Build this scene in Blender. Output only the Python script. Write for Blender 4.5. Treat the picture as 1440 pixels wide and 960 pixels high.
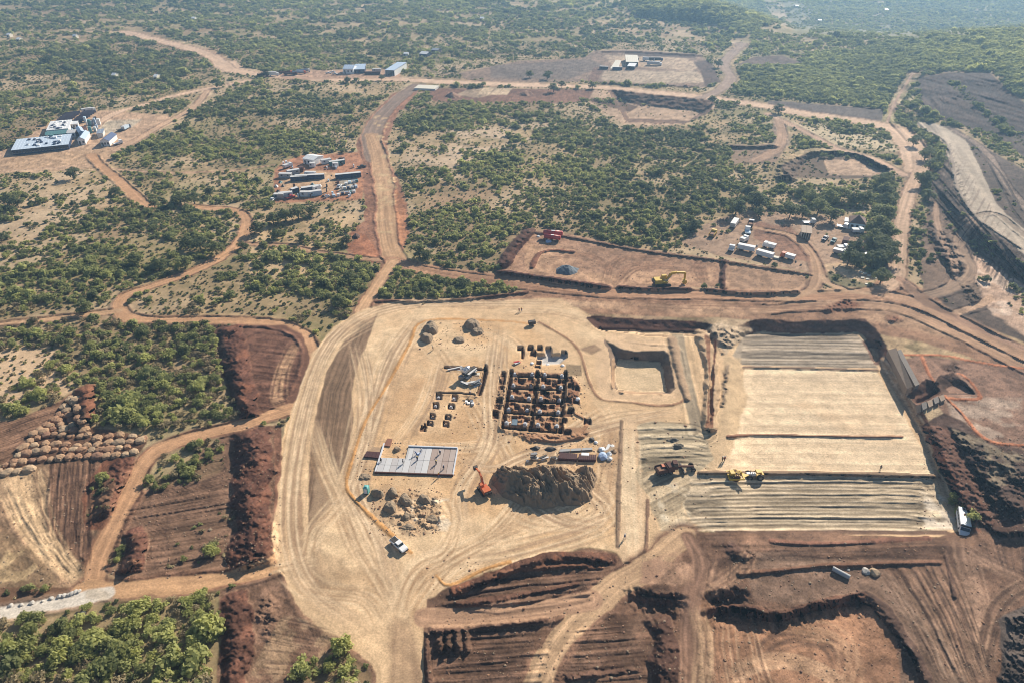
import bpy, bmesh, math, random, os
import numpy as np
from mathutils import Vector, Matrix
rad = math.radians
scn = bpy.context.scene
for o in list(bpy.data.objects): bpy.data.objects.remove(o)
# ------------------------------------------------------------------ camera, sun, sky
FPX, HC, TH = 960.0, 128.0, rad(32.4)
ct, st = math.cos(TH), math.sin(TH)
cd = bpy.data.cameras.new("camera"); cam = bpy.data.objects.new("camera", cd)
scn.collection.objects.link(cam); scn.camera = cam
cam.location = (0, 0, HC); cam.rotation_euler = (rad(90) - TH, 0, 0)
cd.sensor_width = 36; cd.lens = 24; cd.clip_start = 1; cd.clip_end = 60000
SUN_AZ, SUN_EL = rad(34), rad(30)
sd = bpy.data.lights.new("sun", 'SUN'); sun = bpy.data.objects.new("sun", sd)
scn.collection.objects.link(sun)
sdir = Vector((math.sin(SUN_AZ)*math.cos(SUN_EL), math.cos(SUN_AZ)*math.cos(SUN_EL), math.sin(SUN_EL)))
sun.rotation_euler = sdir.to_track_quat('Z', 'Y').to_euler()
sun.location = (0, 0, 300)
sd.energy = 5; sd.angle = rad(0.5); sd.color = (1, .915, .80)
w = bpy.data.worlds.new("World"); scn.world = w; w.use_nodes = True
nt = w.node_tree
bg = nt.nodes["Background"]; bg.inputs[1].default_value = 0.07
sky = nt.nodes.new("ShaderNodeTexSky"); sky.sky_type = 'NISHITA'; sky.sun_disc = False
sky.sun_elevation = SUN_EL; sky.sun_rotation = SUN_AZ; sky.altitude = 800
nt.links.new(sky.outputs[0], bg.inputs[0])
scn.view_settings.view_transform = 'Standard'; scn.view_settings.look = 'None'
scn.view_settings.exposure = 0.62; scn.view_settings.gamma = 1.0
scn.cycles.volume_bounces = 0; scn.cycles.filter_width = 1.0
rng = np.random.default_rng(7); random.seed(7)
# ------------------------------------------------------------------ helpers
def tag(o, label=None, cat=None, group=None, kind=None):
    if label: o['label'] = label
    if cat: o['category'] = cat
    if group: o['group'] = group
    if kind: o['kind'] = kind
    return o
def link(o): scn.collection.objects.link(o); return o
def px2w(u, v):
    """plane point (z=0) seen at photo pixel u,v"""
    u = np.asarray(u, float); v = np.asarray(v, float)
    dx = (u-720)/FPX; dy = (480-v)/FPX
    Y = ct + dy*st; Z = -st + dy*ct
    t = -HC/Z
    return dx*t, Y*t
_tab = rng.random((256, 256))
def vnoise(x, y, seed=0):
    x = x + seed*17.31; y = y + seed*9.77
    xi = np.floor(x).astype(np.int64); yi = np.floor(y).astype(np.int64)
    fx = x-xi; fy = y-yi
    fx = fx*fx*(3-2*fx); fy = fy*fy*(3-2*fy)
    a = _tab[xi & 255, yi & 255]; b = _tab[(xi+1) & 255, yi & 255]
    c = _tab[xi & 255, (yi+1) & 255]; d = _tab[(xi+1) & 255, (yi+1) & 255]
    return (a*(1-fx)+b*fx)*(1-fy)+(c*(1-fx)+d*fx)*fy
def fbm(x, y, size, octv=4, seed=0):
    s = 0; a = 1; t = 0; f = 1/size
    for i in range(octv):
        s = s + a*vnoise(x*f+3.1*i, y*f-7.7*i, seed+i); t += a; a *= .55; f *= 2.03
    return s/t
def sstep(a, b, x):
    t = np.clip((x-a)/(b-a), 0, 1); return t*t*(3-2*t)
# ------------------------------------------------------------------ terrain grid
STEP = 1.4
def axis(lo, hi, step, out_lo, out_hi, g=1.12):
    mid = list(np.arange(lo, hi+step, step)); l = []; r = []
    s = step; x = mid[0]
    while x > out_lo: s *= g; x -= s; l.append(x)
    s = step; x = mid[-1]
    while x < out_hi: s *= g; x += s; r.append(x)
    return np.array(l[::-1]+mid+r)
U = axis(-70, 1510, STEP, -6500, 7900)
Vin = np.arange(-10, 1010, STEP)
Vt = np.array([-122, -119, -115, -110, -104, -97, -90, -83, -76, -70, -64, -58, -52, -47, -42, -37, -33, -29, -25, -21.5, -18.5, -16, -14, -12])
V = np.concatenate([Vt, Vin])
dy = (480-V)/FPX
t = -HC/(-st+dy*ct); Drow = (ct+dy*st)*t; zc = t.copy()
extraD = np.array([58, 52, 45, 35, 20, 0, -30, -80, -160, -320, -700, -1600, -3500, -6500.])
extraD = extraD[extraD < Drow[-1]-1]
exz = np.maximum(extraD*ct+HC*st, 60+np.abs(extraD)*.5)
Drow = np.concatenate([Drow, extraD]); zc = np.concatenate([zc, exz])
V = np.concatenate([V, 1010+np.arange(1, len(extraD)+1)*60.])
NV, NU = len(V), len(U)
UU, VV = np.meshgrid(U, V)
X0 = (UU-720)/FPX*zc[:, None]; Y0 = np.repeat(Drow[:, None], NU, 1)
A = np.zeros((NV, NU, 3)); Hh = np.zeros((NV, NU)); VD = np.zeros((NV, NU))
OID = np.zeros((NV, NU), int)
n_big = fbm(X0, Y0, 90, 4, 1); n_mid = fbm(X0, Y0, 22, 4, 5); n_sm = fbm(X0, Y0, 5, 3, 11); n_f = fbm(X0, Y0, 1.6, 2, 23)
wx = (fbm(X0, Y0, 14, 3, 31)-.5); wy = (fbm(X0, Y0, 14, 3, 37)-.5)
wsx = (fbm(X0, Y0, 3.5, 2, 41)-.5); wsy = (fbm(X0, Y0, 3.5, 2, 43)-.5)
def win(u0, u1, v0, v1, m=12):
    i0, i1 = np.searchsorted(V, [v0-m, v1+m]); j0, j1 = np.searchsorted(U, [u0-m, u1+m])
    return slice(max(i0-1, 0), i1+1), slice(max(j0-1, 0), j1+1)
def sd_poly(pts, x, y):
    """signed distance, + inside"""
    pts = np.asarray(pts, float); n = len(pts)
    d = np.full(x.shape, 1e18); ins = np.zeros(x.shape, bool)
    for i in range(n):
        ax, ay = pts[i]; bx, by = pts[(i+1) % n]
        ex, ey = bx-ax, by-ay; L = ex*ex+ey*ey+1e-9
        tt = np.clip(((x-ax)*ex+(y-ay)*ey)/L, 0, 1)
        d = np.minimum(d, (x-ax-tt*ex)**2+(y-ay-tt*ey)**2)
        c = (ay > y) != (by > y)
        xi = ax+(y-ay)/((by-ay) if by != ay else 1e-9)*ex
        ins ^= c & (x < xi)
    d = np.sqrt(d); return np.where(ins, d, -d)
def P(pts, soft=1.5, warp=0., ws=0.):
    """polygon mask in photo pixels with warped edges -> window, mask"""
    a = np.asarray(pts, float); m = soft+warp+ws+6
    s = win(a[:, 0].min(), a[:, 0].max(), a[:, 1].min(), a[:, 1].max(), m)
    k = np.clip((VV[s]+130)/600, .15, 1.3)
    x = UU[s]+(wx[s]*warp*2+wsx[s]*ws*2)*k; y = VV[s]+(wy[s]*warp*1.4+wsy[s]*ws*1.4)*k
    d = sd_poly(a, x, y)
    return s, np.clip(d/soft+.5, 0, 1)
def catmull(p, n=6):
    p = np.asarray(p, float)
    if len(p) < 3: 
        t = np.linspace(0, 1, n+1)[:, None]; return p[0]*(1-t)+p[-1]*t
    q = np.vstack([2*p[0]-p[1], p, 2*p[-1]-p[-2]]); out = []
    for i in range(1, len(q)-2):
        for k in range(n):
            t = k/n
            out.append(.5*((2*q[i])+(-q[i-1]+q[i+1])*t+(2*q[i-1]-5*q[i]+4*q[i+1]-q[i+2])*t*t+(-q[i-1]+3*q[i]-3*q[i+1]+q[i+2])*t**3))
    out.append(q[-2]); return np.array(out)
def S(pts, width, n=5, raw=False):
    """stroke along px points, width in metres -> window, signed cross distance (m), along (m)"""
    a = catmull(pts, n)
    mg = 30+width*6
    s = win(a[:, 0].min(), a[:, 0].max(), a[:, 1].min(), a[:, 1].max(), min(mg, width*5+8))
    x, y = X0[s], Y0[s]
    wxp, wyp = px2w(a[:, 0], a[:, 1])
    best = np.full(x.shape, 1e18); sg = np.zeros(x.shape); al = np.zeros(x.shape); acc = 0
    for i in range(len(wxp)-1):
        ax, ay, bx, by = wxp[i], wyp[i], wxp[i+1], wyp[i+1]
        ex, ey = bx-ax, by-ay; L = ex*ex+ey*ey+1e-9; Lq = math.sqrt(L)
        tt = np.clip(((x-ax)*ex+(y-ay)*ey)/L, 0, 1)
        qx, qy = x-ax-tt*ex, y-ay-tt*ey; d = qx*qx+qy*qy
        b = d < best
        best = np.where(b, d, best); sg = np.where(b, np.sign(ex*qy-ey*qx), sg); al = np.where(b, acc+tt*Lq, al)
        acc += Lq
    return s, np.sqrt(best)*sg, al
def col(s, m, c, var=.0, nz=None):
    c = np.array(c)
    cc = c*(1+var*((n_mid if nz is None else nz)[s]-.5)[..., None]*2)
    A[s] = A[s]*(1-m[..., None])+cc*m[..., None]
def paint(pts, c, soft=2, warp=3, ws=2, var=.25, veg=None, oid=None, alpha=1., h=None):
    s, m = P(pts, soft, warp, ws); m = m*alpha
    col(s, m, c, var)
    if veg is not None: VD[s] = VD[s]*(1-m)+veg*m
    if oid is not None: OID[s] = np.where(m > .5, oid, OID[s])
    if h is not None: Hh[s] = Hh[s]*(1-m)+h*m
    return s, m
def noisy(pts, c, soft=4, warp=4, lo=.45, hi=.6, nz=None, alpha=1.):
    """patchy colour inside a polygon"""
    s, m = P(pts, soft, warp, 2); q = (n_sm if nz is None else nz)[s]
    m = m*sstep(lo, hi, q)*alpha; col(s, m, c, .15)
def streaks(s, m, d, al, amp=.22, wl=.8, lg=28, seed=0, hamp=.0):
    q = np.tanh((fbm(d/wl, al/lg, 1, 3, seed+60)-.5)*4.5)*.33+(fbm(d/.45, al/9, 1, 2, seed+61)-.5)*.35
    A[s] *= (1+amp*2*q*m)[..., None]
    if hamp: Hh[s] += hamp*q*m
def furrow(pts, ang=None, line=None, wl=1.6, amp=.3, lg=40, hamp=.15, soft=3, seed=0, cdark=None, thr=None, curve=0):
    """drag marks inside polygon along a direction given by two px points"""
    s, m = P(pts, soft, 3, 1)
    (a, b) = line; wxa, wya = px2w([a[0], b[0]], [a[1], b[1]])
    dx, dyy = wxa[1]-wxa[0], wya[1]-wya[0]; L = math.hypot(dx, dyy); dx /= L; dyy /= L
    x, y = X0[s]-wxa[0], Y0[s]-wya[0]
    al = x*dx+y*dyy; d = -x*dyy+y*dx+curve*al*al
    q = np.tanh((fbm(d/wl+wx[s]*.5, al/lg, 1, 3, seed+80)-.5)*5)*.30+(fbm(d/.5, al/12, 1, 2, seed+81)-.5)*.25
    if cdark is not None:
        mm = m*sstep(thr[0], thr[1], q+.5); col(s, mm, cdark, .2)
        if hamp: Hh[s] -= hamp*mm
    else:
        A[s] *= (1+amp*2.4*q*m)[..., None]
        if hamp: Hh[s] += hamp*q*2*m
    return s, m
WR = []; RM = np.zeros((NV, NU))
def road(pts, wd, c, edge=None, oid=None, amp=.25, seed=0, dep=.0, veg=0., rut=None, name=True, eh=.5, soft=.5):
    wd = wd*.82
    s, d, al = S(pts, wd)
    ww = wd/2*(1+.25*(fbm(al, al*0, 12, 2, seed+3)-.5)*2)+wsx[s]*1.2
    m = np.clip((ww-np.abs(d))/soft+.5, 0, 1)
    mo = np.clip((ww+wd*.22+.8-np.abs(d))/(wd*.3)+.0, 0, 1)
    # cleared margin and windrow
    if edge is not None: col(s, mo*(.75+.25*(n_sm[s] > .5))*(1-RM[s]), edge, .3)
    rid = np.exp(-((np.abs(d)-ww-.8)/.7)**2)*(.4+.9*n_sm[s])
    e_ = np.clip((al-1.5)/4, 0, 1)*np.clip((al.max()-al-1.5)/4, 0, 1)
    WR.append((s, rid*eh*e_)); RM[s] = np.maximum(RM[s], m)
    cm_ = 1.0+np.clip((Y0[s]-300)/110, 0, 7); VD[s] *= (1-np.clip((ww+cm_-np.abs(d))/1.+.5, 0, 1))
    col(s, m, c, .12)
    streaks(s, m, d, al, amp, .7, 30, seed)
    for k in (-1, 1):     # wheel tracks, lighter
        mt = np.exp(-((d-k*wd*.2)/(wd*.09))**2)*m*.35*(.5+n_sm[s])
        A[s] *= (1+.35*mt)[..., None]
    Hh[s] -= m*dep
    if oid is not None: OID[s] = np.where(m > .5, oid, OID[s])
def berm(pts, wd, h, c=None, lump=.5, seed=0, n=5, shape=1.0):
    s, d, al = S(pts, wd, n)
    q = fbm(X0[s], Y0[s], 2.6, 3, seed+90); dm = fbm(al, al*0, 9, 2, seed+95)-.5
    d = d+dm*wd*.5*lump; wd = wd*(1+lump*1.2*(fbm(al, al*0+9, 6, 2, seed+97)-.5))
    pr = np.clip(1-(np.abs(d)/(wd*.5))**2*(1.4-.8*q), 0, 1)**shape
    ends = 1
    Hh[s] += pr*h*(1-lump+lump*2*q)
    m = np.clip(pr*4, 0, 1)
    if c is not None: col(s, m, c, .3)
    VD[s] *= 1-m
    return s, m
def rough(pts, amp=1.2, size=3.5, soft=8, c=None, seed=0, ridged=True, base=0):
    s, m = P(pts, soft*2.2, 8, 4)
    q = fbm(X0[s], Y0[s], size, 4, seed+120)
    if ridged: q = 1-np.abs(q-.5)*3.2
    q2 = fbm(X0[s]+q*1.5, Y0[s], .95, 3, seed+140)-.5; big = fbm(X0[s], Y0[s], size*4, 2, seed+150)
    Hh[s] += m*(q*amp*(.3+1.1*big)+base*(.4+1.2*big)+q2*1.3)
    if c is not None: col(s, m, c, .3, n_sm)
    VD[s] *= 1-m
def step(rim, floor, depth, c=None, soft=2):
    """cut: rim polygon and the floor polygon inside it, in pixels"""
    a = np.asarray(rim, float)
    s = win(a[:, 0].min(), a[:, 0].max(), a[:, 1].min(), a[:, 1].max(), 20)
    x = UU[s]+wsx[s]*4; y = VV[s]+wsy[s]*3
    dr = sd_poly(rim, x, y); df = sd_poly(floor, x, y)
    t_ = np.clip(np.maximum(dr, 0)/(np.maximum(dr, 0)+np.maximum(-df, 0)+1e-6), 0, 1); t_ = np.where(dr <= 0, 0, t_)
    Hh[s] -= depth*t_
    wall = (t_ > .01)*(t_ < .99)*1.
    if c is not None: col(s, wall, c, .35, n_sm)
    VD[s] *= 1-wall
    return s, t_, wall
def bank(pts, wd, h, c, seed=0, lump=.8, wv=.25, fine=.55, n=5, c2=None):
    s, d, al = S(pts, wd, n)
    wj = 1+wv*2*(fbm(al, al*0+seed, 9, 3, seed+820)-.5)*2; hw = wd/2*wj*(1+.25*(fbm(X0[s], Y0[s], 3, 2, seed+821)-.5)*2)
    L = al.max(); e = np.sqrt(np.clip((al+.01)/4, 0, 1)*np.clip((L-al+.01)/4, 0, 1))
    r_ = np.clip(1-np.abs(d)/hw, 0, 1); pr = np.sin(r_*math.pi/2)**1.1*e
    q = fbm(X0[s], Y0[s], 2.4, 3, seed+822)-.5; q2 = fbm(X0[s], Y0[s], .9, 2, seed+823)-.5; b_ = fbm(X0[s], Y0[s], 9, 2, seed+824)
    Hh[s] += pr*h*(.45+b_*1.1)+np.clip(pr*3, 0, 1)*(q*lump*1.6+q2*fine*1.6)
    m = np.clip(pr*5+(q2*1.5), 0, 1)*np.clip(pr*9, 0, 1); col(s, m, c, .35, n_sm)
    if c2 is not None: col(s, m*sstep(.5, .64, fbm(X0[s], Y0[s], 4, 3, seed+825)), c2, .2)
    VD[s] *= 1-m
def line(pts, wd, c, alpha=.8, dep=0, seed=0, wob=.3, n=4):
    j_ = np.random.default_rng(seed*13+5).normal(0, 1, 2); pts = [(p[0]+j_[0]*1.5*wob, p[1]+j_[1]*2.2*wob) for p in pts]
    s, d, al = S(pts, wd+.6, n)
    d = d+(fbm(al, al*0, 7, 2, seed+830)-.5)*wob*2+(wsx[s])*wob; k = .35+1.1*fbm(al, al*0, 14, 2, seed+831)
    m = np.clip((wd/2*k-np.abs(d))/.18+.5, 0, 1)*alpha*np.clip(al/3, 0, 1)*np.clip((al.max()-al)/3, 0, 1)
    col(s, m, c, .2); Hh[s] -= dep*m
def tracks(pts, n, spread, c, alpha=.5, wd=.45, gauge=1.8, seed=0, swirl=.0):
    """n vehicle passes (pairs of wheel marks) jittered around a px polyline, spread in px"""
    r = np.random.default_rng(seed+500); a = np.asarray(pts, float)
    for k in range(n):
        off = r.normal(0, 1, 2)*spread; ben = r.normal(0, 1, a.shape)*spread*.35
        fade = 1
        s, d, al = S(a+off*[1, .6]+ben*[1, .6], gauge+wd, 4)
        L = al.max()+1e-6
        e = np.clip(al/L*5, 0, 1)*np.clip((1-al/L)*5, 0, 1)
        m = (np.exp(-((np.abs(d)-gauge/2)/(wd*.7))**2))*alpha*1.35*e*(.4+1.2*vnoise(al/6, al*0+k))
        m = np.clip(m, 0, 1)
        col(s, m, c, .1)
# ------------------------------------------------------------------ palette (real albedos)
SAND = (.58, .425, .262); SANDL = (.63, .47, .29); SANDC = (.665, .54, .375); OCHRE = (.47, .26, .09)
BROWN = (.20, .122, .08); BRED = (.165, .078, .048); DRED = (.085, .043, .031); BTAN = (.36, .23, .14); ROADC = (.43, .265, .155)
PROAD = (.52, .38, .27); GREY = (.20, .17, .135); LENS = (.19, .13, .085); DRY = (.40, .30, .18); DRYP = (.44, .33, .22)
# base: dry savanna ground
A[:] = np.array(DRY)
def wl(c, q): global A; A = A*(1-q[..., None])+np.array(c)*q[..., None]
wl((.24, .19, .11), sstep(.42, .62, n_mid)*.8)
wl((.30, .20, .13), sstep(.5, .68, n_big)*.7)
wl((.13, .12, .055), sstep(.45, .7, n_sm)*.55)
wl((.49, .385, .26), sstep(.52, .68, fbm(X0, Y0, 34, 4, 77))*.75)
wl((.20, .20, .08), sstep(.52, .7, fbm(X0, Y0, 50, 4, 79))*.5)
VD[:] = .52
# ---- large relief: right-hand ridge, far hill, the valley behind
def relief(us, vs_crest, h_at, foot, valley):
    u = UU; vc = np.interp(u, us, vs_crest); hh = np.interp(u, us, h_at); vf = np.interp(u, us, foot)
    up = sstep(0, 1, np.clip((vf-VV)/(vf-vc), 0, 1))*hh
    beh = sstep(0, 9, vc-VV)
    return np.where(VV >= vc, up, hh*(1-beh)+valley*beh)
us = [-7000, 600, 860, 900, 980, 1060, 1120, 1250, 1300, 1440, 1700, 9000]
cr = [-60, -40, 3, -2, 2, 22, 45, 52, 50, 42, 30, 20]
ha = [0, 0, 4, 16, 17, 9, 3, 7, 14, 26, 40, 60]
fo = [60, 60, 40, 30, 40, 75, 110, 180, 215, 240, 260, 260]
Hh += relief(us, cr, ha, fo, -48.)*1.0
left = sstep(760, 960, UU)
far = sstep(30, -110, VV)
Hh += (fbm(X0, Y0, 260, 4, 201)-.5)*22*sstep(60, -60, VV)
ins = ((UU > 1300)*sstep(180, 260, VV)*sstep(420, 330, VV))
# gentle ground undulation away from the works
Hh += (n_big-.5)*3.5*sstep(330, 150, VV)+(n_mid-.5)*.8+(n_sm-.5)*.18+(n_f-.5)*.06
# ------------------------------------------------------------------ vegetation zones (density)
def veg(pts, d, soft=10, warp=14):
    s, m = P(pts, soft, warp, 4); VD[s] = VD[s]*(1-m)+d*m
veg([(-80, -20), (850, -20), (820, 60), (560, 90), (330, 90), (180, 40), (-80, 60)], .72)
veg([(-80, 60), (180, 60), (310, 110), (150, 150), (60, 170), (-80, 230)], .55)
veg([(80, 75), (300, 68), (310, 100), (180, 115), (90, 105)], .95, 5, 5)
veg([(180, 210), (240, 170), (360, 118), (500, 118), (520, 150), (500, 205), (380, 225), (170, 236)], .72)
veg([(460, 118), (545, 118), (530, 135), (470, 135)], .12, 5, 5)
veg([(560, 140), (720, 150), (830, 150), (1020, 200), (1030, 250), (1000, 290), (960, 350), (740, 320), (700, 370), (590, 370), (560, 250)], .90)
veg([(600, 185), (800, 175), (700, 205), (640, 240), (560, 225)], .16, 8, 10)
veg([(560, 250), (640, 245), (690, 275), (600, 300)], .30, 8, 8)
veg([(860, 150), (1090, 160), (1080, 190), (1000, 200), (880, 170)], .35)
veg([(-80, 240), (150, 240), (170, 300), (60, 360), (-80, 400)], .13)
veg([(-80, 240), (70, 245), (60, 275), (-80, 290)], .6, 6, 8)
veg([(60, 330), (180, 290), (330, 300), (330, 345), (200, 400), (150, 440), (-80, 450), (-80, 380)], .95)
veg([(170, 245), (380, 235), (380, 290), (215, 285)], .35)
veg([(200, 405), (340, 350), (480, 350), (520, 385), (490, 430), (420, 450), (200, 445)], .62)
veg([(350, 290), (505, 290), (490, 350), (350, 340)], .28)
veg([(-80, 470), (60, 450), (300, 455), (305, 520), (335, 590), (240, 612), (130, 600), (120, 550), (60, 540), (-80, 580)], 1.2)
veg([(-80, 490), (70, 490), (90, 545), (-80, 600)], .35, 8, 8)
veg([(-80, 880), (60, 862), (190, 838), (300, 830), (312, 870), (300, 1000), (-80, 1100)], 1.35, 6, 6)
veg([(60, 868), (130, 850), (190, 848), (170, 880), (90, 900)], .45, 6, 6)
veg([(530, 380), (560, 378), (640, 395), (730, 405), (720, 412), (640, 420), (530, 422)], .93, 4, 3)
veg([(1030, 100), (1250, 60), (1440, 45), (1560, 40), (1560, 180), (1440, 135), (1400, 100), (1290, 100), (1250, 155), (1080, 138), (1020, 130)], 1.5)
veg([(1110, -20), (1560, -20), (1560, 45), (1300, 50), (1140, 45)], 1.15)
paint([(1090, -20), (1560, -20), (1560, 50), (1300, 56), (1120, 50)], (.17, .17, .09), 6, 6, 3, .3)
noisy([(1090, -20), (1560, -20), (1560, 40), (1120, 40)], (.34, .27, .17), nz=n_big, lo=.55, hi=.65)
veg([(880, -10), (1060, -10), (1090, 30), (1060, 45), (900, 25)], 1.5, 4, 4)
veg([(700, 60), (1000, 30), (1050, 60), (1000, 76), (820, 70)], .5)
veg([(1085, 160), (1250, 190), (1270, 215), (1170, 200)], .35, 6, 5)
veg([(1250, 165), (1300, 185), (1325, 215), (1330, 250), (1300, 290), (1285, 260), (1300, 230), (1270, 190)], 1.4, 4, 4)
veg([(1225, 250), (1262, 250), (1260, 330), (1250, 395), (1220, 400), (1215, 330), (1225, 290)], 1.2, 4, 3)
veg([(1275, 280), (1310, 290), (1300, 330), (1320, 410), (1275, 400), (1265, 350)], .55, 4, 4)
veg([(1020, 255), (1110, 240), (1225, 258), (1225, 290), (1160, 300), (1090, 285), (1030, 290)], .8, 4, 4)
veg([(1380, 240), (1560, 230), (1560, 330), (1430, 320)], .6, 5, 5)
# ------------------------------------------------------------------ far compounds and fields
paint([(835, 72), (885, 70), (985, 77), (1000, 92), (1012, 116), (990, 124), (840, 116), (700, 116), (655, 112), (640, 104), (730, 86), (820, 82)], (.22, .16, .12), 1.5, 2, 1, .2, 0)
paint([(690, 92), (830, 84), (850, 92), (800, 112), (690, 110)], (.15, .12, .10), 2, 2, 1, .15)
paint([(850, 78), (960, 80), (985, 92), (975, 100), (860, 92)], (.40, .31, .225), 2, 2, 2, .2)
paint([(850, 100), (980, 100), (1000, 116), (900, 118), (845, 112)], (.36, .29, .215), 2, 4, 3, .3)
paint([(878, 73), (980, 76), (978, 82), (880, 79)], (.08, .055, .045), 1, 1, .5)
paint([(975, 88), (1000, 84), (1014, 116), (992, 122), (985, 100)], (.09, .06, .048), 1, 1, 1)
paint([(835, 95), (850, 95), (838, 118), (825, 116)], (.16, .10, .075), 1, 1, 1)
berm([(835, 116), (900, 119), (980, 122)], 5, 1.6, (.09, .06, .048), .3)
berm([(845, 72), (900, 73), (985, 78)], 6, 2.4, (.09, .06, .048), .3)
paint([(590, 124), (840, 126), (842, 140), (800, 146), (610, 143)], (.18, .10, .068), 1, 1, 1, .3, 0)
paint([(655, 127), (700, 122), (690, 134), (672, 138), (640, 134)], (.30, .23, .16), 1, 1, 1, .2, 0)
for a_, b_ in ((675, 690), (694, 702), (704, 716)):
    paint([(a_+5, 123.5), (b_+5, 124), (b_-3, 134), (a_-4, 133)], (.48, .38, .26), .8, .5, .5, .15)
paint([(835, 126), (1005, 142), (1010, 150), (960, 176), (880, 178), (860, 165), (825, 148)], (.40, .29, .20), 2, 2, 2, .3, .05)
step([(853, 126), (1005, 141), (1000, 158), (960, 176), (880, 172)], [(868, 140), (895, 148), (985, 158), (970, 170), (885, 166)], 6, (.15, .095, .065))
paint([(830, 138), (870, 142), (898, 150), (885, 158), (832, 144)], (.12, .075, .05), 1, 1, 1)
paint([(1060, 80), (1100, 78), (1130, 90), (1110, 94), (1035, 92)], (.12, .085, .065), 1.5, 2, 1, .3, 0)
paint([(1080, 141), (1243, 154), (1240, 171), (1180, 163), (1080, 151)], (.11, .09, .078), 1, 1, 1, .2, 0)
# dark ploughed slope on the ridge
paint([(1290, 110), (1335, 102), (1392, 102), (1412, 122), (1440, 145), (1560, 215), (1560, 330), (1440, 222), (1400, 190), (1330, 172), (1297, 155)], (.075, .054, .045), 2, 3, 2, .2, 0)
furrow([(1290, 110), (1392, 104), (1440, 150), (1440, 222), (1330, 172), (1297, 155)], line=((1290, 120), (1440, 165)), wl=3, amp=.5, hamp=.25)
veg([(1325, 112), (1345, 118), (1440, 195), (1440, 210), (1390, 170)], .45, 3, 3)
veg([(1255, 160), (1320, 165), (1400, 195), (1440, 230), (1430, 245), (1330, 185), (1260, 170)], .85, 3, 3)
# camps
paint([(-80, 245), (20, 205), (70, 172), (110, 157), (150, 155), (240, 163), (236, 176), (205, 195), (165, 215), (150, 236), (100, 238), (40, 243)], (.44, .31, .21), 2, 3, 2, .2, 0)
paint([(0, 222), (170, 207), (150, 230), (0, 240)], (.40, .28, .18), 2, 3, 2, .3)
paint([(130, 180), (150, 170), (200, 168), (185, 180), (140, 192)], (.44, .38, .29), 2, 2, 1, .15)
paint([(385, 240), (398, 226), (425, 218), (508, 214), (520, 225), (508, 282), (385, 286)], (.36, .185, .11), 2, 3, 2, .3, 0)
paint([(395, 248), (440, 240), (475, 245), (470, 270), (395, 278)], (.46, .32, .20), 3, 4, 3, .25)
paint([(478, 248), (502, 246), (500, 270), (476, 272)], (.36, .33, .28), 1.5, 1, 1, .15)
# pale clearing colours in the bush
noisy([(560, 180), (800, 170), (720, 215), (650, 250), (560, 260)], (.47, .37, .26), nz=n_mid, lo=.35, hi=.6)
noisy([(-80, 240), (160, 240), (170, 310), (60, 370), (-80, 400)], (.47, .37, .25), nz=n_mid, lo=.3, hi=.6)
noisy([(350, 290), (505, 290), (490, 400), (350, 400)], (.50, .375, .23), nz=n_mid, lo=.35, hi=.6)
noisy([(-80, 490), (80, 480), (110, 550), (-80, 600)], (.56, .42, .28), nz=n_mid, lo=.3, hi=.55)
noisy([(1085, 160), (1260, 190), (1280, 215), (1170, 205), (1200, 225)], (.50, .42, .28), nz=n_mid, lo=.3, hi=.6)
# ------------------------------------------------------------------ haul road going up the picture and its red margins
paint([(500, 205), (520, 165), (552, 132), (590, 122), (585, 135), (560, 160), (545, 195), (548, 230), (565, 260), (575, 300), (573, 345), (560, 365), (530, 372), (488, 360), (490, 330), (512, 310), (510, 230)], (.26, .14, .09), 2, 4, 3, .3, 0)
paint([(488, 345), (495, 325), (515, 330), (540, 368), (500, 362)], (.33, .155, .09), 2, 3, 2, .3, 0)
paint([(556, 262), (570, 285), (572, 340), (558, 350), (552, 300)], (.36, .18, .10), 2, 3, 2, .3)
road([(588, 120), (565, 135), (535, 165), (522, 195), (530, 225)], 15, (.22, .165, .13), None, 2, .25, 3)
road([(522, 190), (530, 215), (540, 260), (543, 310), (550, 350), (566, 378)], 11, (.40, .265, .16), None, 2, .35, 4)
noisy([(525, 160), (545, 155), (560, 250), (550, 330), (535, 330), (530, 230)], (.50, .37, .22), lo=.5, hi=.75)
# ------------------------------------------------------------------ belt of dirt roads north of the pad
paint([(535, 360), (560, 362), (600, 372), (700, 386), (850, 402), (1000, 406), (1140, 408), (1225, 402), (1250, 380), (1290, 400), (1370, 448), (1440, 485), (1560, 530), (1560, 570), (1440, 530), (1300, 480), (1240, 470), (1060, 450), (1000, 447), (830, 442), (780, 428), (640, 424), (560, 428), (520, 432), (505, 440), (500, 425), (530, 395)], (.27, .165, .105), 2, 3, 2, .2, 0)
noisy([(640, 418), (900, 425), (1240, 425), (1440, 500), (1240, 455), (900, 440)], (.36, .24, .155), nz=n_mid, lo=.35, hi=.65)
# yard fields
TRI = [(533, 392), (552, 379), (600, 389), (680, 400), (733, 406), (735, 410), (640, 419), (530, 421)]
paint(TRI, (.26, .20, .115), 1.5, 2, 2, .3, 1.3)
berm([(530, 424), (640, 422), (742, 411)], 2.2, .9, DRED, .5, 301); line([(560, 374), (620, 386), (740, 402)], .9, DRED, .9, .2, 5)
paint([(704, 383), (706, 372), (738, 326), (785, 326), (900, 350), (1010, 364), (1020, 372), (1020, 404), (985, 404), (872, 404), (852, 402), (705, 383)], (.30, .19, .125), 1.5, 2, 2, .25, 0)
noisy([(740, 345), (900, 360), (1010, 372), (1000, 398), (860, 400), (740, 380)], (.40, .26, .165), nz=n_mid, lo=.4, hi=.65)
paint([(704, 372), (738, 324), (752, 326), (725, 360), (712, 378)], DRED, 1.2, 1, 1, .3, 0)
berm([(706, 374), (722, 350), (745, 324)], 7, 3.0, DRED, .25)
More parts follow.
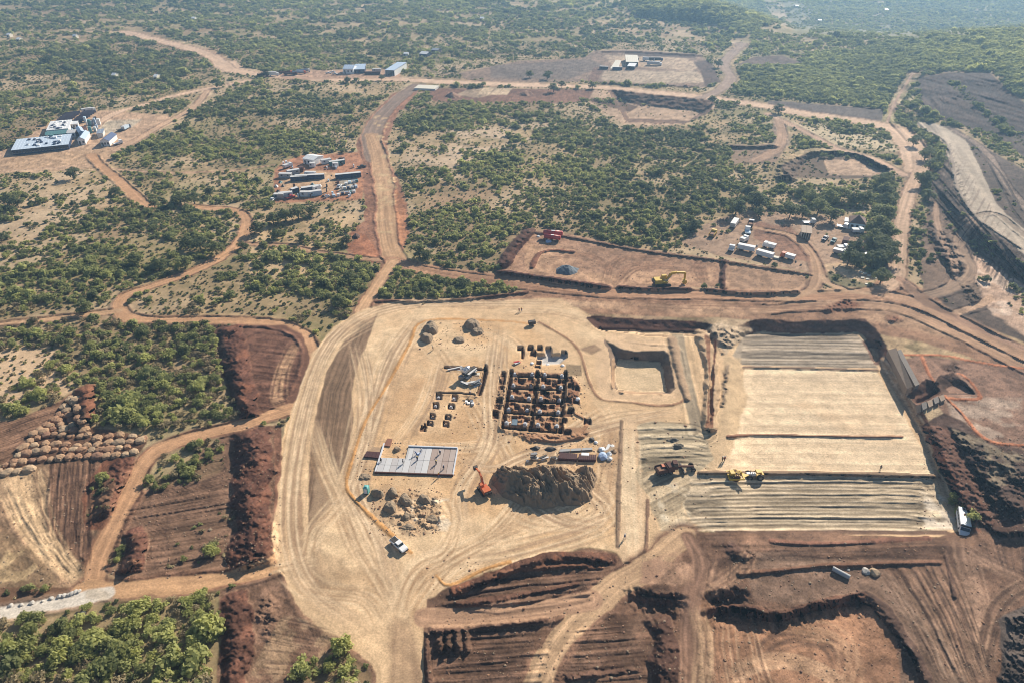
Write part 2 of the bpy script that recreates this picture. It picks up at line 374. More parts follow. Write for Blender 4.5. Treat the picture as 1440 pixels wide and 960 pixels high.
berm([(745, 326), (800, 333), (900, 352), (1015, 367), (1140, 386)], 3, .9, (.16, .10, .07), .5, 2)
berm([(705, 383), (780, 393), (851, 404)], 5, 2.6, DRED, .3, 3)
berm([(873, 404), (920, 407), (968, 406)], 4, 1.8, DRED, .4, 4)
berm([(997, 408), (1050, 412), (1120, 410)], 4, 1.6, DRED, .4, 5)
berm([(1020, 367), (1019, 388), (1017, 405)], 3.4, 1.6, DRED, .4, 6)
berm([(748, 376), (757, 358), (775, 352), (806, 354)], 2.5, .8, BRED, .4, 7)
for q, (c0, c1, c2) in enumerate([((855, 402), (875, 365), (960, 366)), ((862, 402), (890, 372), (960, 374)), ((870, 402), (900, 378), (970, 380)), ((960, 362), (985, 375), (990, 402)), ((760, 365), (830, 360), (860, 385)), ((985, 400), (975, 380), (985, 365))]):
    tracks([c0, c1, c2], 3, 3, (.20, .115, .072), .45, .5, seed=q)
paint([(1022, 368), (1130, 384), (1138, 396), (1128, 410), (1020, 406)], (.31, .205, .135), 1.5, 2, 2, .3, 0)
paint([(955, 345), (985, 318), (1035, 300), (1080, 296), (1100, 300), (1210, 305), (1222, 330), (1215, 360), (1190, 385), (1165, 398), (1150, 385), (1030, 362)], (.31, .22, .155), 2, 4, 3, .25, .04)
paint([(1060, 312), (1110, 318), (1140, 345), (1150, 372), (1120, 365), (1060, 335)], (.24, .14, .095), 2, 4, 2, .2, .0)
paint([(1155, 372), (1190, 368), (1225, 385), (1230, 398), (1180, 400)], (.43, .32, .21), 2, 3, 2, .2, .0)
paint([(1150, 392), (1165, 382), (1215, 398), (1235, 400), (1230, 408), (1180, 405)], (.13, .12, .07), 2, 2, 2, .3, .3)
# right-hand quarry terraces
paint([(1290, 175), (1340, 178), (1440, 240), (1560, 300), (1560, 560), (1440, 480), (1340, 440), (1310, 412), (1350, 400), (1300, 280), (1335, 200)], (.095, .072, .058), 2, 3, 2, .3, .02)
paint([(1285, 172), (1322, 175), (1358, 197), (1380, 240), (1403, 290), (1440, 322), (1560, 400), (1560, 450), (1440, 357), (1370, 305), (1344, 265), (1338, 235), (1326, 200)], (.40, .345, .275), 1.5, 2, 2, .15, 0, 2)
furrow([(1285, 172), (1322, 175), (1380, 240), (1403, 290), (1440, 322), (1440, 357), (1344, 265), (1338, 235)], line=((1330, 190), (1400, 310)), wl=2, amp=.25, hamp=.05)
Hs, mm_ = P([(1300, 185), (1338, 200), (1346, 262), (1372, 305), (1560, 455), (1560, 540), (1440, 420), (1350, 340), (1300, 290), (1290, 260)], 14, 3, 2)
# embankment: bench is high, its flank drops toward the west/south
s_, m_ = P([(1320, 170), (1358, 190), (1400, 270), (1560, 390), (1560, 60), (1400, 190)], 6, 2, 1)
b_s = win(1250, 1570, 150, 620)
dd = sd_poly([(1285, 165), (1322, 178), (1336, 200), (1344, 262), (1370, 305), (1440, 357), (1620, 500), (1620, 100), (1440, 100)], UU[b_s], VV[b_s])
Hh[b_s] += 7*sstep(-42, 0, dd)*sstep(170, 240, VV[b_s])
gl = fbm((UU[b_s]-VV[b_s]*.9)/5.5, VV[b_s]/70, 1, 3, 301)-.5
gm = sstep(-42, -30, dd)*sstep(3, -3, dd)
A[b_s] *= (1+gl*1.0*gm)[..., None]; Hh[b_s] += gl*2.0*gm
paint([(1300, 300), (1330, 300), (1360, 340), (1375, 400), (1300, 412), (1290, 360)], (.17, .12, .088), 3, 5, 3, .3, .05)
paint([(1368, 358), (1400, 372), (1440, 400), (1560, 480), (1560, 560), (1440, 470), (1395, 440), (1375, 410)], (.42, .30, .22), 3, 6, 4, .3, .02)
noisy([(1368, 358), (1440, 400), (1440, 470), (1395, 440), (1375, 410)], (.55, .43, .34), nz=n_sm, lo=.45, hi=.6)
rough([(1308, 310), (1325, 315), (1350, 345), (1360, 385), (1345, 392), (1325, 360), (1310, 335)], 2.5, 8, 3, (.12, .088, .068))
rough([(1350, 395), (1375, 395), (1382, 415), (1365, 425), (1352, 410)], 1.5, 4, 3, (.13, .095, .07))
road([(1316, 285), (1318, 315), (1330, 345), (1345, 375), (1340, 395), (1325, 408)], 3.5, (.30, .21, .15), None, 2, .3, 9)
road([(1372, 308), (1352, 330), (1352, 355), (1366, 378), (1352, 398), (1325, 410), (1295, 417)], 6, (.27, .195, .14), None, 2, .4, 10)
road([(1370, 305), (1400, 300), (1440, 330), (1480, 360)], 4, (.27, .22, .17), None, 2, .3, 10)
road([(1345, 440), (1375, 430), (1395, 418)], 4, (.34, .235, .16), None, None, .3, 11)
# crater and mounds mid right
paint([(1100, 232), (1140, 214), (1200, 216), (1250, 232), (1250, 250), (1180, 252), (1100, 250)], (.125, .09, .065), 2, 3, 2, .3, .2)
paint([(1158, 225), (1200, 224), (1235, 240), (1245, 247), (1165, 247)], (.43, .31, .215), 1.5, 2, 1, .2, 0)
berm([(1105, 250), (1112, 228), (1145, 214), (1175, 214)], 12, 4, None, .4, 20)
berm([(1180, 214), (1215, 220), (1245, 236)], 9, 3.5, (.10, .075, .055), .5, 21)
paint([(1030, 205), (1080, 205), (1100, 215), (1088, 232), (1030, 230)], (.21, .15, .105), 2, 3, 2, .3, .1)
berm([(1030, 206), (1060, 207), (1088, 205)], 8, 2.5, (.10, .07, .05), .4, 22)
paint([(1085, 175), (1105, 180), (1110, 205), (1088, 215)], (.22, .17, .125), 2, 3, 2, .3, .1)
# ------------------------------------------------------------------ roads
EDG = (.17, .095, .062)
road([(95, 45), (140, 45), (180, 46)], 7, PROAD, None, 2)
road([(176, 45), (215, 55), (262, 67), (300, 80), (320, 95), (350, 103), (400, 108), (470, 112), (560, 112), (640, 116), (720, 119), (840, 123), (920, 130), (1000, 138), (1080, 150), (1130, 160), (1200, 169), (1250, 179), (1272, 192), (1285, 215), (1290, 240)], 17, PROAD, (.30, .19, .13), 2, .15, 1)
paint([(300, 92), (330, 85), (345, 98), (310, 102)], PROAD, 1, 2, 1, .1, 0, 2)
paint([(390, 103), (440, 99), (560, 98), (565, 110), (400, 113)], (.40, .27, .19), 1, 2, 1, .2, 0)
road([(352, 113), (300, 123), (245, 135), (205, 147), (172, 156), (150, 166), (130, 180), (112, 205)], 8, PROAD, (.32, .22, .15), 2, .15, 2)
road([(292, 128), (276, 148), (255, 162), (225, 178), (195, 196), (165, 212)], 6, (.44, .31, .21), (.3, .2, .14), 2, .15, 5)
road([(1032, 62), (1045, 62), (1030, 75), (1018, 92), (1028, 110), (1010, 128), (985, 138)], 11, (.28, .21, .165), (.19, .14, .1), 2, .2, 6)
road([(0, 243), (80, 240), (150, 236)], 3, (.40, .28, .18), None, None, .2)
road([(128, 218), (145, 236), (172, 258), (195, 280), (213, 293)], 6, ROADC, (.24, .16, .1), 2, .2, 7)
road([(262, 290), (300, 293), (332, 297), (346, 308), (342, 332), (320, 356), (275, 380), (215, 402), (180, 414), (168, 430), (178, 445), (215, 449), (290, 450), (365, 452), (410, 461), (432, 476), (438, 500), (428, 540), (405, 576)], 5.8, ROADC, EDG, 2, .2, 8, 0, eh=.5)
road([(345, 343), (400, 345), (450, 355), (490, 360), (535, 366)], 3.5, (.34, .22, .14), EDG, 2, .25, 9)
road([(-60, 462), (0, 455), (70, 448), (120, 442), (165, 437)], 4, (.42, .28, .17), DRED, 2, .3, 10)
road([(160, 238), (210, 242), (260, 243), (330, 240), (385, 232)], 3, (.33, .22, .15), None, None, .2, 11)
road([(552, 366), (600, 380), (680, 392), (760, 402), (860, 411), (960, 413), (1060, 415), (1150, 416), (1225, 410), (1245, 398)], 8, (.33, .20, .125), None, 2, .35, 12)
road([(552, 368), (535, 395), (518, 420), (508, 436)], 6, (.44, .29, .175), EDG, 2, .3, 13)
road([(1290, 218), (1290, 240), (1278, 275), (1268, 315), (1263, 360), (1258, 395), (1235, 410)], 7.5, (.43, .31, .22), (.2, .13, .09), 2, .25, 14)
road([(1080, 160), (1130, 184), (1180, 210), (1235, 226), (1270, 246)], 6.5, (.40, .28, .20), (.2, .15, .11), 2, .25, 15)
road([(1095, 170), (1100, 190), (1092, 210), (1062, 226)], 8, (.33, .225, .155), (.2, .15, .11), 2, .3, 16)
road([(1284, 103), (1272, 122), (1256, 150), (1248, 172)], 2.2, (.36, .25, .18), None, 2, .2, 17)
road([(1060, 320), (1110, 330), (1140, 355), (1150, 385), (1140, 408), (1100, 418)], 5, (.36, .24, .155), (.18, .11, .075), 2, .3, 18)
road([(1155, 388), (1170, 400), (1210, 412), (1240, 412)], 3.5, (.36, .25, .165), None, 2, .3, 19)
road([(1235, 412), (1290, 425), (1350, 452), (1440, 498), (1560, 550)], 9, (.33, .215, .14), None, 2, .4, 20)
road([(1060, 436), (1160, 428), (1260, 432), (1350, 470), (1440, 515), (1540, 560)], 7, (.35, .23, .15), None, 2, .4, 21)
road([(1265, 392), (1300, 420), (1360, 455), (1440, 490)], 5, (.31, .20, .14), None, None, .3, 22)
rough([(1160, 428), (1190, 424), (1212, 431), (1190, 438), (1162, 437)], .9, 2.5, 3, BRED)
rough([(1245, 444), (1262, 442), (1272, 448), (1255, 452)], .8, 2.5, 3, BRED)
paint([(1268, 395), (1300, 412), (1330, 432), (1350, 450), (1300, 430), (1275, 412)], (.2, .13, .09), 2, 2, 2, .3)
for q in range(6):
    tracks([(1070, 445), (1100, 425), (1160, 410), (1240, 412)], 1, 6, (.40, .27, .17), .4, .5, seed=q+40)
    tracks([(560, 380), (700, 400), (900, 425), (1100, 430), (1300, 445)], 1, 7, (.19, .11, .07), .4, .5, seed=q+50)
# ------------------------------------------------------------------ left side works
paint([(-80, 600), (20, 590), (80, 565), (100, 552), (112, 560), (125, 598), (60, 640), (20, 652), (-80, 655)], BROWN, 1.5, 2, 2, .2, 0)
furrow([(-80, 600), (20, 590), (95, 560), (75, 600), (20, 650), (-80, 650)], line=((0, 618), (90, 590)), wl=1.4, amp=.4, hamp=.3)
paint([(112, 560), (118, 545), (128, 552), (125, 590), (113, 590)], BRED, 1, 1, 1, .3, 0)
berm([(120, 548), (119, 590)], 6, 3.2, BRED, .3, 30)
paint([(-80, 650), (0, 655), (150, 640), (190, 650), (175, 700), (140, 780), (120, 830), (40, 840), (-80, 840)], (.30, .205, .13), 2, 3, 2, .2, 0)
paint([(70, 650), (125, 645), (142, 650), (120, 720), (135, 760), (128, 795), (85, 785), (65, 740)], (.17, .105, .07), 2, 2, 2, .2)
furrow([(70, 650), (142, 648), (128, 795), (60, 740)], line=((100, 650), (92, 760)), wl=1.1, amp=.5, hamp=.3)
paint([(150, 640), (190, 645), (178, 690), (150, 745), (120, 745), (115, 700), (130, 665)], BRED, 2, 3, 2, .35, 0)
bank([(176, 642), (166, 668), (152, 700), (142, 728)], 5.5, 1.7, (.12, .058, .04), 31, c2=(.19, .10, .065))
furrow([(-80, 655), (70, 655), (60, 740), (100, 820), (-80, 760)], line=((10, 665), (90, 800)), wl=2.0, amp=.5, hamp=.2, seed=4)
paint([(-80, 730), (0, 745), (55, 775), (85, 820), (40, 830), (-80, 825)], (.22, .155, .095), 3, 4, 3, .3, 0)
noisy([(-80, 740), (0, 750), (60, 790), (50, 825), (-80, 825)], (.40, .30, .175), nz=n_sm, lo=.5, hi=.6)
for q in range(7): tracks([(20+q*4, 660), (30, 700), (50, 745), (85, 790), (130, 822)], 2, 7, (.50, .36, .22), .5, .55, seed=60+q)
paint([(-80, 822), (40, 824), (100, 826), (110, 840), (60, 850), (-80, 860)], (.15, .085, .055), 2, 3, 2, .35, .25)
paint([(148, 800), (152, 770), (185, 705), (218, 678), (300, 622), (320, 605), (388, 596), (392, 640), (392, 785), (330, 806), (170, 815)], (.175, .11, .075), 1.5, 2, 2, .2, 0)
furrow([(148, 800), (185, 705), (218, 678), (310, 640), (325, 700), (320, 800), (170, 812)], line=((200, 700), (320, 680)), wl=.9, amp=.45, hamp=.3, seed=5)
veg([(205, 660), (235, 638), (300, 616), (312, 630), (308, 665), (250, 680), (215, 690)], .75, 4, 4)
veg([(150, 770), (170, 745), (182, 765), (165, 800), (150, 800)], .8, 3, 3)
veg([(240, 735), (320, 720), (320, 800), (240, 800)], .1, 3, 3)
veg([(310, 725), (325, 715), (325, 740)], .9, 3, 3)
veg([(125, 690), (150, 672), (165, 680), (150, 720), (120, 730)], .45, 3, 3)
bank([(186, 742), (192, 770), (182, 806)], 5.5, 1.8, (.11, .055, .04), 33, c2=(.18, .095, .06))
bank([(352, 602), (356, 650), (354, 700), (358, 750), (352, 800)], 10.5, 2.8, (.088, .045, .033), 34, c2=(.135, .066, .045))
paint([(386, 600), (396, 596), (398, 700), (395, 770), (386, 775)], (.22, .12, .08), 1.5, 1, 1, .3, 0)
paint([(298, 457), (400, 458), (425, 470), (436, 500), (428, 545), (405, 575), (345, 592), (334, 575), (305, 510)], (.155, .083, .057), 2, 3, 2, .25, 0)
furrow([(355, 462), (400, 462), (425, 480), (420, 540), (395, 575), (350, 588)], line=((350, 480), (430, 488)), wl=1.2, amp=.45, hamp=.25, seed=6)
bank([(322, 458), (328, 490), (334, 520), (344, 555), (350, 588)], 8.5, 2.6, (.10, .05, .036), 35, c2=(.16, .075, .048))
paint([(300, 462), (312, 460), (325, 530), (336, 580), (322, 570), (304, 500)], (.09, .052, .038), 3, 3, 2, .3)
tracks([(415, 480), (395, 520), (390, 560), (400, 576)], 6, 5, (.40, .26, .16), .45, .5, seed=70)
road([(408, 574), (375, 585), (345, 596), (300, 606), (250, 620), (218, 635), (200, 655), (185, 688), (168, 725), (150, 758), (137, 790), (131, 822)], 5.8, ROADC, EDG, 2, .22, 23, 0, eh=.4)
road([(118, 828), (160, 828), (220, 824), (290, 818), (345, 806), (385, 794), (405, 775)], 5.6, (.44, .28, .16), EDG, 2, .22, 24, 0, eh=.3)
# lower-left bank and disturbed ground
paint([(305, 832), (345, 820), (400, 800), (420, 830), (470, 875), (540, 895), (540, 960), (520, 1010), (300, 1010), (312, 900)], (.19, .12, .082), 2, 4, 3, .25, 0)
bank([(326, 832), (334, 870), (332, 920), (328, 1010)], 6.5, 1.8, (.09, .047, .034), 36, c2=(.14, .07, .048))
rough([(372, 830), (395, 850), (400, 880), (385, 900), (365, 870)], .8, 3, 6, None, 37)
veg([(410, 962), (430, 935), (480, 905), (520, 890), (535, 905), (520, 960), (520, 1010), (400, 1010)], 1.3, 3, 4)
noisy([(400, 860), (470, 880), (470, 920), (400, 960), (350, 950)], (.36, .26, .165), nz=n_sm, lo=.5, hi=.62, alpha=.7)
# gravel road
paint([(20, 655), (-6, 668), (12, 648), (50, 608), (92, 566), (122, 570), (122, 600), (205, 612), (205, 622), (190, 642), (110, 648)], (.12, .072, .048), 2, 2, 2, .3)  # ground under the dumped heaps darkened, painting in shade between them
road([(-70, 872), (0, 862), (60, 851), (110, 842), (150, 834)], 4.2, (.56, .53, .47), (.3, .22, .16), 2, .08, 25, 0, eh=.3)
noisy([(120, 826), (160, 832), (150, 845), (120, 842)], (.50, .45, .37), nz=n_sm, lo=.4, hi=.6)
# ------------------------------------------------------------------ the sand coloured construction pad
PAD = [(505, 440), (560, 427), (700, 422), (790, 420), (830, 443), (860, 462), (1000, 462), (1060, 468), (1215, 470), (1240, 515), (1290, 600), (1335, 690), (1352, 745), (1360, 790), (1320, 755), (1140, 748), (975, 748), (958, 770), (915, 792), (885, 806), (868, 776), (830, 768), (720, 792), (632, 824), (612, 842), (608, 880), (598, 940), (596, 1010), (546, 1010), (545, 920), (525, 888), (470, 872), (425, 838), (392, 800), (385, 770), (392, 700), (398, 620), (415, 560), (438, 500), (470, 458)]
paint(PAD, SAND, 2, 4, 3, .10, 0, 3)
paint([(612, 806), (720, 780), (830, 762), (868, 772), (868, 600), (835, 565), (780, 500), (750, 456), (700, 452), (600, 452), (512, 600), (490, 680), (540, 740), (580, 780)], (.56, .39, .225), 8, 8, 5, .08)
noisy(PAD, (.60, .465, .30), 4, 4, .5, .68, n_mid, .8)
noisy(PAD, (.42, .275, .155), 4, 4, .52, .75, fbm(X0, Y0, 24, 4, 305), .5)
# haul road along the pad's left side
paint([(500, 450), (480, 460), (440, 510), (418, 570), (402, 640), (395, 720), (392, 770), (400, 790), (408, 780), (410, 700), (418, 620), (432, 560), (455, 505)], (.20, .16, .11), 2, 2, 2, .2)
road([(560, 434), (520, 442), (490, 462), (462, 500), (444, 545), (430, 600), (420, 660), (416, 720), (420, 775), (440, 820), (475, 855), (520, 885), (560, 930), (565, 1010)], 12, (.56, .415, .26), None, 2, .22, 30, 0, eh=.2)
paint([(415, 690), (424, 690), (428, 760), (450, 810), (480, 845), (470, 850), (430, 810), (412, 760)], (.26, .165, .105), 3, 2, 2, .2, alpha=.7)
LN = [(531, 441), (518, 475), (503, 515), (494, 550), (496, 590), (488, 640), (472, 680), (455, 730), (446, 775), (435, 760), (433, 690), (436, 630), (446, 570), (460, 520), (482, 480), (508, 452)]
s, m = paint(LN, LENS, 2, 2, 1, .12)
d_ = fbm((UU[s]-np.interp(VV[s], [440, 550, 640, 780], [520, 475, 462, 440]))/1.8, VV[s]/60, 1, 3, 310)-.5
A[s] *= (1+np.tanh(d_*4)*.4*m)[..., None]
paint([(446, 640), (470, 690), (450, 780), (470, 840), (440, 800), (436, 720)], (.34, .25, .165), 6, 5, 4, .25, alpha=.8)
for q, (pp, n_, sp) in enumerate([
    ([(590, 436), (545, 500), (515, 590), (500, 680), (520, 740), (545, 800), (565, 880)], 9, 7),
    ([(438, 590), (455, 650), (475, 700), (500, 760), (545, 830), (570, 900)], 8, 6),
    ([(480, 700), (450, 740), (425, 780)], 5, 6), ([(470, 720), (440, 755), (430, 800)], 4, 6),
    ([(560, 890), (570, 830), (600, 790), (680, 760), (740, 700), (760, 660)], 9, 7),
    ([(550, 880), (520, 840), (450, 830), (410, 800)], 7, 7),
    ([(570, 880), (600, 830), (640, 790), (740, 740), (850, 700)], 8, 9),
    ([(440, 785), (400, 795), (380, 800)], 4, 4), ([(440, 520), (470, 480), (530, 445)], 4, 4),
    ([(690, 600), (720, 650), (760, 680)], 3, 6), ([(590, 470), (640, 540), (690, 620), (720, 700)], 3, 12),
    ([(640, 460), (700, 470), (740, 500)], 4, 8), ([(560, 620), (620, 630), (700, 620), (700, 560), (680, 480)], 5, 10),
    ([(700, 440), (740, 436), (800, 440), (850, 465)], 7, 4), ([(840, 560), (860, 600), (850, 680), (820, 750)], 4, 9),
    ([(840, 580), (800, 610), (850, 590), (920, 580)], 4, 6), ([(700, 720), (760, 740), (840, 720), (860, 640)], 5, 8),
    ([(620, 700), (640, 740), (620, 780), (590, 800)], 4, 8)]):
    tracks(pp, n_, sp, (.64, .50, .33), .42, .5, seed=100+q)
    tracks(pp, max(2, n_//2), sp*1.2, (.33, .22, .13), .33, .45, seed=130+q)
paint([(552, 880), (560, 868), (585, 890), (596, 960), (596, 1010), (548, 1010), (548, 930)], (.27, .185, .12), 14, 10, 5, .25, alpha=.85)
tracks([(572, 870), (572, 920), (570, 1000)], 8, 6, (.42, .30, .19), .4, .5, seed=160)
paint([(440, 770), (480, 790), (510, 830), (480, 850), (450, 830)], (.33, .235, .145), 6, 6, 5, .3, alpha=.5)
for q, (pp, n_, sp) in enumerate([([(600, 440), (560, 500), (525, 600), (505, 680), (540, 760), (565, 860)], 8, 8), ([(840, 430), (700, 428), (560, 432), (470, 480), (425, 600), (410, 740), (440, 830), (540, 900)], 7, 5), ([(620, 500), (600, 560), (560, 620)], 4, 7), ([(700, 460), (690, 540), (690, 620), (650, 690), (660, 760)], 6, 8), ([(860, 575), (780, 640), (860, 720), (740, 770), (620, 790)], 5, 10), ([(720, 640), (735, 690), (790, 730), (850, 740)], 5, 8), ([(640, 640), (690, 660), (740, 640), (850, 600), (960, 575)], 5, 6), ([(500, 480), (515, 560), (505, 640), (480, 720)], 4, 6)]):
    tracks(pp, n_, sp, (.36, .255, .165), .5, .5, seed=600+q); tracks(pp, n_//2, sp, (.70, .56, .38), .4, .4, seed=630+q)
paint([(520, 684), (560, 684), (615, 694), (628, 735), (590, 752), (560, 740), (530, 716)], (.40, .29, .185), 8, 8, 5, .25, alpha=.75)
rough([(560, 694), (618, 694), (628, 732), (585, 750), (556, 730)], .35, 1.4, 6, None, 401)
noisy([(575, 700), (630, 700), (640, 745), (590, 745)], (.66, .56, .42), nz=n_sm, lo=.48, hi=.6)
# bunds of ochre earth round the pad
for q, pp in enumerate([[(745, 455), (700, 451), (598, 451), (575, 485), (545, 540), (515, 590), (497, 640), (487, 680), (500, 703), (540, 742), (580, 778)],
                        [(720, 788), (680, 800), (632, 822), (612, 807)],
                        [(757, 452), (782, 466), (803, 480), (815, 495), (822, 515), (830, 540), (845, 560), (880, 564), (930, 570), (962, 562), (966, 540), (962, 505), (952, 488), (905, 483), (868, 478)]]):
    bank(pp, 1.15, .2, (.46, .26, .105) if q < 2 else (.30, .18, .11), 40+q, .1, .3, .1); line(pp, .7, (.48, .27, .11) if q < 2 else (.27, .16, .10), .8, 0, 0, .1)
    s, d, al = S(pp, 3.2); col(s, np.clip(1-np.abs(d+.7)/.8, 0, 1)*.5, (.40, .27, .15), .2)
# deep pit
PR = [(848, 476), (870, 489), (895, 494), (933, 493), (942, 499), (949, 546), (940, 554), (880, 552), (861, 546), (858, 505)]
PF = [(868, 505), (905, 508), (928, 508), (933, 520), (937, 551), (900, 551), (868, 547), (865, 520)]
paint([(834, 478), (860, 470), (950, 480), (962, 510), (966, 555), (930, 568), (850, 560), (838, 540)], (.57, .42, .27), 3, 3, 2, .1)
paint(PF, (.55, .44, .29), 1.5, 1, 1, .15, oid=4)
step(PR, PF, 3.5, (.20, .15, .11))  # wall colour darkened, painting in the shade on the pit walls
for pts_ in ([(862, 505), (862, 545)], [(872, 551), (930, 553)]): berm(pts_, 1.2, .4, (.36, .25, .16), .5, 3)
# stripes, terraces and cells on the east pads
EAST_R = [(1062, 449), (1120, 452), (1216, 449), (1232, 462), (1248, 490), (1268, 528), (1292, 566), (1312, 606), (1345, 680), (1372, 735), (1400, 900), (900, 900), (860, 560), (985, 474)]
EAST_F = [(1064, 466), (1120, 469), (1208, 467), (1222, 480), (1234, 505), (1252, 540), (1275, 575), (1296, 612), (1330, 685), (1356, 738), (1370, 880), (930, 880), (890, 580), (1000, 490)]
e_s = win(980, 1420, 440, 800)
x, y = UU[e_s]+wsx[e_s]*5, VV[e_s]+wsy[e_s]*4
dr = sd_poly(EAST_R, x, y); df = sd_poly(EAST_F, x, y)
tt = np.where(dr <= 0, 0, np.clip(dr/(dr+np.maximum(-df, 0)+1e-6), 0, 1))
fade = sstep(1020, 1062, x)*sstep(770, 740, y)
Hh[e_s] -= 3.4*tt*fade
wall = (tt > .02)*(tt < .98)*fade
col(e_s, wall*1., (.155, .085, .058), .35, n_sm)
step([(822, 446), (838, 443), (870, 447), (985, 452), (1004, 456), (1000, 470), (940, 474), (840, 464)], [(838, 463), (860, 466), (950, 473), (1000, 468), (990, 468), (900, 466)], 2.4, DRED)
paint([(1046, 470), (1075, 470), (1205, 470), (1222, 486), (1235, 517), (1140, 516), (1040, 513), (1030, 500)], (.34, .29, .225), 1.5, 2, 1, .15)
furrow([(1046, 470), (1205, 470), (1235, 517), (1040, 513)], line=((1040, 493), (1230, 496)), wl=1.0, amp=.9, lg=60, hamp=.3, seed=8, soft=2)
s, m = paint([(1047, 517), (1233, 520), (1275, 590), (1316, 668), (1160, 666), (1012, 662), (1030, 600), (1038, 560)], SANDC, 1.5, 2, 1, .06)
furrow([(1047, 517), (1233, 520), (1316, 668), (1012, 662)], line=((1030, 590), (1280, 594)), wl=1.3, amp=.24, lg=70, hamp=.05, seed=9)
noisy([(1047, 517), (1233, 520), (1316, 668), (1012, 662)], (.52, .38, .24), 3, 3, .5, .7, n_mid, .5)
paint([(1015, 500), (1040, 505), (1050, 560), (1030, 640), (1000, 665), (985, 640), (1000, 600), (1015, 570)], (.50, .38, .24), 4, 4, 3, .15)
rough([(1016, 514), (1022, 514), (1020, 572), (1014, 572)], .8, 2, 2, (.22, .17, .12), 7)
berm([(1024, 613), (1060, 611), (1140, 612), (1190, 613), (1268, 613)], 1.1, .5, (.24, .13, .085), .6, 50)
berm([(1046, 516), (1120, 517), (1235, 520)], 1.0, .45, (.2, .14, .10), .6, 51)
berm([(985, 664), (1050, 664), (1150, 665), (1240, 667), (1316, 669)], 2.0, .95, (.20, .145, .10), .4, 52)
paint([(972, 668), (1100, 668), (1310, 671), (1330, 710), (1340, 744), (1250, 748), (1100, 746), (1000, 748), (975, 735), (960, 710)], (.46, .385, .275), 1.5, 2, 1, .1)
furrow([(972, 672), (1310, 673), (1338, 744), (1000, 748), (962, 712)], line=((1000, 705), (1300, 703)), wl=1.5, amp=1.0, lg=90, hamp=.35, seed=10, soft=2)
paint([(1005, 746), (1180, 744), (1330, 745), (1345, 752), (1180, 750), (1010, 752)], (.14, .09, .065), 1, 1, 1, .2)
for k in range(13):
    y_ = 675+k*5.4; x_ = 968+18*math.sin(k*.5)+(k % 3)*6
    line([(x_, y_+6), (x_+18, y_+1), (1080, y_-.5), (1190, y_), (1285-k*1.5, y_+1), (1312, y_+7)], 1.0, (.20, .165, .115), .75, .18, k, .35)
    line([(x_+6, y_+8), (x_+24, y_+3.6), (1080, y_+2), (1190, y_+2.5), (1290, y_+4)], .7, (.62, .53, .39), .6, 0, k+20, .35)
for k in range(10):
    y_ = 473+k*4.2; line([(1050-k, y_), (1120, y_+.6), (1190+k*3, y_+1)], .9, (.15, .13, .105), .7, .15, k+50, .3); line([(1050, y_+2), (1120, y_+2.6), (1200+k*2, y_+3)], .7, (.50, .44, .35), .5, 0, k+60, .3)
for k in range(9):
    y_ = 598+k*6.5; line([(896, y_+2), (930, y_-1), (975, y_+1), (1000, y_+8)], 1.0, (.22, .185, .125), .7, .2, k+80, .6); line([(892, y_+16), (920, y_+6), (970, y_), (1004, y_+2)], .6, (.60, .52, .37), .65, 0, k+90, .5)
for k in range(9):
    y_ = 540+k*14; line([(1045, y_), (1150, y_+.5), (1245+k*6, y_+1)], .5, (.52, .39, .25), .35, 0, k+100, .4)
for k in range(10): line([(900+k*7, 670), (915+k*5, 700), (930+k*4, 745)], .5, (.60, .52, .37) if k % 2 else (.26, .21, .145), .6, .08, k+120, .5)
tracks([(1200, 700), (1290, 690), (1315, 720)], 4, 6, (.55, .46, .33), .4, .5, seed=171)
noisy([(1290, 690), (1340, 700), (1345, 745), (1290, 740)], (.62, .56, .46), nz=n_sm, lo=.45, hi=.6)
for q in range(3): tracks([(1222, 480), (1258, 540), (1300, 610), (1330, 680), (1345, 740)], 3, 3, (.40, .28, .18) if q else (.64, .52, .37), .45, .5, seed=172+q)
paint([(893, 600), (920, 590), (975, 598), (990, 610), (1005, 645), (985, 662), (940, 660), (905, 665), (890, 640)], (.37, .315, .22), 2, 3, 2, .15)
furrow([(893, 600), (980, 598), (1005, 645), (940, 668), (890, 660)], line=((895, 640), (1000, 628)), wl=1.6, amp=.9, lg=50, hamp=.3, seed=11, soft=3, curve=.004)
paint([(890, 640), (900, 665), (975, 668), (960, 710), (975, 745), (930, 748), (912, 700), (892, 670)], (.42, .345, .235), 3, 4, 3, .2)
furrow([(892, 640), (975, 668), (962, 710), (975, 745), (925, 745)], line=((900, 690), (960, 660)), wl=1.5, amp=.7, lg=30, hamp=.25, seed=12)
noisy([(925, 680), (965, 680), (975, 745), (930, 745)], (.60, .53, .40), nz=n_sm, lo=.45, hi=.6)
paint([(945, 470), (960, 470), (972, 530), (992, 605), (976, 612), (962, 560)], (.27, .225, .16), 1.5, 1.5, 1, .12)
streaks(*(lambda r: (r[0], np.clip(6-np.abs(r[1]), 0, 1), r[1], r[2]))(S([(953, 470), (966, 530), (984, 608)], 7)), .4, .8, 30, 13)
berm([(986, 468), (995, 500), (1000, 540), (997, 600)], 5, 1.6, (.42, .31, .20), .4, 53)
step([(990, 470), (1010, 468), (1004, 520), (1003, 600), (992, 602), (998, 540)], [(999, 480), (1005, 475), (1000, 560), (997, 596)], 1.6, (.22, .12, .075))
berm([(944, 474), (955, 520), (966, 560)], 3, .8, (.33, .24, .16), .4, 54)
paint([(1000, 455), (1060, 462), (1050, 470), (1030, 490), (1020, 500), (1010, 480), (990, 470)], (.42, .335, .235), 3, 4, 3, .25)
rough([(1002, 462), (1050, 466), (1030, 488), (1014, 496)], 1.6, 4, 4, None, 55)
